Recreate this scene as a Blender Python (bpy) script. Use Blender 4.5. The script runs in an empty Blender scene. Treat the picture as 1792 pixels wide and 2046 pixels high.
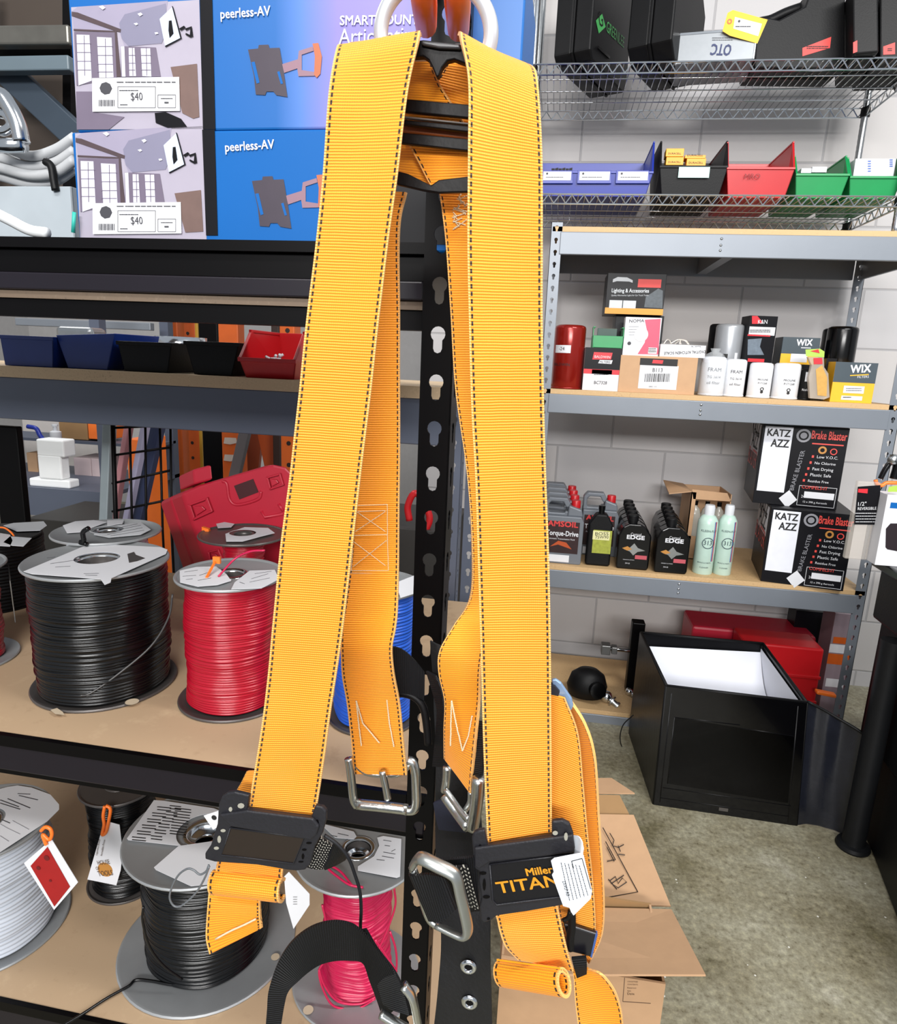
import bpy, bmesh, math, random
from mathutils import Vector, Matrix, noise
random.seed(7)
S = bpy.context.scene
# ------------------------------------------------------------------ camera
CX, CY, F = 896.0, 1023.0, 1345.0
H = 1.5
YAW, PITCH, ROLL = .1438, .2210, .0429
fwd = Vector((-math.sin(YAW)*math.cos(PITCH), math.cos(YAW)*math.cos(PITCH), -math.sin(PITCH)))
r0 = Vector((math.cos(YAW), math.sin(YAW), 0)); u0 = r0.cross(fwd)
cR = math.cos(ROLL)*r0 + math.sin(ROLL)*u0
cU = -math.sin(ROLL)*r0 + math.cos(ROLL)*u0
CAM = Vector((0, 0, H))
cd = bpy.data.cameras.new('camera'); cam = bpy.data.objects.new('camera', cd); S.collection.objects.link(cam)
m = Matrix((cR, cU, -fwd)).transposed().to_4x4(); m.translation = CAM; cam.matrix_world = m
cd.sensor_fit = 'HORIZONTAL'; cd.sensor_width = 36; cd.lens = 36*F/1792; cd.clip_start = .02
S.camera = cam
# ------------------------------------------------------------------ world and lights
S.view_settings.view_transform = 'Standard'; S.view_settings.look = 'None'
S.view_settings.gamma = 1; S.view_settings.exposure = 0.0; S.view_settings.use_curve_mapping = False
w = bpy.data.worlds.new('world'); S.world = w; w.use_nodes = True
w.node_tree.nodes['Background'].inputs[0].default_value = (.86, .92, 1, 1)
w.node_tree.nodes['Background'].inputs[1].default_value = .46
def area(loc, target, sx, sy, power, col=(1, .97, .94)):
    l = bpy.data.lights.new('ceiling_light', 'AREA'); l.shape = 'RECTANGLE'; l.size = sx; l.size_y = sy
    l.energy = power; l.color = col
    o = bpy.data.objects.new('ceiling_light', l); S.collection.objects.link(o)
    o.location = loc; o.rotation_euler = (Vector(target)-Vector(loc)).to_track_quat('-Z', 'Y').to_euler()
area((-.35, -.75, 3.0), (-.1, 1.4, 1.1), 1.3, .25, 27)
area((.4, -4.6, 3.1), (.5, 3, 1.2), 3.2, .7, 340, (1, .985, .97))
area((1.5, .35, 3.4), (1.2, 2.6, .9), 1.6, .3, 78, (1, .99, .97))
area((-2.2, 2.2, 3.4), (-1.6, 2.6, 0), 1.6, .4, 30)
# ------------------------------------------------------------------ helpers
LROT = -.0186                                    # the near shelving unit is turned a touch
class Plane:
    def __init__(s, p, n): s.p = Vector(p); s.n = Vector(n).normalized()
    def at(s, x, y):
        d = fwd + (x-CX)/F*cR - (y-CY)/F*cU
        return CAM + d*((s.p-CAM).dot(s.n)/d.dot(s.n))
def PY(y): return Plane((0, y, 0), (0, -1, 0))
def PLL(d): return Plane((0, d, 0), (math.sin(LROT), -math.cos(LROT), 0))
def at(x, y, Y): return PY(Y).at(x, y)
def atz(x, y, z): return Plane((0, 0, z), (0, 0, 1)).at(x, y)
def proj(p):
    d = Vector(p)-CAM; z = d.dot(fwd); return CX+F*d.dot(cR)/z, CY-F*d.dot(cU)/z
def lin(h):
    if isinstance(h, str):
        h = h.lstrip('#'); h = [int(h[i:i+2], 16)/255 for i in (0, 2, 4)]
    return tuple(c/12.92 if c <= .04045 else ((c+.055)/1.055)**2.4 for c in h)
_m = {}
def M(name, col, rough=.55, metal=0, var=.08, scale=25, bump=0, bscale=None, coat=0, alpha=1, spec=.5, trans=0):
    if name in _m: return _m[name]
    mt = bpy.data.materials.new(name); mt.use_nodes = True; nt = mt.node_tree; b = nt.nodes['Principled BSDF']
    c = lin(col)
    b.inputs['Roughness'].default_value = rough; b.inputs['Metallic'].default_value = metal
    b.inputs['Specular IOR Level'].default_value = spec
    b.inputs['Coat Weight'].default_value = coat; b.inputs['Alpha'].default_value = alpha
    b.inputs['Transmission Weight'].default_value = trans
    tc = nt.nodes.new('ShaderNodeTexCoord'); no = nt.nodes.new('ShaderNodeTexNoise')
    no.inputs['Scale'].default_value = scale; no.inputs['Detail'].default_value = 5
    nt.links.new(tc.outputs['Object'], no.inputs['Vector'])
    mx = nt.nodes.new('ShaderNodeMix'); mx.data_type = 'RGBA'
    mx.inputs[6].default_value = (*[x*(1-var) for x in c], 1); mx.inputs[7].default_value = (*[min(1, x*(1+var)) for x in c], 1)
    nt.links.new(no.outputs['Fac'], mx.inputs[0]); nt.links.new(mx.outputs[2], b.inputs['Base Color'])
    if bump:
        n2 = nt.nodes.new('ShaderNodeTexNoise'); n2.inputs['Scale'].default_value = bscale or scale*4; n2.inputs['Detail'].default_value = 4
        nt.links.new(tc.outputs['Object'], n2.inputs['Vector'])
        bp = nt.nodes.new('ShaderNodeBump'); bp.inputs['Strength'].default_value = bump; bp.inputs['Distance'].default_value = .002
        nt.links.new(n2.outputs['Fac'], bp.inputs['Height']); nt.links.new(bp.outputs[0], b.inputs['Normal'])
    _m[name] = mt; return mt
def ramp(nt, fac, stops):
    r = nt.nodes.new('ShaderNodeValToRGB'); e = r.color_ramp.elements
    while len(e) < len(stops): e.new(.5)
    for q, (p, c) in zip(e, stops): q.position = p; q.color = (*c, 1)
    nt.links.new(fac, r.inputs[0]); return r.outputs[0]
def mth(nt, op, a, b=None, c=None):
    n = nt.nodes.new('ShaderNodeMath'); n.operation = op
    for i, v in enumerate((a, b, c)):
        if v is None: continue
        if isinstance(v, (int, float)): n.inputs[i].default_value = v
        else: nt.links.new(v, n.inputs[i])
    return n.outputs[0]
def webmat(name, col, thread, rib=.0017, amp=.8, rough=.5, stitch=True, alt=None, edge=None, sheen=.12, spec=.5):
    mt = bpy.data.materials.new(name); mt.use_nodes = True; nt = mt.node_tree; b = nt.nodes['Principled BSDF']
    uv = nt.nodes.new('ShaderNodeUVMap'); sp = nt.nodes.new('ShaderNodeSeparateXYZ'); nt.links.new(uv.outputs[0], sp.inputs[0])
    u, v = sp.outputs[0], sp.outputs[1]
    base = lin(col); dk = lin(alt) if alt else tuple(x*k_ for x, k_ in zip(base, (.80, .66, .5)))
    no = nt.nodes.new('ShaderNodeTexNoise'); no.inputs['Scale'].default_value = 60; no.inputs['Detail'].default_value = 3
    tc = nt.nodes.new('ShaderNodeTexCoord'); nt.links.new(tc.outputs['Object'], no.inputs['Vector'])
    vv = mth(nt, 'ADD', v, mth(nt, 'MULTIPLY', no.outputs['Fac'], .0006))
    s = mth(nt, 'SINE', mth(nt, 'MULTIPLY', vv, 2*math.pi/rib))
    s01 = mth(nt, 'MULTIPLY_ADD', s, .5, .5)
    # fine weave across
    s2 = mth(nt, 'SINE', mth(nt, 'MULTIPLY', u, 2*math.pi*34))
    h = mth(nt, 'ADD', s01, mth(nt, 'MULTIPLY', s2, .10))
    cr = ramp(nt, s01, [(0, dk), (.45, base), (1, tuple(min(1, x*1.06) for x in base))])
    out = cr
    if stitch:
        ua = mth(nt, 'ABSOLUTE', mth(nt, 'SUBTRACT', u, .5))              # 0 centre .. .5 edge
        near = mth(nt, 'LESS_THAN', mth(nt, 'ABSOLUTE', mth(nt, 'SUBTRACT', ua, .455)), .0135)
        dash = mth(nt, 'LESS_THAN', mth(nt, 'FRACT', mth(nt, 'DIVIDE', v, .0042)), .62)
        k = mth(nt, 'MULTIPLY', near, dash)
        mx = nt.nodes.new('ShaderNodeMix'); mx.data_type = 'RGBA'; nt.links.new(k, mx.inputs[0]); nt.links.new(out, mx.inputs[6])
        mx.inputs[7].default_value = (*lin(thread), 1); out = mx.outputs[2]
        sel = mth(nt, 'GREATER_THAN', ua, .478)
        m2 = nt.nodes.new('ShaderNodeMix'); m2.data_type = 'RGBA'; nt.links.new(sel, m2.inputs[0]); nt.links.new(out, m2.inputs[6])
        m2.inputs[7].default_value = (*lin(edge or col), 1); out = m2.outputs[2]
    nt.links.new(out, b.inputs['Base Color']); b.inputs['Roughness'].default_value = rough
    b.inputs['Sheen Weight'].default_value = sheen; b.inputs['Specular IOR Level'].default_value = spec
    bp = nt.nodes.new('ShaderNodeBump'); bp.inputs['Strength'].default_value = amp; bp.inputs['Distance'].default_value = .0005
    nt.links.new(h, bp.inputs['Height']); nt.links.new(bp.outputs[0], b.inputs['Normal'])
    return mt
def worldloc(o):
    v = Vector((0, 0, 0))
    while o: v += o.location; o = o.parent
    return v
def tag(o, label, cat, group=None, kind=None):
    o['label'] = label
    if cat: o['category'] = cat
    if group: o['group'] = group
    if kind: o['kind'] = kind
    return o
def thing(name, label, cat, loc, group=None):
    o = bpy.data.objects.new(name, None); S.collection.objects.link(o); o.empty_display_size = .05
    o.location = Vector(loc); return tag(o, label, cat, group)
_txt = {}
def textgeo(s):
    if s not in _txt:
        c = bpy.data.curves.new('t', 'FONT'); c.body = s; c.size = 1; c.resolution_u = 2
        o = bpy.data.objects.new('t', c); S.collection.objects.link(o)
        bpy.context.view_layer.update()
        me = bpy.data.meshes.new_from_object(o.evaluated_get(bpy.context.evaluated_depsgraph_get()))
        vs = [v.co.copy() for v in me.vertices]; fs = [list(p.vertices) for p in me.polygons]
        bpy.data.objects.remove(o); bpy.data.curves.remove(c); bpy.data.meshes.remove(me)
        x0 = min(v.x for v in vs); x1 = max(v.x for v in vs)
        _txt[s] = ([Vector((v.x-x0, v.y, 0)) for v in vs], fs, x1-x0)
    return _txt[s]
def catmull(P, n):
    if len(P) < 3:
        return [P[0].lerp(P[1], i/n) for i in range(n+1)]
    out = []; Q = [2*P[0]-P[1]]+list(P)+[2*P[-1]-P[-2]]
    for i in range(1, len(Q)-2):
        a, b, c, d = Q[i-1:i+3]
        for k in range(n):
            t = k/n
            out.append(.5*((2*b)+(c-a)*t+(2*a-5*b+4*c-d)*t*t+(3*b-a-3*c+d)*t**3))
    out.append(P[-1].copy()); return out
class MB:
    def __init__(s): s.v = []; s.f = []; s.m = []; s.uv = []
    def add(s, vs, fs, mi=0, uvs=None):
        n = len(s.v); s.v += [Vector(a) for a in vs]
        for k, f in enumerate(fs):
            s.f.append([i+n for i in f]); s.m.append(mi); s.uv.append(uvs[k] if uvs else None)
        return s
    def obox(s, o, a, b, c, mi=0):
        o, a, b, c = map(Vector, (o, a, b, c))
        V = [o, o+a, o+a+b, o+b, o+c, o+a+c, o+a+b+c, o+b+c]
        Fc = [(0, 3, 2, 1), (4, 5, 6, 7), (0, 1, 5, 4), (1, 2, 6, 5), (2, 3, 7, 6), (3, 0, 4, 7)]
        if a.cross(b).dot(c) < 0: Fc = [f[::-1] for f in Fc]
        return s.add(V, Fc, mi)
    def box(s, x0, x1, y0, y1, z0, z1, mi=0): return s.obox((x0, y0, z0), (x1-x0, 0, 0), (0, y1-y0, 0), (0, 0, z1-z0), mi)
    def bar(s, a, b, w, t, up=(0, 0, 1), mi=0):
        a, b = Vector(a), Vector(b); d = (b-a); n = d.normalized(); up = Vector(up)
        x = n.cross(up).normalized(); y = x.cross(n).normalized()
        return s.obox(a-x*w/2-y*t/2, d, x*w, y*t, mi)
    def prism(s, pts, ext, mi=0):
        P = [Vector(p) for p in pts]; e = Vector(ext); n = len(P)
        nm = Vector((0, 0, 0))
        for i in range(n): nm += (P[i]).cross(P[(i+1) % n])
        if nm.dot(e) > 0: P = P[::-1]
        V = P+[p+e for p in P]
        Fc = [list(range(n)), list(range(2*n-1, n-1, -1))]+[[(i+1) % n, i, i+n, (i+1) % n+n] for i in range(n)]
        return s.add(V, Fc, mi)
    def poly(s, pts, nrm, mi=0):
        P = [Vector(p) for p in pts]; nm = Vector((0, 0, 0))
        for i in range(len(P)): nm += (P[i]-P[0]).cross(P[(i+1) % len(P)]-P[0])
        if nm.dot(Vector(nrm)) < 0: P = P[::-1]
        return s.add(P, [list(range(len(P)))], mi)
    def tube(s, pts, r, n=8, closed=False, mi=0, flat=1):
        P = [Vector(p) for p in pts]; N = len(P); rr = r if isinstance(r, (list, tuple)) else [r]*N
        V = []; Fc = []; prev = None
        for i in range(N):
            if closed: t = P[(i+1) % N]-P[i-1]
            else: t = P[min(i+1, N-1)]-P[max(i-1, 0)]
            t.normalize()
            if prev is None:
                a = Vector((0, 0, 1)) if abs(t.z) < .9 else Vector((1, 0, 0)); x = t.cross(a).normalized()
            else: x = (prev-t*prev.dot(t)).normalized()
            prev = x; y = t.cross(x)
            for k in range(n):
                an = 2*math.pi*k/n; V.append(P[i]+(x*math.cos(an)+y*math.sin(an)*flat)*rr[i])
        for i in range(N if closed else N-1):
            j = (i+1) % N
            for k in range(n): Fc.append([i*n+k, i*n+(k+1) % n, j*n+(k+1) % n, j*n+k])
        if not closed: Fc += [list(range(n))[::-1], [(N-1)*n+k for k in range(n)]]
        return s.add(V, Fc, mi)
    def lathe(s, prof, o, n=32, ax=(0, 0, 1), sx=1, sy=1, mi=0, rz=0, caps=True):
        o = Vector(o); ax = Vector(ax).normalized()
        x = (Vector((1, 0, 0)) if abs(ax.x) < .9 else Vector((0, 1, 0))); x = (x-ax*x.dot(ax)).normalized(); y = ax.cross(x)
        if rz: x, y = x*math.cos(rz)+y*math.sin(rz), y*math.cos(rz)-x*math.sin(rz)
        V = []; Fc = []
        for r, z in prof:
            for k in range(n):
                a = 2*math.pi*k/n; V.append(o+x*(r*math.cos(a)*sx)+y*(r*math.sin(a)*sy)+ax*z)
        for i in range(len(prof)-1):
            for k in range(n): Fc.append([i*n+k, i*n+(k+1) % n, (i+1)*n+(k+1) % n, (i+1)*n+k])
        if caps and prof[0][0] > 1e-6 and prof[0] != prof[-1]: Fc.append(list(range(n))[::-1])
        if caps and prof[-1][0] > 1e-6 and prof[0] != prof[-1] and not (len(prof) == 2 and prof[0][1] == prof[1][1]): Fc.append([(len(prof)-1)*n+k for k in range(n)])
        return s.add(V, Fc, mi)
    def text(s, st, o, e, n, mi=0, hs=1, lift=.0008, bold=0):
        g, fs, wd = textgeo(st); o, e, n = Vector(o), Vector(e), Vector(n).normalized()
        d = e-o; d = d-n*d.dot(n); u = d.normalized(); v = n.cross(u); k = d.length/wd
        for i, (bx_, by_) in enumerate(((0, 0), (1, 0), (0, 1), (1, 1), (.5, .5)) if bold else ((0, 0),)):
            V = [o+u*(p.x*k+bx_*bold*k)+v*(p.y*k*hs+by_*bold*k)+n*(lift+.00004*i) for p in g]; s.add(V, fs, mi)
        return s
    def build(s, name, mats, parent=None, smooth=False, bevel=0, seg=2, solid=0, off=0):
        me = bpy.data.meshes.new(name); L = worldloc(parent) if parent else Vector((0, 0, 0))
        me.from_pydata([tuple(v-L) for v in s.v], [], s.f)
        if not isinstance(mats, (list, tuple)): mats = [mats]
        for q in mats: me.materials.append(q)
        for p, i in zip(me.polygons, s.m): p.material_index = i; p.use_smooth = bool(smooth)
        if any(s.uv):
            ul = me.uv_layers.new(name='UVMap')
            for p, uvs in zip(me.polygons, s.uv):
                if uvs:
                    for li, c in zip(p.loop_indices, uvs): ul.data[li].uv = c
        if smooth and smooth != 1:
            me.update(); 
            try: me.set_sharp_from_angle(angle=smooth)
            except Exception: pass
        o = bpy.data.objects.new(name, me); S.collection.objects.link(o)
        if parent: o.parent = parent
        if solid:
            sd = o.modifiers.new('solid', 'SOLIDIFY'); sd.thickness = solid; sd.offset = off
        if bevel:
            bv = o.modifiers.new('bevel', 'BEVEL'); bv.width = bevel; bv.segments = seg; bv.limit_method = 'ANGLE'
        return o
SM = math.radians(35)
def struct(o, label=None):
    o['kind'] = 'structure'
    if label: o['label'] = label
    return o
def top(o, label, cat, group=None): return tag(o, label, cat, group)
# pixel frames of the zooms used to take coordinates
def qf(s, ox, oy): return lambda x, y: (ox+x/s, oy+y/s)
a1 = qf(2.56, 0, 0); a2 = qf(3.258, 600, 0); a3 = qf(2.415, 1050, 0); a4 = qf(2.415, 1050, 440); a5 = qf(2.415, 1050, 820)
a6 = qf(2.415, 1050, 1180); a7 = qf(2.757, 0, 460); a8 = qf(2.757, 0, 800)
b1 = qf(2.987, 0, 1000); b2 = qf(3.982, 0, 1540); b3 = qf(3.733, 380, 1540); b4 = qf(3.584, 800, 1500); b5 = qf(3.2, 640, 1250)
def decal(mb, pl, pts, q=None, lift=.0006, mi=0):
    P = [pl.at(*(q(*p) if q else p))+pl.n*lift for p in pts]; mb.poly(P, pl.n, mi)
def drect(mb, pl, x0, y0, x1, y1, q=None, lift=.0006, mi=0):
    A = pl.at(*(q(x0, y1) if q else (x0, y1))); B = pl.at(*(q(x1, y1) if q else (x1, y1))); 
    T = pl.at(*(q((x0+x1)/2, y0) if q else ((x0+x1)/2, y0))); mid = (A+B)/2
    hz = T.z-mid.z; d = B-A; d.z = 0
    A = A.copy(); A.z = mid.z
    mb.poly([A+pl.n*lift, A+d+pl.n*lift, A+d+Vector((0, 0, hz))+pl.n*lift, A+Vector((0, 0, hz))+pl.n*lift], pl.n, mi)
def dtext(mb, pl, st, x0, y0, x1, y1=None, q=None, hs=1, lift=.0014, mi=0, bold=0):
    y1 = y0 if y1 is None else y1
    a = (q(x0, y0) if q else (x0, y0)); b = (q(x1, y1) if q else (x1, y1))
    mb.text(st, pl.at(*a), pl.at(*b), pl.n, mi, hs, lift, bold)
def ribbon(name, mt, parent, ctrl, th=.0022, n=14, cols=8, q=None, bow=0, q_rel=True, ripple=0):
    L = []; R = []
    for c in ctrl:
        a = q(c[0], c[1]) if q else (c[0], c[1]); b = q(c[3], c[4]) if q else (c[3], c[4])
        L.append(at(*a, c[2])); R.append(at(*b, c[5]))
    return ribbon3(name, mt, parent, L, R, th, n, cols, bow, ripple)
def ribbon3(name, mt, parent, L, R, th=.0022, n=14, cols=8, bow=0, ripple=0):
    L = catmull(L, n); R = catmull(R, n); rows = len(L)
    G = [[L[i].lerp(R[i], j/cols) for j in range(cols+1)] for i in range(rows)]
    v = [0]
    for i in range(1, rows): v.append(v[-1]+(G[i][cols//2]-G[i-1][cols//2]).length)
    # normals
    Nn = []
    for i in range(rows):
        row = []
        for j in range(cols+1):
            du = G[i][min(j+1, cols)]-G[i][max(j-1, 0)]; dv = G[min(i+1, rows-1)][j]-G[max(i-1, 0)][j]
            row.append(du.cross(dv).normalized())
        Nn.append(row)
    for i in range(rows):
        for j in range(cols+1):
            t = j/cols; k = bow*(1-(2*t-1)**2)+ripple*noise.noise(Vector((v[i]*22, t*1.6, len(name))))
            G[i][j] = G[i][j]+Nn[i][j]*k
    V = []; Fc = []; UV = []
    W = cols+1
    for sgn in (-1, 1):
        for i in range(rows):
            for j in range(W): V.append(G[i][j]+Nn[i][j]*(sgn*th/2))
    o2 = rows*W
    for i in range(rows-1):
        for j in range(cols):
            a, b, c, d = i*W+j, i*W+j+1, (i+1)*W+j+1, (i+1)*W+j
            uv = [(j/cols, v[i]), ((j+1)/cols, v[i]), ((j+1)/cols, v[i+1]), (j/cols, v[i+1])]
            Fc.append([a, d, c, b]); UV.append([uv[0], uv[3], uv[2], uv[1]])
            Fc.append([a+o2, b+o2, c+o2, d+o2]); UV.append(uv)
        for j, uu in ((0, 0.), (cols, 1.)):
            a, d = i*W+j, (i+1)*W+j
            f = [a, a+o2, d+o2, d] if j == 0 else [a, d, d+o2, a+o2]
            Fc.append(f); UV.append([(uu, v[i])]*2+[(uu, v[i+1])]*2)
    for i in (0, rows-1):
        for j in range(cols):
            a, b = i*W+j, i*W+j+1
            Fc.append([a, b, b+o2, a+o2] if i == 0 else [a, a+o2, b+o2, b]); UV.append([(.5, v[i])]*4)
    mb = MB(); mb.add(V, Fc, 0, UV)
    return mb.build(name, mt, parent, smooth=math.radians(50))
# ------------------------------------------------------------------ materials
chrome = M('chrome', 'd8dce0', .16, 1, .05, 40)
steel = M('brushed_steel', 'b4b7b8', .3, 1, .12, 60, .1, 300)
zinc = M('zinc_plate', 'c9ccc9', .28, 1, .12, 80, .15, 200)
spoolm = M('spool_flange_metal', 'a0a3a5', .42, .45, .08, 30)
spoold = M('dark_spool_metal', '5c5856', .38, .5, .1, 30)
galv = M('grey_shelf_paint', '7d838b', .42, .25, .06, 8, .05, 60)
galvd = M('dark_grey_shelf_paint', '596070', .45, .2, .08, 8)
blackp = M('black_paint', '040304', .4, 0, .2, 20, spec=.14)
blackm = M('matte_black_plastic', '09090b', .5, 0, .25, 30, .15, 200, spec=.25)
blackg = M('glossy_black_plastic', '060607', .2, 0, .2, 30, spec=.35)
padm = M('adjuster_rubber', '1e1e23', .45, 0, .2, 40, .2, 300, spec=.4)
padd = M('adjuster_recess', '0e0e12', .42, 0, .2, 40, .1, 300, spec=.3)
white = M('white_paper', 'd9dade', .6, 0, .04, 20)
whitep = M('white_plastic', 'd3d6da', .35, 0, .04, 20)
greyink = M('grey_ink', '3c3c42', .6)
ink = M('black_ink', '161618', .6)
orange = M('orange_vinyl', 'ff7a2a', .35, 0, .1, 30)
orangep = M('orange_rack_paint', 'c85a18', .45, 0, .12, 20)
red = M('red_plastic', 'b8151c', .35, 0, .08, 20)
redd = M('deep_red_plastic', 'b01c32', .42, 0, .1, 15)
reddk = M('red_can_paint', '8e1c14', .2, .3, .1, 15)
blue = M('blue_plastic', '142c94', .35, 0, .08, 20)
blued = M('navy_bin_plastic', '14307c', .4, 0, .12, 20)
green = M('green_plastic', '0c8a4a', .35, 0, .08, 20)
card = M('cardboard', 'c09a76', .75, 0, .08, 30, .1, 120)
cardi = M('cardboard_inside', '9a7850', .8, 0, .08, 30)
yell = M('yellow_card', 'f2b90c', .5)
boxblue = M('box_print_blue', '005ca6', .5, 0, .04, 6, .04, 30, spec=.25)
boxpur = M('box_print_violet', '7d86cf', .4, 0, .05, 6)
boxmid = M('box_print_midblue', '4a82d2', .4, 0, .05, 6)
boxblk = M('box_print_black', '0c0c11', .4, spec=.2)
wirek = M('black_wire', '07080a', .26, 0, .1, 30, spec=.45)
wirer = M('red_wire', 'a20c24', .28, 0, .1, 30)
wirep = M('pink_wire', 'bc1a4a', .32, 0, .1, 30)
wirew = M('white_wire', 'c4cad4', .35, 0, .08, 30)
wireb = M('blue_wire', '1c58c4', .3, 0, .1, 30)
webY = webmat('yellow_webbing', 'fc9e12', '1e1206', edge='eeb060')
webK = webmat('black_webbing', '121317', '0a0a0a', rib=.0017, stitch=False, alt='040405', rough=.5, amp=1, sheen=0, spec=.3)
whthread = M('white_thread', 'd8c8a8', .7)
clear = M('clear_plastic', 'f0f4f6', .12, 0, .02, 20, alpha=.22)
# board with flecks
def boardmat(name, a, b, c, sc):
    mt = M(name, a, .6); nt = mt.node_tree; bs = nt.nodes['Principled BSDF']
    tc = nt.nodes.new('ShaderNodeTexCoord')
    n1 = nt.nodes.new('ShaderNodeTexNoise'); n1.inputs['Scale'].default_value = sc; n1.inputs['Detail'].default_value = 6; n1.inputs['Roughness'].default_value = .7
    n2 = nt.nodes.new('ShaderNodeTexNoise'); n2.inputs['Scale'].default_value = 3.5; n2.inputs['Detail'].default_value = 3
    for n in (n1, n2): nt.links.new(tc.outputs['Object'], n.inputs['Vector'])
    s = mth(nt, 'ADD', mth(nt, 'MULTIPLY', n1.outputs['Fac'], .7), mth(nt, 'MULTIPLY', n2.outputs['Fac'], .3))
    o = ramp(nt, s, [(.3, lin(b)), (.45, lin(a)), (.56, lin(a)), (.72, lin(c))])
    nt.links.new(o, bs.inputs['Base Color']); return mt
mdf = boardmat('hardboard_top', 'b09678', '9e8468', 'bda484', 22)
chip = boardmat('particle_board_edge', '8c7862', '5a4a3c', 'aa967c', 260)
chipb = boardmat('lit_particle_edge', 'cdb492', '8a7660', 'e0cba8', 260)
pine = boardmat('light_particle_board', 'c8a678', 'a8845a', 'dcc098', 120)
pinee = boardmat('light_board_edge', 'b08c62', '8a6a46', 'c8a67c', 300)
# concrete floor
conc = M('concrete_floor', '8c8a7c', .45); nt = conc.node_tree; bs = nt.nodes['Principled BSDF']; tc = nt.nodes.new('ShaderNodeTexCoord')
def nz(sc, det=6, rg=.6):
    n = nt.nodes.new('ShaderNodeTexNoise'); n.inputs['Scale'].default_value = sc; n.inputs['Detail'].default_value = det; n.inputs['Roughness'].default_value = rg
    nt.links.new(tc.outputs['Object'], n.inputs['Vector']); return n.outputs['Fac']
c1 = ramp(nt, nz(3.2, 8, .65), [(.34, lin('6e6850')), (.46, lin('8a846e')), (.58, lin('9a9682')), (.7, lin('b4b0a0'))])
c2 = ramp(nt, nz(55, 7, .75), [(.3, (.32, .28, .22)), (.42, (.78, .76, .72)), (.52, (1, 1, 1)), (.64, (1.35, 1.34, 1.28))])
mx = nt.nodes.new('ShaderNodeMix'); mx.data_type = 'RGBA'; mx.blend_type = 'MULTIPLY'; mx.inputs[0].default_value = 1
nt.links.new(c1, mx.inputs[6]); nt.links.new(c2, mx.inputs[7])
vo = nt.nodes.new('ShaderNodeTexVoronoi'); vo.inputs['Scale'].default_value = 26; nt.links.new(tc.outputs['Object'], vo.inputs['Vector'])
sp = mth(nt, 'LESS_THAN', vo.outputs['Distance'], .075)
m2 = nt.nodes.new('ShaderNodeMix'); m2.data_type = 'RGBA'; nt.links.new(mth(nt, 'MULTIPLY', sp, mth(nt, 'GREATER_THAN', nz(9, 2), .55)), m2.inputs[0])
nt.links.new(mx.outputs[2], m2.inputs[6]); m2.inputs[7].default_value = (.75, .74, .68, 1)
nt.links.new(m2.outputs[2], bs.inputs['Base Color'])
bp = nt.nodes.new('ShaderNodeBump'); bp.inputs['Strength'].default_value = .15; bp.inputs['Distance'].default_value = .002
nt.links.new(nz(60), bp.inputs['Height']); nt.links.new(bp.outputs[0], bs.inputs['Normal'])
# painted block wall
blk = M('painted_block_wall', 'c4c2c4', .55); nt = blk.node_tree; bs = nt.nodes['Principled BSDF']; tc = nt.nodes.new('ShaderNodeTexCoord')
sx = nt.nodes.new('ShaderNodeSeparateXYZ'); nt.links.new(tc.outputs['Object'], sx.inputs[0]); cb = nt.nodes.new('ShaderNodeCombineXYZ')
_zj = at(1300, 567, 3.38).z; _RH = (_zj-at(1300, 682, 3.38).z); _xj = at(1478, 620, 3.38).x; _BW = 2*_RH
nt.links.new(mth(nt, 'ADD', sx.outputs[0], 20*_BW-_xj), cb.inputs[0]); nt.links.new(mth(nt, 'ADD', sx.outputs[2], 20*_RH-_zj), cb.inputs[1])
br = nt.nodes.new('ShaderNodeTexBrick'); nt.links.new(cb.outputs[0], br.inputs['Vector']); br.inputs['Scale'].default_value = 1
br.inputs['Brick Width'].default_value = _BW; br.inputs['Row Height'].default_value = _RH; br.inputs['Mortar Size'].default_value = .006; br.inputs['Mortar Smooth'].default_value = .6
br.inputs['Color1'].default_value = (*lin('c6c2c0'), 1); br.inputs['Color2'].default_value = (*lin('c0bebf'), 1); br.inputs['Mortar'].default_value = (*lin('a9a7a8'), 1)
nt.links.new(br.outputs['Color'], bs.inputs['Base Color'])
bp = nt.nodes.new('ShaderNodeBump'); bp.inputs['Strength'].default_value = .5; bp.inputs['Distance'].default_value = .004
nt.links.new(mth(nt, 'ADD', mth(nt, 'SUBTRACT', 1, br.outputs['Fac']), mth(nt, 'MULTIPLY', nz(90), .15)), bp.inputs['Height']); nt.links.new(bp.outputs[0], bs.inputs['Normal'])
# ================================================================== the room
YR, DR = 2.72, .55
YW = 3.38
mb = MB(); mb.box(-5, 4, -1.5, YW+3, -.1, 0); struct(mb.build('floor', conc))
mb = MB(); mb.box(-.62, 4, YW, YW+.15, 0, 3.7); struct(mb.build('wall_back', blk))
wl = M('far_wall_paint', 'b9b7b6', .7)
mb = MB(); mb.box(-5, -.62, YW+2.6, YW+2.75, 0, 3.7); struct(mb.build('wall_far', wl))
mb = MB(); mb.box(-5.1, -5, -1.5, YW+2.75, 0, 3.7); struct(mb.build('wall_left', wl))
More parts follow.
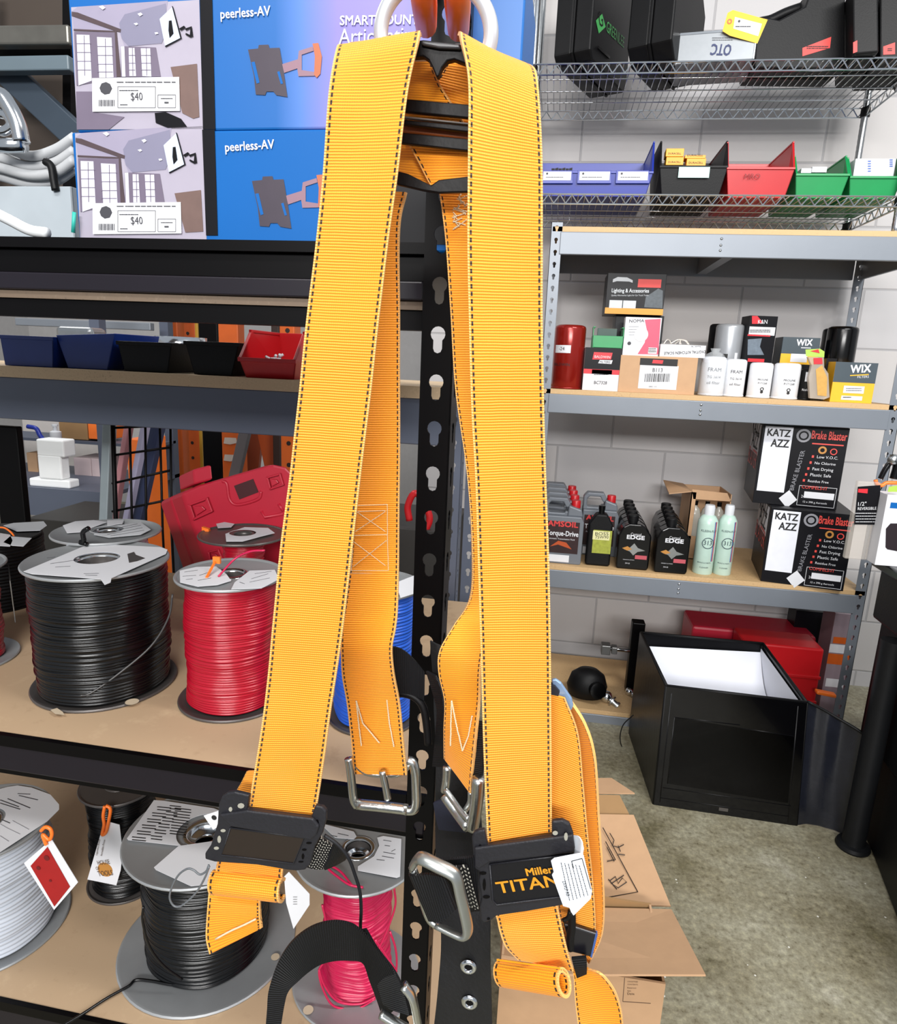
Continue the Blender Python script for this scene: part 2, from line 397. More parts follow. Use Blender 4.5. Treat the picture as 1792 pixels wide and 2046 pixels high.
# ------------------------------------------------------------------ keyhole post
def keyhole(rc, rs, ln):
    """outline round the origin: round head above, narrower slot below"""
    P = []; a0 = math.asin(rs/rc)
    for i in range(13):
        a = -math.pi/2+a0+(2*math.pi-2*a0)*i/12; P.append((rc*math.cos(a), rc*math.sin(a)))
    for i in range(5):
        a = math.pi+math.pi*i/4; P.append((rs*math.cos(a), -ln+rs*math.sin(a)))
    return [(x, y+ln*.35) for x, y in P]
def plate_row(mb, o, u, v, wd, zs, pitch, hole, th, mi=0):
    """vertical perforated strip: origin o at z=0, u across, v up"""
    o, u, v = Vector(o), Vector(u), Vector(v); nrm = u.cross(v).normalized()
    hw, hh = wd/2, pitch/2; n = len(hole)
    O = []
    for x, y in hole:
        k = min(hw/abs(x) if abs(x) > 1e-9 else 1e9, hh/abs(y) if abs(y) > 1e-9 else 1e9); O.append([x*k, y*k])
    for cx_, cy_ in ((hw, hh), (-hw, hh), (-hw, -hh), (hw, -hh)):
        j = min(range(n), key=lambda i: (O[i][0]-cx_)**2+(O[i][1]-cy_)**2); O[j] = [cx_, cy_]
    for z in zs:
        c = o+v*z+u*hw; V = []
        for s in (0, -th):
            V += [c+u*x+v*y+nrm*s for x, y in hole]+[c+u*x+v*y+nrm*s for x, y in O]
        Fc = []
        for i in range(n):
            j = (i+1) % n
            Fc.append([i, n+i, n+j, j]); Fc.append([2*n+j, 3*n+j, 3*n+i, 2*n+i]); Fc.append([i, j, 2*n+j, 2*n+i])
            Fc.append([n+j, n+i, 3*n+i, 3*n+j])
        mb.add(V, Fc, mi)
# ------------------------------------------------------------------ grey shelving unit on the right
def zr(x, y, Y): return at(x, y, Y).z
UX0, UX1 = at(1084, 700, YR).x, at(1722, 1200, YR).x+.012
unit = thing('shelving_unit', 'grey steel boltless shelving unit with wooden boards against the block wall', 'shelving unit', (0, YR+DR/2, 0))
def rpost(x, y, face, side):
    mb = MB(); W = .042; hl = keyhole(.0068, .0038, .011)
    zs = [.0215+.043*k for k in range(47)]
    plate_row(mb, (x-(W if side < 0 else 0), y, 0), (1, 0, 0), (0, 0, 1), W, zs, .043, hl, .002)
    plate_row(mb, (x, y+(.04 if side > 0 else 0), 0), (0, -1 if side > 0 else 1, 0), (0, 0, 1), .04, zs, .043, hl, .002)
    return mb.build('upright', galv, unit)
for x, sd in ((UX0, 1), (UX1, -1)):
    rpost(x, YR, 1, sd)
    rpost(x, YR+DR-.04, 1, sd)
RB = []          # beam top z, beam bottom z
for yt, yb, xx in ((468, 515, 1450), (803, 842, 1440), (1163, 1199, 1400)):
    RB.append((zr(xx, yt, YR), zr(xx, yb, YR)))
z4t = zr(1200, 1428, YR); RB.append((z4t, z4t-.072))
RZ = []
for k, (zt, zb) in enumerate(RB):
    for nm, y0, y1 in (('front_beam', YR-.004, YR+.012), ('rear_beam', YR+DR-.014, YR+DR)):
        mb = MB(); mb.box(UX0+.02 if nm[0] == 'r' else UX0+.036, UX1-.036, y0, y1, zb, zt)
        o = mb.build(nm, galv, unit, bevel=.0025)
        if nm[0] == 'f':
            r = MB()
            cxm = (UX0+UX1)/2-.045
            for dz in (.3, .52, .8):
                r.lathe([(0, .002), (.004, .0015), (.005, 0)], (cxm, y0-.0005, zb+(zt-zb)*dz), 12, (0, -1, 0))
            r.build('rivet', steel if k else steel, o, smooth=True)
    for x in (UX0+.004, UX1-.016):
        mb = MB(); mb.box(x, x+.012, YR+.012, YR+DR-.014, zb, zt); mb.build('side_beam', galv, unit, bevel=.002)
    mb = MB(); mb.box(UX0+.005, UX1-.005, YR+.0, YR+DR-.002, zt, zt+.019); mb.build('shelf_board', [pine], unit, bevel=.001)
    mb = MB(); mb.box((UX0+UX1)/2-.02, (UX0+UX1)/2+.02, YR+.014, YR+DR-.014, zb+.01, zt-.001); mb.build('center_support', galv, unit)
    RZ.append(zt+.019)
# ------------------------------------------------------------------ chrome wire rack standing on the grey unit
YQ = YR+.03; DQ = .47
wx0 = at(1069, 60, YQ).x; wx1 = at(1712, 250, YQ+DQ).x+.02
zq = [zr(1430, 390, YQ), zr(1430, 122, YQ)]
rack = thing('wire_rack', 'chrome wire shelving rack standing on top of the grey shelving unit', 'wire rack', (0, YQ+DQ/2, RZ[0]))
for x in (wx0, wx1):
    for y in (YQ+.012, YQ+DQ-.012):
        mb = MB(); mb.lathe([(.011, 0), (.0125, .002)]+[(.0125+(.0006 if i % 2 else 0), .02+.01*i) for i in range(0, 130)]+[(.0125, 1.33), (0, 1.335)], (x, y, RZ[0]), 14)
        mb.build('post', chrome if y < YQ+.1 else steel, rack, smooth=True)
        for z in zq:
            c = MB(); c.lathe([(.013, 0), (.018, .001), (.0175, .034), (.014, .036)], (x, y, z-.036), 16)
            c.build('collar', blackm, rack, smooth=SM)
for zt in zq:
    mb = MB(); zb = zt-.034; e = .0
    for y in (YQ, YQ+DQ):
        mb.tube([(wx0, y, zt), (wx1, y, zt)], .0032, 8); mb.tube([(wx0, y, zb), (wx1, y, zb)], .0034, 8)
        n = 30; P = []
        for i in range(n*2+1):
            P.append((wx0+(wx1-wx0)*i/(2*n), y+.001, zt-.002 if i % 2 == 0 else zb+.002))
        for a, b in zip(P[:-1], P[1:]): mb.tube([a, b], .0022, 6)
    for x in (wx0, wx1):
        mb.tube([(x, YQ, zt), (x, YQ+DQ, zt)], .0032, 8); mb.tube([(x, YQ, zb), (x, YQ+DQ, zb)], .0034, 8)
        n = 8; P = [(x, YQ+DQ*i/(2*n), zt if i % 2 == 0 else zb) for i in range(2*n+1)]
        for a, b in zip(P[:-1], P[1:]): mb.tube([a, b], .0022, 6)
    f = mb.build('shelf_frame', chrome, rack, smooth=SM)
    mb = MB()
    for k in (1, 2, 3):
        y = YQ+DQ*k/4; mb.tube([(wx0, y, zt-.008), (wx1, y, zt-.008)], .0026, 6)
    n = int((wx1-wx0)/.0245)
    for i in range(1, n):
        x = wx0+(wx1-wx0)*i/n; mb.tube([(x, YQ, zt-.002), (x, YQ+DQ, zt-.002)], .0017, 5)
    mb.build('wire_grid', chrome, rack, smooth=True)
ZQ0, ZQ1 = zq[0]+.003, zq[1]+.003
# ------------------------------------------------------------------ generic carton with a frame for printing
class Front:
    """front face of a box: plane + corners"""
    pass
def box_thing(name, label, cat, x0, x1, yt, Y, depth, z0, mt, rz=0, group=None, bev=.0012, body='carton_body', ymid=None, pivot=0, taper=0, top_mat=None):
    """x0,x1: left and right pixel of the front face; yt its top pixel; rz turns it about the left (0) or right (1) front corner"""
    pl = PY(Y)
    ym = ymid if ymid else yt+40
    A = at(x0, ym, Y); B = at(x1, ym, Y); zt = at((x0+x1)/2, yt, Y).z
    W = B.x-A.x
    if rz:
        # intersect the turned front plane so that the pixels still match
        n = Vector((math.sin(rz), -math.cos(rz), 0)); p = A if pivot == 0 else B
        pl = Plane(p, n)
        A, B = pl.at(x0, ym), pl.at(x1, ym); zt = pl.at((x0+x1)/2, yt).z; W = Vector((B.x-A.x, B.y-A.y)).length
    u = Vector((math.cos(rz), math.sin(rz), 0)); b = Vector((-math.sin(rz), math.cos(rz), 0))
    o = Vector((A.x, A.y, z0)); c = o+u*W/2+b*depth/2
    root = thing(name, label, cat, c, group)
    mb = MB(); mb.obox(o, u*W, b*depth, Vector((0, 0, zt-z0)))
    mb.build(body, mt, root, bevel=bev)
    f = Front(); f.pl = pl; f.o = o; f.u = u; f.b = b; f.W = W; f.D = depth; f.H = zt-z0; f.root = root
    f.side = Plane(o, -u); f.right = Plane(o+u*W, u); f.top = Plane((0, 0, zt), (0, 0, 1)); f.zt = zt
    return f
def part(mb, name, mt, f, **k): return mb.build(name, mt, f.root if hasattr(f, 'root') else f, **k)
def frect(mb, f, a, b, c, d, lift=.0006, mi=0):
    """rectangle in face fractions x a..c, z b..d"""
    P = [f.o+f.u*f.W*x+Vector((0, 0, f.H*z))+f.pl.n*lift for x, z in ((a, b), (c, b), (c, d), (a, d))]; mb.poly(P, f.pl.n, mi)
def ftext(mb, f, s, a, b, c, lift=.0013, hs=1, mi=0, b2_=None):
    bb = b if b2_ is None else b2_
    mb.text(s, f.o+f.u*f.W*a+Vector((0, 0, f.H*b)), f.o+f.u*f.W*c+Vector((0, 0, f.H*bb)), f.pl.n, mi, hs, lift)
def scribble(mb, pl, x0, y0, x1, y1, rows, q=None, hgt=.0012, seed=1, lift=.0013, gaps=.25):
    """rows of tiny illegible print as short dashes between two pixel corners"""
    rnd = random.Random(seed)
    for i in range(rows):
        y = y0+(y1-y0)*(i+.5)/rows; x = x0
        while x < x1:
            wd = rnd.uniform(.03, .12)*(x1-x0); e = min(x1, x+wd)
            a = pl.at(*(q(x, y) if q else (x, y)))+pl.n*lift; b = pl.at(*(q(e, y) if q else (e, y)))+pl.n*lift
            d = (b-a); 
            if d.length > 1e-5:
                v = pl.n.cross(d.normalized()); mb.poly([a, b, b+v*hgt, a+v*hgt], pl.n)
            x = e+rnd.uniform(.3, 1)*gaps*wd
# ================================================================== wire rack, upper level: cases
def caseshape(name, label, x0, x1, yt, ym, Y, z0, depth, rz, ht, mt=blackm, ridge=True, chamfer=.03, feet=True):
    A = at(x0, ym, Y); n = Vector((math.sin(rz), -math.cos(rz), 0)); pl = Plane(A, n); B = pl.at(x1, ym)
    u = Vector((math.cos(rz), math.sin(rz), 0)); b = Vector((-math.sin(rz), math.cos(rz), 0)); W = (B-A).dot(u)
    o = Vector((A.x, A.y, z0)); root = thing(name, label, 'tool case', o+u*W/2+b*depth/2)
    z = Vector((0, 0, 1)); c = chamfer
    # two shells meeting at a rim: profile in the b-z plane, extruded along u
    def shell(ua, ub, ins):
        P = [(ins, c), (c+ins, ins), (depth-c-ins, ins), (depth-ins, c), (depth-ins, ht-c), (depth-c-ins, ht-ins), (c+ins, ht-ins), (ins, ht-c)]
        mb = MB(); mb.prism([o+u*ua+b*p+z*q_ for p, q_ in P], u*(ub-ua)); return mb
    shell(0, W*.47, .004).build('case_half', mt, root, bevel=.006)
    shell(W*.47, W*.53, 0).build('rim', mt, root, bevel=.002)
    shell(W*.53, W, .004).build('case_half', mt, root, bevel=.006)
    f = Front(); f.pl = pl; f.o = o; f.u = u; f.b = b; f.W = W; f.root = root; f.right = Plane(o+u*W, u); f.left = Plane(o, -u)
    return f
cA = caseshape('tool_case', 'tall black tool case with a green diamond logo on the top wire shelf', 1107, 1180, 0, 80, YQ+.02, ZQ1, .40, math.radians(-24), .42)
mb = MB(); R_ = cA.right
lg = M('logo_green', '3f9a50', .5)
def rp(x, y): return R_.at(*a3(x, y))
mb.poly([R_.at(*a3(x, y))+R_.n*.001 for x, y in ((338, 100), (368, 66), (385, 130), (352, 162))], R_.n)
mb.text('GREENLEE', R_.at(*a3(388, 152))+R_.n*.001, R_.at(*a3(472, 232))+R_.n*.001, R_.n, 0, 1.2)
mb.build('logo', lg, cA.root)
mb = MB(); mb.text('G', R_.at(*a3(352, 128)), R_.at(*a3(372, 128)), R_.n, 0, 1, .0022); mb.build('lettering', blackm, cA.root)
mb = MB(); mb.obox(R_.at(*a3(345, 235))+R_.n*.001, (R_.at(*a3(400, 285))-R_.at(*a3(345, 235))), Vector((0, 0, .008)), R_.n*.004); mb.build('latch', blackg, cA.root)
cB = caseshape('tool_case', 'plain black tool case between the green logo case and the aluminium case', 1252, 1340, 0, 90, YQ+.02, ZQ1, .36, math.radians(-26), .30, chamfer=.05)
# aluminium case, label upside down
fA = box_thing('aluminium_case', 'small aluminium case with upside-down dark letters on the top wire shelf', 'case', 1352, 1508, 62, YQ+.03, .20, ZQ1, M('aluminium_sheet', '898d91', .42, .5, .06, 60), rz=math.radians(-7), bev=.003, body='case_body', ymid=100)
mb = MB()
for t in (0, 1):
    xx = fA.o+fA.u*(fA.W*t-.004 if t else -.002)
    mb.obox(xx-fA.b*.002, fA.u*.006, fA.b*.008, Vector((0, 0, fA.H+.001)))
mb.obox(fA.o-fA.b*.002+Vector((0, 0, fA.H-.006)), fA.u*fA.W, fA.b*.008, Vector((0, 0, .008)))
mb.build('edge_trim', chrome, fA.root, bevel=.001)
mb = MB(); P = [fA.o+fA.u*fA.W*t+fA.b*.1+Vector((0, 0, fA.H+h_)) for t, h_ in ((.35, 0), (.37, .022), (.62, .024), (.66, 0))]
mb.tube(catmull(P, 5), .004); mb.build('handle', chrome, fA.root, smooth=True)
mb = MB(); pl = fA.pl
mb.text('OTC', pl.at(*a3(998, 215)), pl.at(*a3(902, 212)), pl.n, 0, 1.5, .001, .06); mb.build('lettering', M('navy_ink', '1c2a5a', .5), fA.root)
mb = MB(); scribble(mb, pl, 900, 180, 1000, 200, 2, a3, .0018, 3); mb.build('small_print', greyink, fA.root)
pl = PY(YQ-.004)
mb = MB(); mb.prism([pl.at(*a3(x, y)) for x, y in ((950, 150), (975, 62), (1000, 48), (1168, 95), (1118, 210), (985, 172))], (0, .0008, 0))
tg = mb.build('yellow_tag', yell); tag(tg, 'yellow manila tag leaning on top of the aluminium case', 'tag')
mb = MB(); mb.poly([pl.at(*a3(x, y))+pl.n*.0006 for x, y in ((1010, 82), (1140, 115), (1122, 175), (1002, 138))], pl.n); mb.build('sticker', white, tg)
mb = MB(); mb.lathe([(.004, .001), (.0085, .0011), (.0085, 0)], pl.at(*a3(984, 104)), 14, (0, -1, 0), caps=False); mb.build('eyelet', orangep, tg)
mb = MB(); mb.lathe([(0, .0012), (.004, .0012), (.004, 0)], pl.at(*a3(1030, 103)), 10, (0, -1, 0)); scribble(mb, pl, 1012, 128, 1085, 134, 1, a3, .003, 4); mb.build('small_print', greyink, tg)
# big case with a handle
def bigcase(name, label, x0, x1, Y, rz, prof, depth, lab, grip):
    n = Vector((math.sin(rz), -math.cos(rz), 0)); A = at(x0, 90, Y); pl = Plane(A, n); b = -n
    root = thing(name, label, 'tool case', (pl.at((x0+x1)/2, 110)+b*depth/2)*1)
    root.location.z = ZQ1
    pts = []
    for x, y in prof:
        p = pl.at(*a3(x, y)); p.z = max(p.z, ZQ1) if y < 275 else ZQ1; pts.append(p)
    L = []; 
    for d0, d1, ins in ((0, depth*.46, 0), (depth*.46, depth*.54, 0), (depth*.54, depth, 0)):
        mb = MB(); mb.prism([p+b*d0 for p in pts], b*(d1-d0-.002)); mb.build('case_half' if ins == 0 and d1-d0 > depth*.2 else 'rim', blackm, root, bevel=.005)
    if lab:
        mb = MB(); mb.poly([pl.at(*a3(x, y))+pl.n*.001 for x, y in lab], pl.n); mb.build('red_label', M('red_label_paper', 'd83a34', .5), root)
        mb = MB(); cxs = [p[0] for p in lab]; cys = [p[1] for p in lab]
        scribble(mb, pl, min(cxs)+20, sum(cys)/4-5, max(cxs)-15, sum(cys)/4+12, 2, a3, .003, 8, .0016); mb.build('small_print', ink, root)
    if grip:
        P = [pl.at(*a3(x, y))+b*depth/2 for x, y in grip]
        mb = MB(); mb.tube(catmull(P, 6), .017, 10); mb.build('handle', blackm, root, smooth=True)
    return root
bigcase('tool_case', 'big black tool case with a carry handle, right of the aluminium case', 1110, 1560, YQ+.02, math.radians(4),
        [(1112, 278), (1112, 110), (1150, 78), (1225, 95), (1350, 30), (1380, -60), (1545, -120), (1550, 278)], .17,
        [(1335, 232), (1474, 178), (1468, 232), (1335, 272)], [(1130, 85), (1165, 55), (1225, 40), (1300, 5), (1385, -25)])
bigcase('tool_case', 'narrow upright black tool case between the big handled case and the picture edge', 1575, 1700, YQ+.01, math.radians(-10),
        [(1578, 278), (1578, -80), (1700, -100), (1700, 278)], .30, [(1580, 205), (1600, 195), (1600, 250), (1580, 258)], None)
bigcase('tool_case', 'black tool case cut off by the right edge of the picture with a red label', 1712, 1900, YQ+.03, math.radians(-4),
        [(1712, 278), (1712, -60), (1960, -100), (1960, 278)], .28, [(1725, 225), (1782, 205), (1782, 262), (1725, 265)], None)
# ================================================================== lower wire level: parts bins
def hopper(name, label, x0, x1, ylip, ytop, Y, z0, mt, depth=.34, dividers=0, group=None, ym=None, lipx=None):
    """open-front parts bin: low front lip, high back, raked sides"""
    ym = ym or ylip
    A = at(x0, ylip, Y); B = at(x1, ylip, Y); zl = A.z*.5+B.z*.5; zt = at((x0+x1)/2, ytop, Y+.06).z
    W = B.x-A.x; ins = min(.02, W*.08); c = Vector((A.x+W/2, Y+depth/2, z0))
    root = thing(name, label, 'bin', c, group); t = .0035
    x0w, x1w = A.x, B.x
    mb = MB()
    # front wall, trapezoid narrowing to the bottom
    mb.prism([(x0w+ins, Y+.012, z0), (x1w-ins, Y+.012, z0), (x1w, Y, zl), (x0w, Y, zl)], (0, t, 0))
    mb.box(x0w, x1w, Y-.004, Y+.004, zl-.008, zl)                                # rolled lip
    mb.box(x0w+ins, x1w-ins, Y+.012, Y+depth, z0, z0+t)                           # bottom
    mb.prism([(x0w+ins, Y+depth-t, z0), (x1w-ins, Y+depth-t, z0), (x1w, Y+depth-t, zt), (x0w, Y+depth-t, zt)], (0, t, 0))
    for xb, xt_, s in ((x0w+ins, x0w, 1), (x1w-ins, x1w, -1)):
        V0 = [Vector((xb, Y+.012, z0)), Vector((xb, Y+depth, z0)), Vector((xt_, Y+depth, zt)), Vector((xt_, Y+.055, zt)), Vector((xt_, Y, zl))]
        mb.prism(V0, (t*s, 0, 0))
        mb.box(min(xt_, xt_+s*.006), max(xt_, xt_+s*.006), Y+.05, Y+depth, zt-.006, zt)
        mb.prism([(xt_+s*.001, Y+.055, zt), (xt_+s*.001, Y, zl), (xt_+s*.001, Y+.006, zl-.006), (xt_+s*.001, Y+.06, zt-.006)], (s*.006, 0, 0))
    mb.build('bin_body', mt, root, bevel=.001)
    r = Front(); r.root = root; r.pl = PY(Y); r.o = Vector((x0w, Y, z0)); r.W = W; r.H = zl-z0; r.u = Vector((1, 0, 0)); r.zl = zl; r.D = depth; r.zt = zt; r.x0 = x0w; r.x1 = x1w; r.ins = ins
    return r
YB = YQ+.035
fb = hopper('parts_bin', 'wide blue plastic bin with three paper labels on the lower wire shelf', 1064, 1306, 342, 284, YB, ZQ0, blue)
for k, (xa, xb) in enumerate(((78, 222), (252, 408), (438, 592))):
    mb = MB(); mb.prism([at(*a3(x, y), YB-.006) for x, y in ((xa-4, 885), (xb+6, 885), (xb+4, 822), (xa, 822))], (0, .006, 0)); h_ = mb.build('label_holder', blue, fb.root, bevel=.001)
    P2 = PY(YB-.0062)
    mb = MB(); drect(mb, P2, xa+6, 828, xb-4, 870, a3); mb.build('label', white, h_)
    mb = MB(); scribble(mb, P2, xa+20, 852, xb-40, 862, 1, a3, .002, k+3); mb.lathe([(0, .0012), (.004, .001), (.004, 0)], P2.at(*a3(xa+26, 838)), 8, (0, -1, 0)); mb.build('small_print', greyink, h_)
fk = hopper('parts_bin', 'black plastic bin with a pale green label holding small orange boxes', 1318, 1455, 331, 283, YB, ZQ0, blackm)
mb = MB(); drect(mb, PY(YB-.005), 735, 806, 884, 858, a3, lift=.001); mb.build('label', M('mint_label', 'b8e6dc', .5), fk.root)
fr = hopper('parts_bin', 'red plastic bin with black marker writing between the black and green bins', 1452, 1589, 334, 284, YB, ZQ0, red)
mb = MB(); dtext(mb, PY(YB-.004), 'MRO', 1055, 862, 1130, 862, a3, hs=.9, lift=.003); mb.build('marker_writing', M('faded_marker', '7c1418', .6), fr.root)
fg = hopper('parts_bin', 'green plastic bin with loose white packets next to the red bin', 1590, 1698, 347, 312, YB, ZQ0, green)
fh = hopper('parts_bin', 'green plastic bin at the right end of the row with white sheets standing in it', 1698, 1805, 352, 316, YB, ZQ0, green)
def small_box(name, label, cat, q, x0, y0, x1, y1, Y, d, mt, group=None, rz=0):
    A = at(*q(x0, y1), Y); B = at(*q(x1, y1), Y); T = at(*q((x0+x1)/2, y0), Y); c = (A+B)/2
    u = Vector((math.cos(rz), math.sin(rz), 0)); b = Vector((-math.sin(rz), math.cos(rz), 0)); W = (B-A).length
    mb = MB(); z0 = min(A.z, B.z); mb.obox(Vector((A.x, Y, z0)), u*W, b*d, Vector((0, 0, T.z-z0)))
    return tag(mb.build(name, mt, bevel=.001), label, cat, group)
ybx = M('orange_battery_box', 'f0a418', .45)
for k, (x0, y0, x1, y1, wh) in enumerate(((676, 716, 762, 755, 'upper small orange box of the left stack in the black bin'), (676, 757, 760, 796, 'lower small orange box of the left stack in the black bin'),
                                    (768, 748, 868, 764, 'thin orange box lying on the tilted one in the black bin'), (775, 764, 868, 800, 'small orange box at the middle of the black bin'))):
    o = small_box('battery_box', wh, 'box', a3, x0, y0, x1, y1, YB+.03+.002*k, .05, ybx, 'orange boxes in the black bin')
    mb = MB(); dtext(mb, PY(YB+.03+.002*k), 'DURACELL', x0+12, y1-10, x1-12, y1-10, a3, hs=.9); mb.build('lettering', ink, o)
small_box('packet', 'white and blue packet lying in the first green bin', 'packet', a3, 1380, 804, 1452, 832, YB+.05, .08, white)
small_box('packet', 'white folded packet at the left side of the first green bin', 'packet', a3, 1328, 812, 1378, 835, YB+.03, .05, whitep)
o = small_box('paper_box', 'white box with small blue print standing in the last green bin', 'box', a3, 1580, 765, 1775, 850, YB+.03, .05, white)
mb = MB(); scribble(mb, PY(YB+.03), 1650, 775, 1665, 835, 5, a3, .004, 5); scribble(mb, PY(YB+.03), 1755, 770, 1770, 810, 4, a3, .004, 6); mb.build('print', M('blue_print', '3a62b8', .5), o)
mb = MB()
for k in range(6):
    p = at(*a3(125+k*17, 818), YB+.03); mb.obox(p+Vector((0, 0, -.01)), (.012, 0, .003*(k % 2)), (0, .03, 0), (0, 0, .014))
tag(mb.build('clip_pile', blackm), 'black clips showing above the rim of the blue bin', 'clips', kind='stuff')
# ================================================================== second level of the grey unit: filters and boxes
Z2 = RZ[1]; Y2 = YR+.03
redink = M('red_print', 'd02430', .45)
def can(name, label, x0, x1, yt, Y, z0, mt, group=None, ym=None, capr=.9, dome=.006, cat='filter', rim=None, base=True, hshoulder=0):
    A = at(x0, ym or yt+50, Y); B = at(x1, ym or yt+50, Y); r = (B.x-A.x)/2; Yc = Y+r
    A = at(x0, ym or yt+50, Yc); B = at(x1, ym or yt+50, Yc); r = (B.x-A.x)/2; c = Vector(((A.x+B.x)/2, Yc, z0))
    h = at((x0+x1)/2, yt, Yc-r*.2).z-z0
    root = thing(name, label, cat, c, group)
    mb = MB(); mb.lathe([(r*.9, 0), (r*.97, .002), (r*.97, .008), (r, .01), (r, h-.014), (r*.96, h-.006), (r*.8, h-.001), (r*.3, h), (0, h)], c, 28)
    mb.build('can_body', mt, root, smooth=math.radians(50))
    mb = MB(); mb.lathe([(r*1.0, .001), (r*1.03, .003), (r*1.03, .006), (r, .008)], c, 28); mb.build('seam_rim', rim or mt, root, smooth=True)
    return root, c, r, h
def wraplabel(mb, c, r, z0, z1, a0, a1, lift=.0006, n=10):
    """label bent round a cylinder, angles in degrees, -90 faces the viewer"""
    V = []; 
    for i in range(n+1):
        a = math.radians(a0+(a1-a0)*i/n)
        for z in (z0, z1): V.append((c.x+(r+lift)*math.cos(a), c.y+(r+lift)*math.sin(a), c.z+z))
    mb.add(V, [[2*i, 2*i+2, 2*i+3, 2*i+1] for i in range(n)])
def wraptext(mb, s, c, r, z, a0, a1, lift=.0012, hs=1):
    g, fs, wd = textgeo(s); k = math.radians(a1-a0)*r/wd; V = []
    for p in g:
        a = math.radians(a0)+p.x*k/r; V.append((c.x+(r+lift)*math.cos(a), c.y+(r+lift)*math.sin(a), c.z+z+p.y*k*hs))
    mb.add(V, fs)
root, c, r, h = can('oil_filter', 'tall dark red filter canister with a white label strip', 1106, 1168, 649, Y2, Z2, reddk)
mb = MB(); wraplabel(mb, c, r, h*.56, h*.68, -150, -85); mb.build('label', white, root, smooth=True)
mb = MB(); wraptext(mb, '-24', c, r, h*.6, -130, -108); wraptext(mb, 'BALDWIN', c, r, h*.36, -150, -85); mb.build('lettering', ink, root)
can('oil_filter', 'second dark red filter canister half hidden behind the first', 1097, 1140, 656, Y2+.13, Z2, reddk)
f = box_thing('filter_box', 'black and white filter box with a red band beside the red canister', 'box', 1166, 1240, 695, Y2+.005, .13, Z2, white, ymid=740)
mb = MB(); frect(mb, f, 0, .5, 1, 1); mb.build('printed_panel', boxblk, f.root)
mb = MB(); frect(mb, f, 0, .39, 1, .5); P = f.pl
decal(mb, P, [(322, 672), (330, 636), (420, 640), (412, 672)], a4, .001); mb.build('red_band', redink, f.root)
mb = MB(); decal(mb, P, [(350, 690), (358, 674), (420, 676), (414, 694)], a4, .001); drect(mb, P, 318, 722, 415, 752, a4); dtext(mb, P, 'BALDWIN', 332, 664, 408, 667, a4, lift=.002); mb.build('label', white, f.root)
mb = MB(); dtext(mb, P, 'FILTERS', 358, 688, 408, 690, a4, lift=.002); dtext(mb, P, 'BC7328', 330, 790, 392, 792, a4, hs=1.1); scribble(mb, P, 330, 742, 400, 750, 1, a4, .002, 2, .002)
mb.build('lettering', ink, f.root)
# green tray on it
zt = f.zt; Yg = Y2+.02
A = at(1184, 675, Yg); B = at(1246, 675, Yg); root = thing('parts_tray', 'small green open tray on the black and white filter box', 'tray', ((A.x+B.x)/2, Yg+.04, zt))
mb = MB(); hh = at(1215, 671, Yg).z-zt; h2_ = at(1215, 653, Yg).z-zt
mb.prism([(A.x+.006, Yg, zt), (B.x-.006, Yg, zt), (B.x, Yg, zt+hh), (A.x, Yg, zt+hh)], (0, .003, 0)); mb.box(A.x+.006, B.x-.006, Yg, Yg+.09, zt, zt+.003)
mb.box(A.x, B.x, Yg+.087, Yg+.09, zt, zt+hh)
for x, s in ((A.x, 1), (B.x, -1)): mb.prism([(x+s*.003, Yg, zt), (x+s*.003, Yg+.09, zt), (x, Yg+.09, zt+h2_), (x, Yg+.005, zt+h2_), (x, Yg, zt+hh)], (s*.003, 0, 0)); mb.box(min(x, x+s*.009), max(x, x+s*.009), Yg+.004, Yg+.09, zt+h2_-.004, zt+h2_)
mb.build('tray_body', green, root, bevel=.0008)
mb = MB(); A2 = at(1193, 670, Yg+.015); B2 = at(1232, 670, Yg+.015); mb.box(A2.x, B2.x, Yg+.015, Yg+.07, zt+.003, at(1212, 656, Yg+.015).z)
o = mb.build('clear_box', M('smoked_clear_plastic', '50605a', .12, 0), bevel=.002); tag(o, 'small smoked clear box lying in the green tray', 'box')
# cardboard B113
f = box_thing('cardboard_box', 'brown cardboard box with a black and white barcode label on the filter shelf', 'box', 1237, 1391, 712, Y2+.0, .16, Z2, card, ymid=750)
P = f.pl; mb = MB(); drect(mb, P, 541, 700, 726, 815, a4); mb.build('label', white, f.root)
mb = MB(); drect(mb, P, 550, 668, 732, 702, a4, .001); 
x = 572
rnd = random.Random(4)
while x < 692:
    wv = rnd.choice((2, 3, 5)); drect(mb, P, x, 740, x+wv, 780, a4, .0012); x += wv+rnd.choice((2, 3, 4))
dtext(mb, P, 'B113', 612, 732, 660, 733, a4, hs=1.1); dtext(mb, P, 'DR2 113', 595, 806, 630, 807, a4); mb.build('lettering', ink, f.root)
mb = MB(); decal(mb, P, [(610, 690), (615, 673), (665, 676), (660, 693)], a4, .0016); mb.build('red_mark', redink, f.root)
zc = f.zt
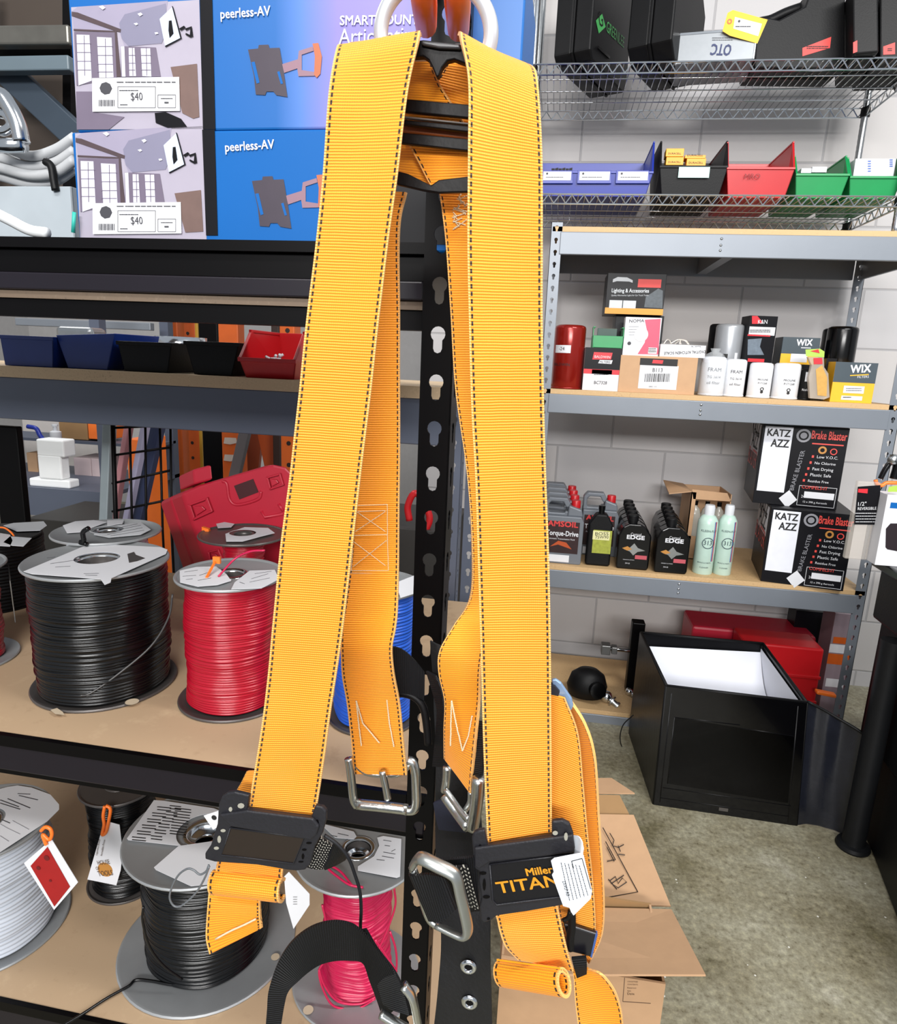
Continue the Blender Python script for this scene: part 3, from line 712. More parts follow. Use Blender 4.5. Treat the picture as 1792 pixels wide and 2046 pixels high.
# pink and white box on it
f = box_thing('bulb_box', 'white and pink packaging box standing on the brown cardboard box', 'box', 1246, 1318, 634, Y2+.02, .06, zc, white, ymid=680)
P = f.pl; pk = M('pink_print', 'dc4a66', .45)
mb = MB(); decal(mb, P, [(575, 480), (652, 476), (640, 648), (540, 646), (575, 590), (585, 530)], a4); mb.build('printed_panel', pk, f.root)
mb = MB(); 
P0 = P.at(*a4(558, 552)); mb.lathe([(0, .0014), (.026, .0014), (.026, 0)], P0, 24, (0, -1, 0)); drect(mb, P, 590, 615, 632, 644, a4, .001); mb.build('label', M('pale_grey_print', 'e2dede', .5), f.root)
mb = MB(); dtext(mb, P, 'NOMA', 500, 494, 572, 492, a4, hs=.9); scribble(mb, P, 498, 508, 545, 560, 4, a4, .001, 5); scribble(mb, P, 592, 618, 630, 640, 3, a4, .003, 6, .0015)
mb.lathe([(0, .0012), (.007, .0012), (.007, 0)], P.at(*a4(500, 594)), 12, (0, -1, 0)); mb.build('lettering', greyink, f.root)
# kitchen scale box, upside down
f = box_thing('scale_box', 'flat white box with upside-down print on the brown cardboard box', 'box', 1319, 1410, 689, Y2+.005, .14, zc, white, ymid=698)
P = f.pl; mb = MB(); dtext(mb, P, 'DIGITAL KITCHEN SCALE', 868, 628, 668, 636, a4, hs=1.1); dtext(mb, P, 'Pounds / kg', 845, 606, 800, 608, a4); mb.build('lettering', ink, f.root)
P0 = at(1355, 685, Y2+.05); P0.z = f.zt
mb = MB()
for k, (dx, dy, a, l) in enumerate(((0, 0, .2, .07), (.02, .02, -.5, .06), (-.02, .03, .9, .05), (.035, 0, 1.4, .05))):
    d = Vector((math.cos(a)*l, .02*math.sin(a), 0)); c0 = P0+Vector((dx-.03, dy, .004))
    mb.tube(catmull([c0, c0+d*.4+Vector((0, 0, .016)), c0+d*.8+Vector((0, .01, .014)), c0+d], 5), .0022, 6)
tag(mb.build('clear_clamshell', M('clear_bright_plastic', 'e8e0d4', .15, .2), smooth=True), 'crumpled clear clamshell packing lying on the flat white box', 'packaging')
# black lighting box, on a hidden pile
f0 = box_thing('carton', 'dark carton half hidden behind the pink and white box', 'box', 1226, 1322, 630, Y2+.15, .13, Z2, boxblk, ymid=680)
f = box_thing('light_kit_box', 'black box with an orange base stripe and red sticker on top of the dark carton', 'box', 1211, 1328, 546, Y2+.11, .17, f0.zt, boxblk, ymid=590)
P = f.pl
mb = MB(); frect(mb, f, 0, 0, 1, .15); mb.build('orange_band', M('orange_print', 'd8921c', .45), f.root)
mb = MB(); drect(mb, P, 540, 285, 652, 325, a4, .001); mb.build('red_sticker', M('red_label_paper', 'd83a34', .5), f.root)
mb = MB(); drect(mb, P, 402, 386, 464, 424, a4, .001); drect(mb, P, 468, 388, 530, 425, a4, .001)
dtext(mb, P, 'Lighting & Accessories', 415, 348, 594, 350, a4, hs=1.3, bold=.04); dtext(mb, P, 'Quality Aftermarket Lights for Car Truck Trailer', 413, 366, 594, 366, a4, hs=1.1)
decal(mb, P, [(420, 300), (422, 285), (445, 274), (490, 276), (517, 290), (516, 302), (500, 296), (440, 294)], a4); mb.build('lettering', M('pale_print', 'c8ccd0', .5), f.root)
mb = MB(); decal(mb, P, [(572, 420), (580, 370), (610, 350), (640, 330), (662, 340), (660, 425)], a4, .0009); mb.build('picture', M('grey_picture', '4a5258', .5, 0, .5, 90), f.root)
# white filters
plasticw = M('wrapped_white', 'dfe3ea', .2, 0, .05, 40, .5, 60)
for k, (x0, x1, yt, Y, lb) in enumerate(((1397, 1447, 712, Y2+.01, 'white oil filter in a loose clear bag beside the cardboard box'), (1444, 1487, 717, Y2+.03, 'white oil filter in plastic right of the bagged one'))):
    root, c, r, h = can('oil_filter', lb, x0, x1, yt, Y, Z2, plasticw if k == 0 else M('white_can', 'e6e8ec', .25))
    mb = MB(); 
    for zz, s in ((.62, 'FRAM'), (.45, 'TG 3614'), (.3, 'oil filter')): wraptext(mb, s, c, r, h*zz, -125, -65)
    mb.build('lettering', greyink, root)
    if k == 0:
        mb = MB(); mb.lathe([(r*1.04, .0), (r*1.06, .03), (r*1.05, h*.8), (r*.7, h+.008), (r*.3, h+.018), (r*.42, h+.03)], c, 14, sx=1.03); mb.build('plastic_bag', clear, root, smooth=True)
greyc = M('grey_can', 'a9acb0', .3, .3)
root, c, r, h = can('oil_filter', 'tall light grey filter canister standing behind the white filters', 1426, 1482, 647, Y2+.14, Z2, greyc)
mb = MB(); wraptext(mb, 'Donaldson', c, r, h*.32, -130, -55, hs=1.5); wraplabel(mb, c, r, h*.5, h*.58, -120, -100); mb.build('lettering', ink, root)
mb = MB(); wraplabel(mb, c, r, h*.28, h*.6, -72, -58); mb.build('label', white, root, smooth=True)
can('oil_filter', 'black filter canister just showing left of the grey canister', 1413, 1455, 647, Y2+.24, Z2, blackm)
f = box_thing('air_filter_box', 'tall black and grey box with red and white print behind the white filters', 'box', 1493, 1548, 631, Y2+.12, .09, Z2, boxblk, rz=math.radians(6), ymid=680)
P = f.pl; mb = MB(); drect(mb, P, 1075, 515, 1200, 555, a4, .001); dtext(mb, P, 'K&N', 1120, 500, 1165, 500, a4, hs=1.2); mb.build('label', white, f.root)
mb = MB(); decal(mb, P, [(1092, 500), (1092, 462), (1118, 462), (1145, 495), (1118, 500)], a4, .0009); drect(mb, P, 1070, 552, 1180, 560, a4, .001); drect(mb, P, 1070, 668, 1150, 684, a4, .001); mb.build('red_print', redink, f.root)
mb = MB(); decal(mb, P, [(1072, 575), (1140, 570), (1130, 610), (1150, 650), (1070, 650)], a4, .0009); mb.build('picture', M('grey_blue_picture', '66727e', .5, 0, .4, 60), f.root)
mb = MB(); scribble(mb, P, 1080, 528, 1180, 545, 2, a4, .003, 7, .0018); mb.build('small_print', ink, f.root)
for k, (x0, x1, lb) in enumerate(((1493, 1541, 'left one of the two matching white filters with a black round mark'), (1541, 1596, 'right one of the two matching white filters with a black round mark'))):
    root, c, r, h = can('oil_filter', lb, x0, x1-2, 724+k, Y2+.01, Z2, M('white_can', 'e6e8ec', .25), 'pair of white filters with round marks')
    mb = MB(); wraptext(mb, 'PROLINE', c, r, h*.5, -115, -65); wraptext(mb, 'P171268', c, r, h*.4, -112, -68)
    a = math.radians(-90); mb.lathe([(.004, .0), (.007, .0)], caps=False, n=12, ax=(0, -1, 0), o=c+Vector((0, -r-.0012, h*.26))); mb.lathe([(0, .0), (.0055, .0)], c+Vector((0, -r-.0012, h*.18)), 12, (0, -1, 0)); mb.build('lettering', ink, root)
f0 = box_thing('carton', 'black carton hidden below the smaller yellow and slate box', 'box', 1560, 1636, 728, Y2+.15, .1, Z2, boxblk, ymid=740)
slate = M('slate_print', '39464e', .45); wy = M('box_yellow', 'eab01c', .45)
f = box_thing('filter_box', 'smaller slate and yellow filter box on the back row of the filter shelf', 'box', 1561, 1636, 674, Y2+.15, .1, f0.zt, slate, ymid=700)
P = f.pl; mb = MB(); frect(mb, f, 0, 0, 1, .38); mb.build('yellow_band', wy, f.root)
mb = MB(); dtext(mb, P, 'WIX', 1305, 606, 1380, 606, a4, hs=1.2, bold=.06); drect(mb, P, 1328, 614, 1376, 618, a4, .001); drect(mb, P, 1275, 645, 1355, 685, a4, .001); mb.build('lettering', white, f.root)
root, c, r, h = can('oil_filter', 'tall black filter canister with white and yellow print at the right of the filter shelf', 1648, 1708, 652, Y2+.11, Z2, blackg)
mb = MB(); wraptext(mb, 'WIX', c, r, h*.4, -100, -40, hs=1.2); mb.build('lettering', white, root)
mb = MB(); wraplabel(mb, c, r, h*.34, h*.36, -95, -40); mb.build('yellow_line', wy, root)
can('oil_filter', 'tall black filter canister behind the printed black one', 1638, 1690, 656, Y2+.24, Z2, blackg)
root, c, r, h = can('spark_plug_can', 'small black can with white print between white filters and blister pack', 1593, 1620, 737, Y2+.03, Z2, blackm, cat='can')
mb = MB(); wraptext(mb, 'Rislone', c, r, h*.3, -130, -50); wraplabel(mb, c, r, h*.6, h*.9, -120, -60); mb.build('lettering', white, root)
# blister pack
A = at(*a4(1368, 862), Y2); root = thing('blister_pack', 'clear blister pack with a lime and red card standing in front of the small can', 'packaging', (at(1640, 790, Y2).x, Y2, Z2))
P = PY(Y2-.004)
mb = MB(); pts = [P.at(*a4(x, y)) for x, y in ((1372, 860), (1366, 760), (1380, 700), (1362, 660), (1440, 660), (1442, 710), (1462, 740), (1468, 855), (1440, 866))]
for p in pts: p.z = max(p.z, Z2)
mb.prism(pts, (0, .02, 0)); mb.build('clear_shell', M('clear_shell', 'c8bcae', .12, 0, .05, 20, alpha=.55), root, bevel=.002)
mb = MB(); decal(mb, P, [(1352, 656), (1350, 624), (1420, 620), (1442, 634), (1440, 662)], a4, .001); mb.build('green_card', M('lime_print', 'a8c850', .5), root)
mb = MB(); decal(mb, P, [(1390, 695), (1388, 665), (1430, 664), (1432, 694)], a4, .002); decal(mb, P, [(1372, 632), (1412, 622), (1418, 642)], a4, .002); mb.build('red_card', redink, root)
mb = MB(); decal(mb, P, [(1400, 720), (1430, 700), (1455, 760), (1452, 850), (1408, 845)], a4, .001); mb.build('yellow_card', M('tan_print', 'c89a4c', .5, 0, .2, 60), root)
f = box_thing('filter_box', 'larger yellow and slate filter box at the right end in front', 'box', 1664, 1749, 724, Y2+.0, .12, Z2, wy, rz=math.radians(-3), ymid=760)
P = f.pl
mb = MB(); frect(mb, f, 0, .5, 1, 1); mb.build('slate_panel', slate, f.root)
mb = MB(); dtext(mb, P, 'WIX', 1565, 738, 1662, 734, a4, hs=1.2, bold=.06); drect(mb, P, 1530, 800, 1630, 835, a4, .001); drect(mb, P, 1520, 848, 1622, 868, a4, .001); dtext(mb, P, 'FILTERS', 1600, 762, 1655, 760, a4); mb.build('lettering', white, f.root)
mb = MB(); decal(mb, P, [(1565, 752), (1565, 747), (1655, 742), (1655, 747)], a4, .0012); mb.build('yellow_line', wy, f.root)
mb = MB(); scribble(mb, P, 1545, 808, 1620, 828, 2, a4, .002, 9, .0018); scribble(mb, P, 1530, 852, 1570, 860, 1, a4, .003, 9, .0018); mb.build('small_print', ink, f.root)
f = box_thing('filter_box', 'dark filter box with white swirl squeezed left of the larger yellow box', 'box', 1645, 1666, 716, Y2+.08, .08, Z2, boxblk, ymid=760)
# ================================================================== third level: oil, cleaners, cartons
Z3 = RZ[2]; Y3 = YR+.03
jugm = M('silver_grey_jug', '6c7178', .4, .1, .06, 20)
def jug(label, x0, x1, Y, group, hpx=None, H_=.275, W=None, mt=jugm, frac=None):
    """rectangular gallon jug with a handle cut-out and a red screw cap"""
    A = at(x0, 1100, Y); B = at(x1, 1100, Y); W = B.x-A.x; d = .105
    root = thing('oil_jug', label, 'oil jug', ((A.x+B.x)/2, Y+d/2, Z3), group)
    x = A.x; z = Z3
    def pr(pts): return [(x+a*W, Y, z+b*H_) for a, b in pts]
    mb = MB()
    mb.prism(pr([(.0, .02), (.03, 0), (.97, 0), (1, .02), (1, .66), (.93, .74), (.0, .74)]), (0, d, 0))
    mb.build('jug_body', mt, root, bevel=.007, seg=3)
    mb = MB()
    # handle ring and shoulder
    hy = Y+d*.25; hd = d*.5
    mb.prism([(a, hy, c) for a, _, c in pr([(0, .73), (.62, .73), (.62, .80), (.52, .80), (.5, .77), (.12, .77), (.1, .8), (.1, .9), (.16, .94), (.46, .94), (.54, .86), (.6, .86), (.64, .92), (.55, 1), (.1, 1), (0, .93)])], (0, hd, 0))
    mb.build('handle', mt, root, bevel=.004)
    mb = MB(); mb.prism([(a, Y+d*.15, c) for a, _, c in pr([(.58, .73), (.97, .73), (.93, .84), (.6, .9)])], (0, d*.7, 0)); mb.build('shoulder', mt, root, bevel=.006)
    c = Vector((x+W*.78, Y+d/2, z+H_*.84)); mb = MB()
    mb.lathe([(.019, 0), (.019, .03), (.017, .034), (0, .034)], c, 18); mb.build('cap', red, root, smooth=SM)
    return root, x, W
def juglabel(root, x, W, Y):
    P = PY(Y); q = lambda a, b: (x+a*W, Y, Z3+b*.275)
    mb = MB(); mb.poly([Vector(q(a, b))+P.n*.0012 for a, b in ((.05, .17), (.9, .17), (.9, .66), (.05, .66))], P.n); mb.build('label', M('maroon_label', '2a1416', .4, 0, .5, 40), root)
    mb = MB(); mb.text('AMSOIL', q(.1, .58), q(.85, .58), P.n, 0, .9, .002, .05); mb.build('brand_lettering', M('red_label_print', 'd03a3a', .45), root)
    mb = MB(); mb.text('Torque-Drive', q(.08, .44), q(.88, .44), P.n, 0, 1.3, .002, .04); mb.text('Automatic Transmission Fluid', q(.12, .38), q(.8, .38), P.n, 0, 1, .002)
    mb.poly([Vector(q(a, b))+P.n*.0012 for a, b in ((.08, .03), (.7, .03), (.7, .14), (.08, .14))], P.n); mb.build('lettering', white, root)
    mb = MB(); mb.poly([Vector(q(a, b))+P.n*.0022 for a, b in ((.2, .26), (.4, .3), (.75, .24), (.6, .34), (.4, .36))], P.n); mb.build('flame_print', M('flame_print', 'b04818', .5), root)
names = ['front grey oil jug with a dark red flame label by the yellow strap', 'second grey oil jug in the row behind the flame label jug', 'third grey oil jug in the row behind the flame label jug', 'rearmost grey oil jug of the row behind the flame label jug']
for k in range(4):
    root, x, W = jug(names[k], 1082-k*1.5, 1162-k*4.2, Y3+.0+k*.115, 'grey oil jugs in a row')
    if k == 0: juglabel(root, x, W, Y3)
root, x, W = jug('grey oil jug standing apart behind the black oil bottle with yellow label', 1158, 1230, Y3+.17, None); juglabel(root, x, W, Y3+.17)
# bar oil bottle
def flatbottle(name, label, x0, x1, yt, Y, mt, capm, group=None, d=.055, Hh=None, prof=None, ym=1090):
    A = at(x0, ym, Y); B = at(x1, ym, Y); W = B.x-A.x; h = Hh or at((x0+x1)/2, yt, Y+d/2).z-Z3
    root = thing(name, label, 'oil bottle', ((A.x+B.x)/2, Y+d/2, Z3), group)
    mb = MB(); mb.prism([(A.x+a*W, Y, Z3+b*h) for a, b in prof], (0, d, 0)); mb.build('bottle_body', mt, root, bevel=.009, seg=3)
    return root, A.x, W, h
pr = [(.04, 0), (.96, 0), (1, .03), (.98, .7), (.72, .88), (.3, .88), (.02, .7), (0, .03)]
root, x, W, h = flatbottle('oil_bottle', 'black oil bottle with a yellow-green label in front of the grey jugs', 1172, 1222, 1010, Y3+.01, blackm, blackm, prof=pr)
mb = MB(); mb.lathe([(.012, 0), (.012, .02), (.0135, .02), (.0135, .036), (0, .037)], (x+W*.5, Y3+.038, Z3+h*.86), 14); mb.build('cap', blackg, root, smooth=SM)
P = PY(Y3+.01); mb = MB(); drect(mb, P, 318, 578, 408, 690, a5, .001); mb.build('label', M('olive_label', '9aa03c', .45, 0, .5, 70), root)
mb = MB(); drect(mb, P, 322, 582, 404, 625, a5, .0014); mb.build('label_top', M('cream_label', 'dcd8a0', .5), root)
mb = MB(); dtext(mb, P, 'BOSS', 336, 602, 400, 602, a5, hs=.8, lift=.002); dtext(mb, P, '75W90', 336, 618, 400, 618, a5, lift=.002); mb.build('lettering', ink, root)
# black motor-oil quarts in two rows
pq = [(.05, 0), (.95, 0), (1, .04), (1, .62), (.82, .76), (.66, .82), (.3, .82), (.12, .76), (0, .6), (0, .04)]
def quart(label, x0, x1, Y, group, front):
    root, x, W, h = flatbottle('motor_oil_bottle', label, x0, x1, 0, Y, blackg, blackg, group, d=.062, Hh=.235, prof=pq)
    mb = MB(); mb.lathe([(.019, 0), (.019, .012), (.022, .012), (.022, .034), (.019, .038), (0, .038)], (x+W*.42, Y+.031, Z3+.235*.80), 18); mb.build('cap', blackm, root, smooth=SM)
    if front:
        q = lambda a, b: Vector((x+a*W, Y, Z3+b*.235)); P = PY(Y)
        mb = MB(); mb.text('EDGE', q(.25, .55), q(.78, .55), P.n, 0, .8, .0015, .06); mb.text('Castrol', q(.36, .62), q(.68, .62), P.n, 0, 1.1, .0015)
        mb.text('ADVANCED FULL SYNTHETIC', q(.2, .17), q(.55, .17), P.n, 0, 1.4, .0015); mb.text('5W-30', q(.28, .1), q(.42, .1), P.n, 0, 1.2, .0015); mb.build('lettering', white, root)
        mb = MB(); mb.poly([q(a, b)+P.n*.001 for a, b in ((.2, .36), (.38, .4), (.5, .48), (.62, .4), (.85, .36), (.62, .33), (.5, .26), (.38, .33))], P.n); mb.build('emblem', steel, root)
        mb = MB(); mb.poly([q(a, b)+P.n*.0013 for a, b in ((.14, .38), (.3, .42), (.45, .37), (.3, .34))], P.n); mb.build('gold_swoosh', M('gold_print', 'b8803c', .4), root)
        mb = MB(); mb.poly([q(a, b)+P.n*.001 for a, b in ((.56, .2), (.92, .2), (.92, .27), (.56, .27))], P.n); mb.build('red_patch', M('faded_red_print', 'b8505a', .5), root)
    return root
ordn = ['front', 'second', 'third', 'fourth', 'fifth']
for k in range(5):
    quart('black motor oil bottle, %s of the left file beside the bar oil bottle' % ordn[k], 1234-k*2.0, 1300-k*5.2, Y3+.0+k*.078, 'left file of black motor oil bottles', k == 0)
for k in range(5):
    quart('black motor oil bottle, %s of the right file beside the spray cans' % ordn[k], 1311-k*2.6, 1379-k*5.6, Y3-.01+k*.078, 'right file of black motor oil bottles', k == 0)
# spray cans
mint = M('mint_can', 'b8d2c6', .3)
for k, (x0, x1, lb) in enumerate(((1388, 1432, 'pale green spray can with a round number badge, the left one of the pair'), (1429, 1469, 'pale green spray can with a round number badge, the right one of the pair'))):
    Y = Y3+.01+.012*k
    A = at(x0, 1090, Y+.03); B = at(x1, 1090, Y+.03); r = (B.x-A.x)/2*.93; c = Vector(((A.x+B.x)/2, Y+r, Z3)); h = at((x0+x1)/2, 1008, Y+r).z-Z3
    root = thing('spray_can', lb, 'spray can', c, 'pale green spray cans')
    mb = MB(); mb.lathe([(r*.96, 0), (r, .003), (r, h*.72), (r*.95, h*.78), (r*.7, h*.84), (r*.5, h*.86)], c, 26); mb.build('can_body', mint, root, smooth=math.radians(50))
    mb = MB(); mb.lathe([(r*.5, h*.85), (r*.52, h*.97), (r*.45, h), (0, h)], c, 18); mb.build('cap', whitep, root, smooth=SM)
    mb = MB(); V = c+Vector((0, -r-.0012, h*.47)); mb.lathe([(.0205, 0), (.0232, 0)], V, 26, (0, -1, 0), caps=False); wraptext(mb, '313', c, r, h*.445, -112, -68, .002, 1.2); wraptext(mb, 'KLEEN-FLO', c, r, h*.63, -135, -45)
    wraptext(mb, 'BRAKE & PARTS', c, r, h*.17, -135, -60); wraptext(mb, 'CLEANER', c, r, h*.1, -120, -70); mb.build('lettering', M('dark_slate_ink', '2c3e48', .5), root)
    mb = MB(); wraplabel(mb, c, r, h*.2, h*.78, -52, -46); mb.build('red_stripe', redink, root); mb = MB(); wraplabel(mb, c, r, h*.2, h*.78, -60, -54); mb.build('blue_stripe', M('blue_stripe', '4868a8', .4), root)
# open cardboard box with bottles
f = Front(); Yb = Y3+.24; A = at(1370, 1080, Yb); B = at(1450, 1080, Yb); zt = at(1410, 985, Yb).z
root = thing('open_carton', 'torn open cardboard carton behind the spray cans', 'box', ((A.x+B.x)/2, Yb+.1, Z3)); W = B.x-A.x; h = zt-Z3
mb = MB(); t = .004
mb.box(A.x, B.x, Yb+.2, Yb+.2+t, Z3, zt); mb.box(A.x, A.x+t, Yb, Yb+.2, Z3, zt); mb.box(B.x-t, B.x, Yb, Yb+.2, Z3, zt); mb.box(A.x, B.x, Yb, Yb+.2, Z3, Z3+t); mb.box(A.x, B.x, Yb, Yb+t, Z3, Z3+h*.35)
mb.prism([(A.x, Yb, Z3), (A.x+.02, Yb, Z3), (A.x+.02, Yb, zt), (A.x, Yb, zt)], (0, t, 0)); mb.prism([(A.x, Yb, zt), (A.x, Yb+.2, zt), (A.x-.09, Yb+.2, zt+.01), (A.x-.09, Yb+.02, zt-.02)], (0, 0, t))
mb.prism([(A.x+.01, Yb, zt-.03), (B.x, Yb, zt-.03), (B.x-.02, Yb, zt+.005), (A.x, Yb, zt+.012)], (0, t, 0)); mb.build('carton_body', card, root)
for k in range(3):
    c = Vector((A.x+W*(.2+.3*k), Yb+.05, Z3+t)); lb = ('left', 'middle', 'right')[k]
    b_ = thing('clear_bottle', '%s clear bottle with a black cap in the torn carton' % lb, 'bottle', c, 'clear bottles in the torn carton'); hh = h*.84
    mb = MB(); mb.lathe([(.024, 0), (.026, .004), (.026, hh*.75), (.02, hh*.85), (.009, hh*.9), (.009, hh*.92)], c, 16); mb.build('bottle_body', M('milky_clear', 'a8a49a', .2, 0), b_, smooth=math.radians(50))
    mb = MB(); mb.lathe([(.01, hh*.92), (.01, hh), (0, hh)], c, 12); mb.build('cap', blackg, b_, smooth=SM)
# black brake cleaner cartons
def katz(label, yt, z0, xl, xc, xr, Y, q, dy, full):
    rz = math.radians(-9)
    f = box_thing('brake_cleaner_carton', label, 'carton', xc, xr, yt, Y, .33, z0, boxblk, rz=rz, ymid=(yt+90), body='carton_body')
    P = f.pl; wsc = M('panel_white', 'e2e4ec', .5)
    def W_(x, z): return f.o+f.u*f.W*x+Vector((0, 0, f.H*z))
    def rect(mb, a, b, c, d, l=.001, sk=0): mb.poly([W_(a, b)+P.n*l, W_(c, b)+P.n*l, W_(c+sk, d)+P.n*l, W_(a+sk, d)+P.n*l], P.n)
    mb = MB(); rect(mb, .03, .16, .36, .97); mb.build('white_panel', wsc, f.root)
    mb = MB(); mb.text('KATZ', W_(.06, .85), W_(.33, .85), P.n, 0, 1.2, .002, .05); mb.text('AZZ', W_(.12, .72), W_(.33, .72), P.n, 0, 1.3, .002, .05); mb.build('lettering', ink, f.root)
    mb = MB(); mb.text('Brake Blaster', W_(.58, .85), W_(.98, .85), P.n, 0, 2.0, .002, .04); mb.text('COMPELS-IT', W_(.56, .235), W_(.86, .235), P.n, 0, 1.1, .002)
    for k in range(5): z = .62-.075*k; rect(mb, .62-.015*k, z, .645-.015*k, z+.03)
    rect(mb, .6, .785, .96, .8)
    mb.build('red_lettering', M('carton_red', 'dc4840', .45), f.root)
    mb = MB()
    for k, s in enumerate(('Low V.O.C.', 'No Chlorine', 'Fast Drying', 'Plastic Safe', 'Residue Free')): z = .62-.075*k; mb.text(s, W_(.68-.015*k, z), W_(.92-.015*k, z), P.n, 0, 1, .002)
    mb.text('12 x 390 g Aerosols', W_(.6, .06), W_(.88, .06), P.n, 0, 1, .002)
    rect(mb, .6, .12, .95, .2, .0014); mb.text('24', W_(.57, .12), W_(.61, .12), P.n, 0, 1.2, .002)
    c = W_(.42, .085)+P.n*.0012; dx = f.u*.033; dz = Vector((0, 0, .036)); mb.poly([c-dx, c-dz, c+dx, c+dz], P.n)
    for a in range(1):
        for q0, q1, q2, q3 in ((.53, .265, .97, .27), (.53, .02, .97, .025), (.53, .02, .535, .27), (.965, .02, .97, .27)): rect(mb, q0, q1, q2, q3, .001)
    mb.build('pale_print', white, f.root)
    mb = MB(); g, fs, wd = textgeo('BRAKE BLASTER'); k = f.H*.5/wd
    mb.add([W_(.47, .2)+Vector((0, 0, 1))*p.x*k-f.u*p.y*k*1.0+f.u*.0+P.n*.0015+f.u*p.x*k*.12 for p in g], fs); mb.build('grey_lettering', M('grey_print', '8a8a90', .5), f.root)
    mb = MB(); c = W_(.49, .88)+P.n*.001; mb.lathe([(.018, 0), (.026, 0)], c, 18, P.n, caps=False); mb.lathe([(0, 0), (.012, 0)], c, 12, P.n); mb.build('badge', M('grey_print', '8a8a90', .5), f.root)
    mb = MB(); mb.lathe([(.008, 0), (.015, 0)], W_(.73, .72)+P.n*.001, 16, P.n, caps=False); mb.build('gold_badge', M('gold_print', 'b8803c', .4), f.root)
    mb = MB(); mb.lathe([(.009, 0), (.0125, 0)], W_(.86, .71)+P.n*.001, 16, P.n, caps=False); mb.build('red_badge', M('carton_red', 'dc4840', .45), f.root)
    # left side
    S_ = f.side; D_ = lambda y, z: f.o+f.b*f.D*y+Vector((0, 0, f.H*z))
    mb = MB(); mb.poly([D_(a, z)+S_.n*.001 for a, z in ((.98, .58), (.1, .58), (.1, .97), (.98, .97))], S_.n); mb.build('side_panel', wsc, f.root)
    mb = MB(); mb.text('KATZ', D_(.9, .8), D_(.2, .8), S_.n, 0, 1, .002); mb.text('AZZ', D_(.8, .64), D_(.2, .64), S_.n, 0, 1, .002); mb.build('side_lettering', ink, f.root)
    mb = MB(); mb.text('BLASTER', D_(.95, .4), D_(.1, .4), S_.n, 0, 1.4, .002); mb.build('side_red_lettering', M('carton_red', 'dc4840', .45), f.root)
    return f
fk2 = katz('lower of the two black brake cleaner cartons standing on the oil shelf', 1020, Z3, 1480, 1527, 1697, Y3-.01, a5, 0, True)
katz('upper of the two black brake cleaner cartons stacked under the filter shelf', 850, fk2.zt+.001, 1470, 1512, 1684, Y3+.06, a5, 0, True)
# ================================================================== bottom level and floor on the right
Z4 = RZ[3]; Y4 = YR+.05
def ball(label, px, py, Y, r, shank=True, ang=.4):
    c = at(px, py, Y); c.z = Z4+r*1.0
    root = thing('hitch_ball', label, 'hitch ball', (c.x, c.y, Z4))
    ax = Vector((math.sin(ang)*.8, -math.sin(ang)*.4, -.18)).normalized(); c.z = Z4+r*1.12
    mb = MB(); P = [(0, r)]+[(r*math.sin(math.pi*i/12), r*math.cos(math.pi*i/12)) for i in range(1, 11)]
    mb.lathe(P+[(r*.55, -r*.9), (r*.55, -r*1.1)], c, 22, -ax); mb.build('ball', chrome, root, smooth=True)
    mb = MB(); mb.lathe([(r*.55, r*1.05), (r*.95, r*1.1), (r*.95, r*1.35), (r*.5, r*1.4), (r*.5, r*2.1), (r*.7, r*2.1), (r*.7, r*2.45), (r*.3, r*2.5)], c, 18, ax); mb.build('shank', steel, root, smooth=SM)
    return root
ball('chrome trailer hitch ball lying on the bottom shelf board', 1214, 1365, Y4+.03, .026)
ball('small chrome hitch ball by the left wall of the light tent', 1262, 1338, Y4+.12, .018)
# black ball mount lump
c = at(1172, 1375, Y4+.06); c.z = Z4
root = thing('ball_mount', 'black rounded trailer ball mount lying on the left of the bottom shelf', 'ball mount', c)
mb = MB(); mb.lathe([(.03, 0), (.075, .015), (.085, .06), (.07, .11), (.04, .135), (0, .14)], c, 20, sx=1.05, sy=.8); mb.build('housing', blackm, root, smooth=True)
mb = MB(); mb.lathe([(.02, 0), (.034, 0), (.036, .03), (.02, .034)], c+Vector((.035, -.055, .07)), 16, (.3, -1, .2)); mb.build('collar', blackg, root, smooth=SM)
# hitch bar upright with a pin
c = at(1267, 1320, Y4+.17); c.z = Z4
root = thing('hitch_bar', 'black square hitch tube standing upright beside the light tent', 'hitch bar', c)
hh = at(1267, 1240, Y4+.17).z-Z4
mb = MB(); mb.box(c.x-.028, c.x+.028, c.y-.028, c.y+.028, Z4, Z4+hh); mb.build('square_tube', blackp, root, bevel=.005)
mb = MB(); p = at(1240, 1295, Y4+.16); mb.tube([(c.x-.028, c.y-.03, p.z), (c.x-.15, c.y-.03, p.z)], .008, 10); mb.build('pin', chrome, root, smooth=True)
mb = MB(); mb.box(c.x-.155, c.x-.115, c.y-.055, c.y-.005, p.z-.022, p.z+.022); mb.box(c.x-.11, c.x-.085, c.y-.05, c.y-.01, p.z-.016, p.z+.016); mb.build('nut', M('grey_steel_nut', '6c6c6c', .35, .7), root, bevel=.003)
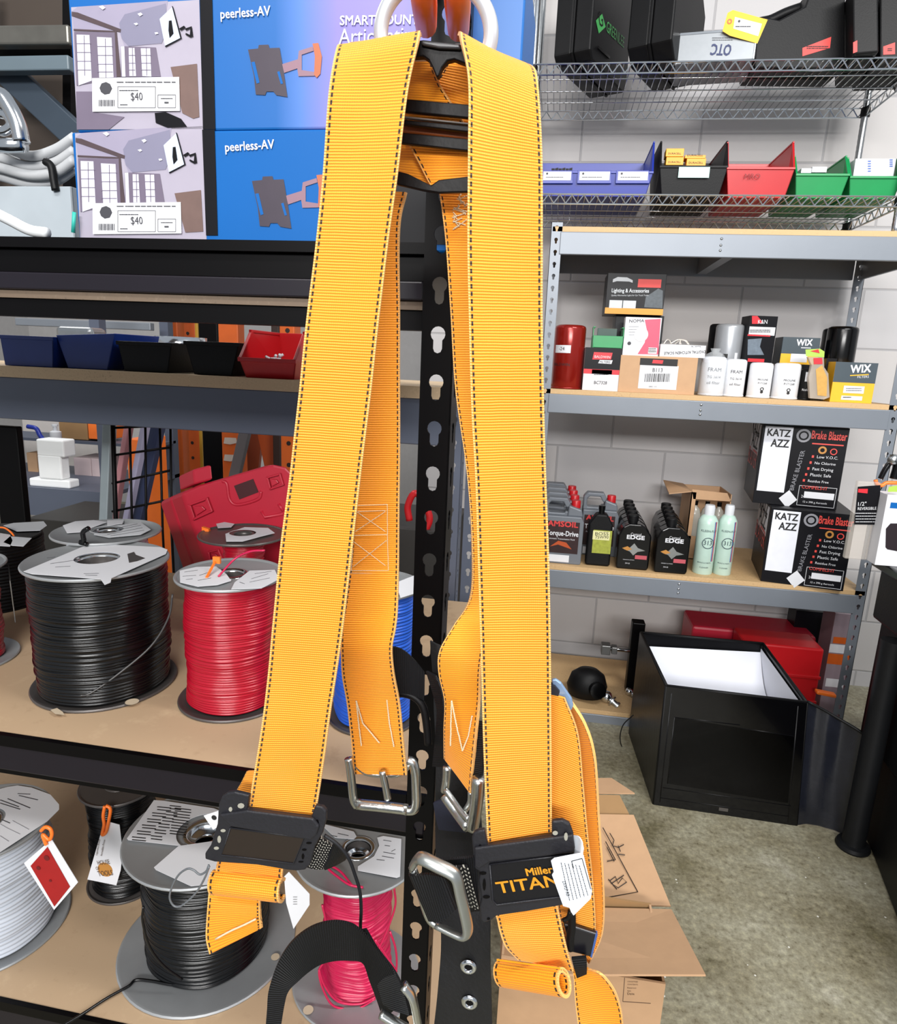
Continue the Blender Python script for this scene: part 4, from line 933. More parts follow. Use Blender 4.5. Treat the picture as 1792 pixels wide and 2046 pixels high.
# red tool boxes
fr1 = box_thing('toolbox', 'large dark red tool box at the back of the bottom shelf behind the light tent', 'tool box', 1378, 1628, 1262, Y4+.22, .22, Z4, redd, ymid=1300, bev=.012, body='box_body')
mb = MB(); mb.obox(fr1.o+Vector((0, -.006, fr1.H*.72)), (fr1.W, 0, 0), (0, .01, 0), (0, 0, .012)); mb.build('lid_edge', redd, fr1.root, bevel=.003)
fr2 = box_thing('toolbox', 'bright red tool box in front of the dark red one behind the light tent', 'tool box', 1480, 1642, 1290, Y4+.02, .17, Z4, red, ymid=1330, bev=.008, body='box_body')
for t in (.3, .62): 
    mb = MB(); mb.obox(fr2.o+Vector((-.002, -.008, fr2.H*t)), (fr2.W+.004, 0, 0), (0, .01, 0), (0, 0, .014)); mb.build('band', red, fr2.root, bevel=.003)
f = box_thing('tool_carton', 'narrow white and orange printed box at the right end of the bottom shelf', 'box', 1656, 1702, 1226, Y4+.12, .12, Z4, M('mauve_print', '8c7c84', .5), ymid=1300)
mb = MB(); frect(mb, f, 0, .52, 1, .62); frect(mb, f, .1, .72, .9, .78); mb.build('orange_band', orangep, f.root)
mb = MB(); frect(mb, f, 0, .63, 1, .71); frect(mb, f, .1, .3, .9, .38); mb.build('white_band', white, f.root)
f = box_thing('carton', 'black box at the back of the bottom shelf left of the white and orange box', 'box', 1585, 1660, 1222, Y4+.33, .1, Z4, boxblk, ymid=1260)
# ------------------------------------------------------------------ light tent
mat_in = M('tent_lining', 'dfe1e9', .7, 0, .02, 6); tentb = M('tent_black_fabric', '0a0a0d', .35, 0, .3, 12, .3, 40, spec=.25); vinyl = M('tent_black_vinyl', '040406', .14, 0, .2, 6, .12, 9, coat=.2, spec=.3)
FL, FR = atz(1306, 1606, 0), atz(1590, 1648, 0)
u = (FR-FL); W = u.length; u.normalize(); n_ = Vector((u.y, -u.x, 0)); b = -n_
pf = Plane(FL, n_)
TL = pf.at(1331, 1374); TR = pf.at(1612, 1400)
zt = TL.z*.5+TR.z*.5
plt = Plane((0, 0, zt), (0, 0, 1)); BL_ = plt.at(1281, 1264); BR_ = plt.at(1524, 1286)
print('tent', FL, FR, zt, BL_, BR_)
DT = min(.36, (BL_-TL).length)
root = thing('light_tent', 'black photo light tent with a white lined open top standing on the concrete floor', 'light tent', (FL+FR)/2+b*.15)
# corners: bottom and top outlines
bd = (BL_-Vector((TL.x, TL.y, zt))); bd2 = BR_-Vector((TR.x, TR.y, zt))
kmax = 1.0
yb_lim = YR-.012
B0 = [FL, FR, FR+b*.30, FL+b*.30]
def lim(p0, d):
    t = 1.0
    if p0.y+d.y > yb_lim: t = (yb_lim-p0.y)/d.y
    return p0+d*t, t
T0 = [Vector((TL.x, TL.y, zt)), Vector((TR.x, TR.y, zt))]
q1, t1 = lim(T0[1], bd2); q0, t0 = lim(T0[0], bd)
# where the shelf front stops it short, keep the photographed corner by following the sight line to the nearer depth
def sight(px, py, y): return at(px, py, y)
if t1 < 1: q1 = sight(1524, 1286, yb_lim)
if t0 < 1: q0 = sight(1281, 1264, yb_lim)
T0 += [q1, q0]
B0[2] = Vector((q1.x-.01, min(q1.y, yb_lim), 0)); B0[3] = Vector((q0.x+.0, min(q0.y, yb_lim), 0))
def wallq(mb, a, b_, c, d, t):
    nn = (b_-a).cross(d-a).normalized(); mb.prism([a, b_, c, d], nn*t)
names_ = ['front_panel', 'right_panel', 'back_panel', 'left_panel']
for i in range(4):
    j = (i+1) % 4; mb = MB()
    ins = Vector((0, 0, 0)); wallq(mb, B0[i], B0[j], T0[j], T0[i], .006); mb.build(names_[i], vinyl if i == 0 else tentb, root)
mb = MB(); mb.prism(B0, (0, 0, .005)); mb.build('base_panel', tentb, root)
# white lining: curved sheet from the back rim down to the front
cen = sum(T0, Vector())/4
def ins_(p, k=.97): return cen+(p-cen)*k
L_ = []; R_2 = []
tl, tr = ins_(T0[3]), ins_(T0[2])
A_ = [ins_(T0[3])+Vector((0, 0, -.055)), T0[3].lerp(T0[0], .25)+Vector((.012, 0, -.13)), T0[3].lerp(T0[0], .6)+Vector((.012, 0, -.2)), B0[0]+Vector((.02, .02, .06))+Vector((0, .0, 0)), ]
C_ = [ins_(T0[2])+Vector((0, 0, -.035)), T0[2].lerp(T0[1], .25)+Vector((-.012, 0, -.13)), T0[2].lerp(T0[1], .6)+Vector((-.012, 0, -.2)), B0[1]+Vector((-.02, .02, .06))]
ribbon3('white_backdrop', mat_in, root, A_, C_, .002, 8, 6)
mb = MB()
for i in (1, 2, 3):          # white inner lining of right, back and left walls
    j = (i+1) % 4; a0, b0, c0, d0 = [cen.lerp(p, .975) if p.z > .1 else Vector((cen.x+(p.x-cen.x)*.97, cen.y+(p.y-cen.y)*.97, .01)) for p in (B0[i], B0[j], T0[j]-Vector((0, 0, .02)), T0[i]-Vector((0, 0, .02)))]
    if i == 2: c0 = c0-Vector((0, 0, .05)); d0 = d0-Vector((0, 0, .05))
    mb.poly([a0, b0, c0, d0], (cen-(a0+b0)/2).normalized())
mb.build('inner_lining', mat_in, root, solid=.001)
mb = MB()
for P in (T0, B0):
    for i in range(4): mb.tube([P[i], P[(i+1) % 4]], .006, 8)
for i in range(4): mb.tube([B0[i], T0[i]], .006, 8)
mb.build('piping', blackm, root, smooth=True)
def onf(x, z, l=.003): return B0[0].lerp(B0[1], x).lerp(T0[0].lerp(T0[1], x), z)+n_*l
mb = MB()
for a, c in (((.05, .16), (.95, .16)), ((.08, .76), (.55, .765)), ((.55, .74), (.93, .73)), ((.08, .2), (.08, .76)), ((.04, .03), (.04, .95)), ((.94, .02), (.94, .97)), ((.04, .07), (.94, .07))):
    mb.tube([onf(*a), onf(*c)], .004, 6)
mb.build('window_flap_seam', tentb, root, smooth=True)
mb = MB(); mb.poly([onf(x, z, .006) for x, z in ((.08, .2), (.93, .18), (.93, .73), (.08, .76))], n_); mb.build('window_flap', vinyl, root)
mb = MB(); mb.obox(onf(.46, .035, .002), u*.03, Vector((0, 0, .012)), n_*.005); mb.build('velcro_patch', M('grey_velcro', '4a4642', .8), root)
# door flap hanging open to the right
fl = [pf.at(1614, 1402), pf.at(1660, 1425), pf.at(1726, 1462), pf.at(1722, 1500), pf.at(1698, 1670), pf.at(1690, 1680), pf.at(1640, 1652), pf.at(1592, 1648)]
off = [Vector((0, 0, 0)), b*-.01, b*-.05, b*-.05, b*-.05, b*-.045, b*-.02, Vector((0, 0, 0))]
fl = [p+o_ for p, o_ in zip(fl, off)]
for p in fl: p.z = max(p.z, .004)
ribbon3('door_flap', M('tent_flap_vinyl', '1c1e26', .22, 0, .4, 14, .7, 22), root, [fl[0], fl[0].lerp(fl[2], .5)+b*.02, fl[2]], [fl[7], fl[7].lerp(fl[4], .5)+b*.03, fl[4]], .002, 8, 8, ripple=.012)
mb = MB(); mb.tube(catmull([fl[0], fl[1], fl[2], fl[3], fl[4]], 5), .005, 8); mb.build('flap_binding', blackm, root, smooth=True)
mb = MB(); pl = Plane(B0[0], (B0[3]-B0[0]).cross(Vector((0, 0, 1))).normalized()); 
if pl.n.x > 0: pl.n = -pl.n
mb.poly([pl.at(*a6(x, y))+pl.n*.003 for x, y in ((510, 692), (600, 645), (604, 728), (550, 758))], pl.n); mb.build('side_label', M('grey_white_label', 'c4c8ce', .6), root)
# cord
mb = MB(); mb.tube(catmull([at(*a6(x, y), 2.55) for x, y in ((520, 600), (470, 650), (456, 720), (480, 780), (545, 850))], 6), .0022, 6)
tag(mb.build('elastic_cord', blackm, smooth=True), 'thin black elastic cord hanging at the left side of the light tent', 'cord')
mb = MB(); p = at(1632, 1388, YR-.02); mb.obox(p, (.075, 0, -.008), (0, .03, 0), (0, 0, .014)); mb.build('orange_handle', orange, fr2.root, bevel=.004)
# ------------------------------------------------------------------ black workbench at the right edge
Yk = 2.22; YE = 2.30
_c = at(1749, 1112, YE); zb_ = _c.z; x0 = _c.x
bench = thing('tool_bench', 'black plastic workbench cut off by the right edge of the picture', 'workbench', (x0+.3, 1.9, 0))
mb = MB(); mb.box(x0-.01, x0+.7, 1.35, YE, zb_-.03, zb_); mb.build('bench_top', blackg, bench, bevel=.006)
mb = MB(); mb.box(x0+.012, x0+.69, 1.37, YE-.02, zb_-.20, zb_-.0305); mb.build('drawer_box', blackm, bench, bevel=.01)
mb = MB(); mb.box(x0+.04, x0+.69, 1.37, YE-.03, .32, zb_-.2005); mb.build('side_panel', blackm, bench, bevel=.004)
_a, _b = atz(1744, 1712, 0), atz(1794, 1845, 0); _e = _b+(_b-_a)*3
mb = MB(); mb.prism([_a, _e, Vector((x0+.7, _e.y, 0)), Vector((x0+.7, YE-.03, 0)), Vector((_a.x+.03, YE-.03, 0))], (0, 0, .32)); mb.build('lower_cabinet', blackm, bench, bevel=.01)
P0 = Vector((x0, 2.1, 0))
lgc = atz(1703, 1692, 0)
mb = MB(); mb.lathe([(.050, 0), (.052, .006), (.048, .016), (.036, .02), (.034, .03), (.034, zb_-.21), (0, zb_-.205)], lgc, 26); mb.build('round_leg', M('dark_grey_plastic', '111214', .5, 0, .2, 30, spec=.25), bench, smooth=SM)
# things on the bench: clamshells
f = box_thing('clamshell_pack', 'clear clamshell pack with a black card reading one half inch on the workbench', 'packaging', 1706, 1752, 962, Yk+.02, .02, zb_, M('clear_shell_thin', 'd0c8be', .12, 0, .05, 20, alpha=.3), ymid=1010, body='clear_shell', bev=.004)
P = PY(Yk+.018); mb = MB(); decal(mb, P, [(1585, 550), (1602, 368), (1712, 360), (1700, 552)], a5, .001); mb.build('black_card', boxblk, f.root)
mb = MB(); decal(mb, P, [(1602, 395), (1604, 378), (1650, 378), (1648, 400)], a5, .002); mb.build('red_print', redink, f.root)
mb = MB(); dtext(mb, P, '1/2"', 1602, 460, 1642, 458, a5, lift=.003); dtext(mb, P, 'REVERSIBLE', 1600, 480, 1690, 478, a5, lift=.003, hs=1.2); scribble(mb, P, 1590, 490, 1690, 545, 4, a5, .002, 3, .003); mb.build('lettering', white, f.root)
f = box_thing('blister_pack', 'white packaging box with a dark oval window at the right edge on the workbench', 'packaging', 1762, 1840, 990, Yk-.03, .07, zb_, white, ymid=1050)
P = f.pl; mb = MB(); decal(mb, P, [(1736, 660), (1738, 570), (1760, 545), (1800, 545), (1850, 560), (1850, 690), (1745, 670)], a5, .001); mb.build('window', M('dark_oval', '2a2226', .3), f.root)
mb = MB(); drect(mb, P, 1756, 448, 1900, 476, a5); mb.build('blue_band', boxblue, f.root)
mb = MB(); decal(mb, P, [(1745, 392), (1750, 368), (1800, 360), (1800, 392)], a5, .003); mb.build('lime_card', M('lime_print', 'a8c850', .5), f.root)
# pliers and orange clip on top of the pack
root = thing('pliers', 'black handled pliers leaning on the clear clamshell pack', 'pliers', at(1775, 960, Yk+.05))
mb = MB(); P = [at(*a5(x, y), Yk+.05) for x, y in ((1712, 330), (1735, 285), (1770, 235), (1778, 225))]; mb.tube(catmull(P, 5), [.008]*5*3+[.016], 10); 
P = [at(*a5(x, y), Yk+.05) for x, y in ((1795, 235), (1790, 280), (1775, 330))]; mb.tube(catmull(P, 5), .012, 10); mb.build('grip', blackg, root, smooth=True)
mb = MB(); mb.lathe([(0, .014), (.012, .012), (.018, 0)], at(*a5(1774, 238), Yk+.04), 14, (0, -1, 0)); mb.build('pivot', steel, root, smooth=True)
mb = MB(); mb.tube(catmull([at(*a5(x, y), Yk+.04) for x, y in ((1688, 335), (1695, 355), (1720, 362), (1740, 350), (1792, 350))], 5), .006, 8); 
tag(mb.build('plastic_clip', orange, smooth=True), 'orange plastic clip hooked over the clear clamshell pack', 'clip')
# ------------------------------------------------------------------ cardboard box with open flaps at the bottom
YC = 1.18
def cpt(x, y, z): return atz(x, y, z)
zc_ = .62
root_z = 0
A0 = atz(1000, 1905, .50); Bq = at(1318, 1960, YC)
xL, xR = at(996, 1990, YC).x, at(1330, 1965, YC).x
zt = at(1200, 1945, YC).z
root = thing('cardboard_box', 'tall open brown cardboard box with raised flaps on the floor behind the harness', 'box', ((xL+xR)/2, YC+.2, 0))
t = .005; D = .215
mb = MB(); mb.box(xL, xR, YC, YC+t, 0, zt); mb.build('front_wall', card, root)
for xa_ in (xR-t, xL):
    mb = MB(); mb.box(xa_, xa_+t, YC+t, YC+D-t, 0, zt-.002); mb.build('side_wall', card, root)
mb = MB(); mb.box(xL, xR, YC+D-t, YC+D, 0, zt-.002); mb.build('back_wall', cardi, root)
mb = MB(); mb.box(xL+t, xR-t, YC+t, YC+D-t, 0, t); mb.build('bottom', cardi, root)
# near flap folded outwards/up, second flap behind it
def flap(name, pix, Ys, mt):
    P = [at(x, y, Y) for (x, y), Y in zip(pix, Ys)]
    nn = (P[1]-P[0]).cross(P[-1]-P[0]).normalized(); mb = MB(); mb.prism(P, nn*.004); return mb.build(name, mt, root), P, nn
o1, P1, n1 = flap('flap', [(1000, 1950), (1410, 1951), (1342, 1820), (1000, 1812)], [YC-.03, YC-.03, YC+.20, YC+.20], card)
o2, P2, n2 = flap('flap', [(1000, 1805), (1340, 1812), (1266, 1630), (1000, 1625)], [YC+.24, YC+.24, YC+.5, YC+.5], card)
o3, P3, n3 = flap('flap', [(1100, 1628), (1258, 1630), (1238, 1590), (1100, 1588)], [YC+.51, YC+.51, YC+.56, YC+.56], cardi)
o4, P4, n4 = flap('flap', [(1100, 1587), (1268, 1587), (1222, 1557), (1100, 1557)], [YC+.57, YC+.57, YC+.66, YC+.66], card)
Pc = PY(YC); mb = MB()
for s, (x0, y0, x1, y1) in (('COUNTRIES', (1625, 1655, 1700, 1657)), ('CONTENTS', (1625, 1675, 1700, 1677)), ('Réservoir', (1625, 1700, 1690, 1702)), ('Qté', (1625, 1722, 1650, 1722)), ('Date', (1625, 1745, 1675, 1746))):
    q = b4; mb.text(s, Pc.at(*q(x0, y0)), Pc.at(*q(x1, y1)), Pc.n, 0, 1, .001)
for a, b_ in (((1605, 1625), (1592, 1795)), ((1592, 1795), (1792, 1808))):
    p, r_ = Pc.at(*b4(*a)), Pc.at(*b4(*b_)); mb.bar(p+Pc.n*.0003, r_+Pc.n*.0003, .0012, .0006, Pc.n)
mb.build('printing', M('brown_print', '5a4434', .7), root)
mb = MB()
Pf2 = Plane(P2[0], n2 if n2.dot(P2[0]-CAM) < 0 else -n2)
def sk(pts, q=b4, r=.0012): mb.tube([Pf2.at(*q(*p))+Pf2.n*.0045 for p in pts], r, 5, flat=1)
sk([(1450, 560), (1700, 1020), (1475, 1060)]); sk([(1500, 600), (1530, 650), (1520, 690), (1560, 700), (1600, 680)]); sk([(1560, 750), (1608, 755)]); sk([(1560, 690), (1575, 730)]); sk([(1470, 660), (1540, 790), (1480, 800)]); sk([(1480, 700), (1530, 800)])
sk([(1500, 940), (1540, 910), (1560, 960), (1590, 920), (1620, 950), (1560, 990), (1510, 960), (1600, 900)]); sk([(1490, 930), (1550, 1000)])
mb.build('marker_drawing', M('marker_ink', '2c2420', .6), root)
# ================================================================== near shelving unit on the left
YL = .64
uL = Vector((math.cos(LROT), math.sin(LROT), 0)); bL = Vector((-math.sin(LROT), math.cos(LROT), 0))
OL = PLL(YL).p
PF = PLL(YL)
def LP(s, t, z): return OL+uL*s+bL*t+Vector((0, 0, z))
def LZ(x, y, d=YL): return PLL(d).at(x, y).z
def LS(x, y, d=YL): return (PLL(d).at(x, y)-OL).dot(uL)
def lbox(mb, s0, s1, t0, t1, z0, z1, mi=0): mb.obox(LP(s0, t0, z0), uL*(s1-s0), bL*(t1-t0), Vector((0, 0, z1-z0)), mi)
near = thing('shelving_unit', 'black near shelving unit with a keyhole post and tan boards holding the wire spools', 'shelving unit', LP(-.6, .3, 0))
sp0, sp1 = LS(838, 800), LS(902, 800); PW = sp1-sp0
S0 = -1.25
hl = keyhole(.0071, .0044, .0132)
pz = .0441; zh = LZ(855, 955); zs = [zh+pz*k for k in range(-31, 18)]
mb = MB(); plate_row(mb, LP(sp0, 0, 0), uL, (0, 0, 1), PW, zs, pz, hl, .0018)
plate_row(mb, LP(sp1, 0, 0), bL, (0, 0, 1), .032, zs, pz, keyhole(.006, .0036, .011), .0018)
mb.build('upright', blackp, near)
zT = LZ(300, 475); zM = LZ(300, 1513); zB = LZ(75, 2017)
TD = .62
# top level: layered black front with a brown board strip below
for nm, t0, t1, z0, z1, mt in (('shelf_board', .002, TD, zT-.010, zT, blackp), ('front_beam', .010, .024, LZ(300, 549), zT-.0102, blackp),
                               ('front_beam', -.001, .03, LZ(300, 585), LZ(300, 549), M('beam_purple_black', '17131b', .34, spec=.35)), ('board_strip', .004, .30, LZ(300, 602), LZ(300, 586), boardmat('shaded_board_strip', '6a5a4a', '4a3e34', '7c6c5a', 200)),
                               ('cavity_shade_strip', .008, .03, LZ(300, 640), LZ(300, 602)-.0004, blackp)):  # lowest strip: opaque black standing in for the dark cavity below
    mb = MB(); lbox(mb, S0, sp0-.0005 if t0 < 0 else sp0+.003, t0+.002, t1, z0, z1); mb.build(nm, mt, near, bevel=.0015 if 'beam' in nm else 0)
bp_ = M('beam_purple_black', '17131b', .34, spec=.35)
for zt, zlow in ((zM, LZ(75, 1560)), (zB, LZ(75, 2017)-.06)):
    mb = MB(); lbox(mb, S0, sp1-.002, .006, TD, zt-.012, zt); mb.build('shelf_board', mdf, near)
    mb = MB(); lbox(mb, S0, sp0-.0005, -.001, .006, zt-.014, zt+.0008); lbox(mb, sp0, sp1-.002, .003, .006, zt-.014, zt+.0008); mb.build('edge_trim', blackp, near)
    mb = MB(); lbox(mb, S0, sp0+.02, .002, .016, zlow+.006, zt-.0142); mb.build('front_beam', M('beam_purple_black', '17131b', .34, spec=.35), near, bevel=.002)
    mb = MB(); lbox(mb, S0, sp0+.02, .004, .03, zlow, zlow+.006); mb.build('beam_lip', blackp, near)
    mb = MB(); lbox(mb, sp1-.006, sp1-.003, .03, TD, zlow, zt-.013); mb.build('side_beam', blackp, near)
for s in (sp0+.0, ):
    pass
# rear row: grey beams and board carrying the small bins, own unit standing behind
YRB = 1.275
rear = thing('shelving_unit', 'grey shelving unit standing behind the black one with plastic bins on its board', 'shelving unit', LP(-.6, .9, 0))
sr0, sr1 = LS(903, 900, YRB), LS(919, 900, YRB)+.004
dR = YRB-YL
zb0 = LZ(300, 850, YRB)-.005; zb1 = LZ(300, 768, YRB); zb2 = LZ(300, 745, YRB)
mb = MB(); lbox(mb, S0-.9, sr0+.004, dR, dR+.014, zb0, zb1); mb.build('front_beam', galvd, rear, bevel=.002)
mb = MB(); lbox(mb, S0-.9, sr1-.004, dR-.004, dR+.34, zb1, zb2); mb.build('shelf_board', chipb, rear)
mb = MB(); lbox(mb, S0-.9, sr1-.004, dR+.33, dR+.344, zb0, zb1-.001); mb.build('rear_beam', galvd, rear)
zs2 = [.02+.0441*k for k in range(44)]
for t in (dR, dR+.31):
    mb = MB(); plate_row(mb, LP(sr1-.034, t, 0), uL, (0, 0, 1), .034, zs2, .0441, keyhole(.006, .0036, .011), .0018)
    plate_row(mb, LP(sr1, t, 0), bL, (0, 0, 1), .034, zs2, .0441, keyhole(.006, .0036, .011), .0018); mb.build('upright', galvd, rear)
# ------------------------------------------------------------------ bins on the rear board
def backbin(label, x0, x1, yt, d, mt, ins=.012, group=None, dep=.16, tilt=0):
    pl = PLL(d); y = yt+30
    A = pl.at(x0, y); B = pl.at(x1, y); zt = pl.at((x0+x1)/2, yt).z; s0 = (A-OL).dot(uL); s1 = (B-OL).dot(uL); t0 = d-YL
    root = thing('parts_bin', label, 'bin', LP((s0+s1)/2, t0+dep/2, zb2), group); th = .003
    mb = MB()
    for ta, tb in ((t0, t0+th), (t0+dep-th, t0+dep)):
        mb.prism([LP(s0+ins, ta, zb2+.001), LP(s1-ins, ta, zb2+.001), LP(s1, ta, zt+tilt), LP(s0, ta, zt-tilt)], bL*th)
    for sa, sb, sg, dz in ((s0+ins, s0, 1, -tilt), (s1-ins, s1, -1, tilt)):
        mb.prism([LP(sa, t0, zb2+.001), LP(sa, t0+dep, zb2+.001), LP(sb, t0+dep, zt+dz), LP(sb, t0, zt+dz)], uL*th*sg)
    lbox(mb, s0+ins, s1-ins, t0, t0+dep, zb2+.0005, zb2+th)
    lbox(mb, s0-.002, s1+.002, t0-.003, t0, min(zt-tilt, zt+tilt)-.008, zt-abs(tilt)*.5) if not tilt else None
    mb.build('bin_body', mt, root, bevel=.0015)
backbin('navy plastic bin at the far left of the dark shelf', 2, 108, 671, YRB+.02, blued, .006)
backbin('navy plastic bin with a slanted side, second from the left on the dark shelf', 114, 231, 668, YRB+.03, blued, .022, tilt=.004)
backbin('black plastic bin right of the navy bins on the dark shelf', 236, 344, 683, YRB+.03, blackm, .012)
backbin('black plastic bin beside the red bin on the dark shelf', 370, 478, 683, YRB+.03, blackm, .018)
# red hopper
A = PLL(YRB+.02).at(478, 715); Bq = PLL(YRB+.02).at(592, 715)
fR = hopper('parts_bin', 'red plastic bin with white bits inside beside the left yellow strap', 476, 592, 716, 660, YRB+.015, zb2, red, depth=.2)
mb = MB()
rnd = random.Random(3)
for k in range(9): p = at(530+k*3, 712, YRB+.05)+Vector((0, rnd.uniform(0, .03), -.006+rnd.uniform(0, .006))); mb.tube([p, p+Vector((rnd.uniform(-.012, .012), .004, rnd.uniform(-.004, .006)))], .003, 6)
tag(mb.build('plug_pile', whitep, smooth=True), 'white plastic bits heaped inside the red bin', 'bits', kind='stuff')
# steel things glinting behind the bins
root = thing('bowl', 'steel bowl behind the black bins on the dark shelf', 'bowl', LP(LS(375, 690, YRB+.27), dR+.27, zb2))
mb = MB(); c = LP(LS(362, 690, YRB+.27), dR+.27, zb2); mb.lathe([(.02, 0), (.04, .008), (.058, .05), (.06, .078), (.057, .078), (.054, .05), (.03, .012), (0, .01)], c, 24); mb.build('bowl_body', chrome, root, smooth=True)
mb = MB(); c = LP(LS(150, 690, YRB+.27), dR+.27, zb2); lbox(mb, (c-OL).dot(uL)-.03, (c-OL).dot(uL)+.07, dR+.24, dR+.3, zb2, LZ(160, 654, YRB+.27)); tag(mb.build('steel_tray', steel, bevel=.01), 'steel tray standing behind the navy bins', 'tray')
# ================================================================== wire spools
class SpoolFit: pass
def ext(c, r, z):
    P = [proj((c.x+r*math.cos(a), c.y+r*math.sin(a), z)) for a in [math.pi*k/45 for k in range(90)]]
    xs = [p[0] for p in P]; return min(xs), max(xs), max(p[1] for p in P)
def fit(xl, xr, yf, z, xlt, xrt, yft):
    """solve centre and radius of the bottom rim, then height and radius of the top rim, from their extents"""
    s = SpoolFit(); c = atz((xl+xr)/2, yf-60, z); r = .08
    for _ in range(60):
        a, b, y = ext(c, r, z); d = (c-CAM).dot(fwd)
        r *= ((xr-xl)/(b-a))**.7; c.x += ((xl+xr)/2-(a+b)/2)/F*d*.7; c.y += (y-yf)/F*d*.8
    s.c = c; s.r = r; h = .12; rt = r
    for _ in range(60):
        a, b, y = ext(c, rt, z+h); d = (c-CAM).dot(fwd)
        rt *= ((xrt-xlt)/(b-a))**.6; h += (y-yft)/F*d*.7
    s.h = h; s.zt = z+h; s.rt = rt/r
    return s
def spool(label, s, wmat, rw=.86, rt=1.0, turn=.0024, fm=spoolm, group=None, seed=0, hub=.28, wob=1, taper=0, wz=(0, 1), bm=None):
    c, r, h = s.c, s.r, s.h; rt = getattr(s, 'rt', rt)
    root = thing('wire_spool', label, 'wire spool', c, group)
    def flange(z, R, name, up):
        mb = MB(); t = .0012
        P = [(R*hub, z), (R*.93, z), (R*.955, z+.0015*up), (R*.985, z+.0018*up), (R, z+.0002), (R*.995, z-.0016*up), (R*.97, z-.002*up), (R*.93, z-t*up), (R*hub, z-t*up), (R*hub, z)]
        if up < 0: P = P[::-1]
        mb.lathe(P, c, 56); o = mb.build(name, (bm or fm) if name[0] == 'b' else fm, root, smooth=math.radians(40))  # bm: darker metal that paints in the bottom flange's dark reflection
        m2_ = MB(); Hh = R*hub
        m2_.lathe([(Hh*1.35, z+.0002*up), (Hh*1.3, z+.0016*up), (Hh*1.1, z+.0018*up), (Hh, z-.002*up), (Hh*.96, z-.012*up), (Hh*.62, z-.0125*up), (Hh*.6, z-.02*up)], c, 30, caps=False); m2_.build('hub_ring', chrome if fm is spoolm else fm, o, smooth=True)
        return o
    bot = flange(.0022, r, 'bottom_flange', 1); topf = flange(h, r*rt, 'top_flange', 1)
    mb = MB(); mb.lathe([(r*hub*.9, .004), (r*hub*.9, h-.002)], c, 24, caps=False); mb.build('barrel', spoold, root, smooth=True)
    # wound wire: one surface with a bump per turn and uneven lay
    z0, z1 = .004+wz[0]*h, h*wz[1]-.003; n = 72; k = max(8, int((z1-z0)/turn)); spt = 6
    V = []; Fc = []; rnd = random.Random(seed); rows = k*spt+1
    rr_ = [rnd.uniform(-.0012, .0012)*wob for _ in range(k+1)]; tl = [rnd.uniform(-1, 1)*.0016*wob for _ in range(k+1)]; ph = [rnd.uniform(0, 6.28) for _ in range(k+1)]
    for i in range(rows):
        ti = i/spt; q_ = int(min(ti, k-1)); fr_ = ti-q_; t = ti/k
        base = r*rw*(1-taper*t)
        bump = math.sin(math.pi*fr_)**.6 if fr_ not in (0., 1.) else 0
        for a in range(n):
            th = 2*math.pi*a/n
            nz_ = noise.noise(Vector((math.cos(th)*1.5+seed, math.sin(th)*1.5, t*5)))*.0035*wob
            R = base+nz_+rr_[q_]+bump*turn*.5
            zz = z0+(z1-z0)*t+(tl[q_]*math.sin(th+ph[q_])+tl[q_+1 if q_+1 <= k else k]*0)*math.sin(math.pi*min(1, max(0, t)))
            V.append(c+Vector((R*math.cos(th), R*math.sin(th), zz)))
    for i in range(rows-1):
        for a in range(n): Fc.append([i*n+a, i*n+(a+1) % n, (i+1)*n+(a+1) % n, (i+1)*n+a])
    mb = MB(); mb.add(V, Fc); mb.build('wound_wire', wmat, root, smooth=True)
    s.root = root; s.top = topf; s.R = r*rt; return s
def onflange(s, ang, rad, dz=.0026): a = math.radians(ang); return s.c+Vector((math.cos(a)*rad*s.R, math.sin(a)*rad*s.R, s.h+dz))
def flabel(s, name, pts, mt, q=None, dz=.0026, parent=None, th=.0004, hub=.3):
    z = s.c.z+s.h+dz; pl = Plane((0, 0, z), (0, 0, 1)); P = [pl.at(*(q(*p) if q else p)) for p in pts]
    c = Vector((s.c.x, s.c.y, z)); R = s.r*hub; mb = MB()
    def inside(p):
        w_ = False
        for i in range(len(P)):
            a, b = P[i], P[i-1]
            if (a.y > p.y) != (b.y > p.y) and p.x < (b.x-a.x)*(p.y-a.y)/(b.y-a.y)+a.x: w_ = not w_
        return w_
    if not inside(c): mb.prism(P, (0, 0, th)); return mb.build(name, mt, parent or s.root), pl
    A = [2*math.pi*k/40 for k in range(40)]+[math.atan2(p.y-c.y, p.x-c.x) % (2*math.pi) for p in P]; A = sorted(set(A)); O = []; I = []
    for a in A:
        d = Vector((math.cos(a), math.sin(a))); best = None
        for i in range(len(P)):
            p, e = P[i]-c, P[i-1]-P[i]; den = d.x*e.y-d.y*e.x
            if abs(den) < 1e-12: continue
            t = (p.x*e.y-p.y*e.x)/den; u_ = (p.x*d.y-p.y*d.x)/den
            if t > 0 and -1e-6 <= u_ <= 1+1e-6 and (best is None or t > best): best = t
        best = max(best or R*1.05, R*1.02); O.append(c+Vector((d.x, d.y, 0))*best); I.append(c+Vector((d.x, d.y, 0))*R)
    n = len(A); up = Vector((0, 0, th)); V = O+I+[p+up for p in O]+[p+up for p in I]; Fc = []
    for i in range(n):
        j = (i+1) % n; Fc += [[i, n+i, n+j, j], [2*n+i, 2*n+j, 3*n+j, 3*n+i], [i, j, 2*n+j, 2*n+i], [n+j, n+i, 3*n+i, 3*n+j]]
    mb.add(V, Fc); return mb.build(name, mt, parent or s.root), pl
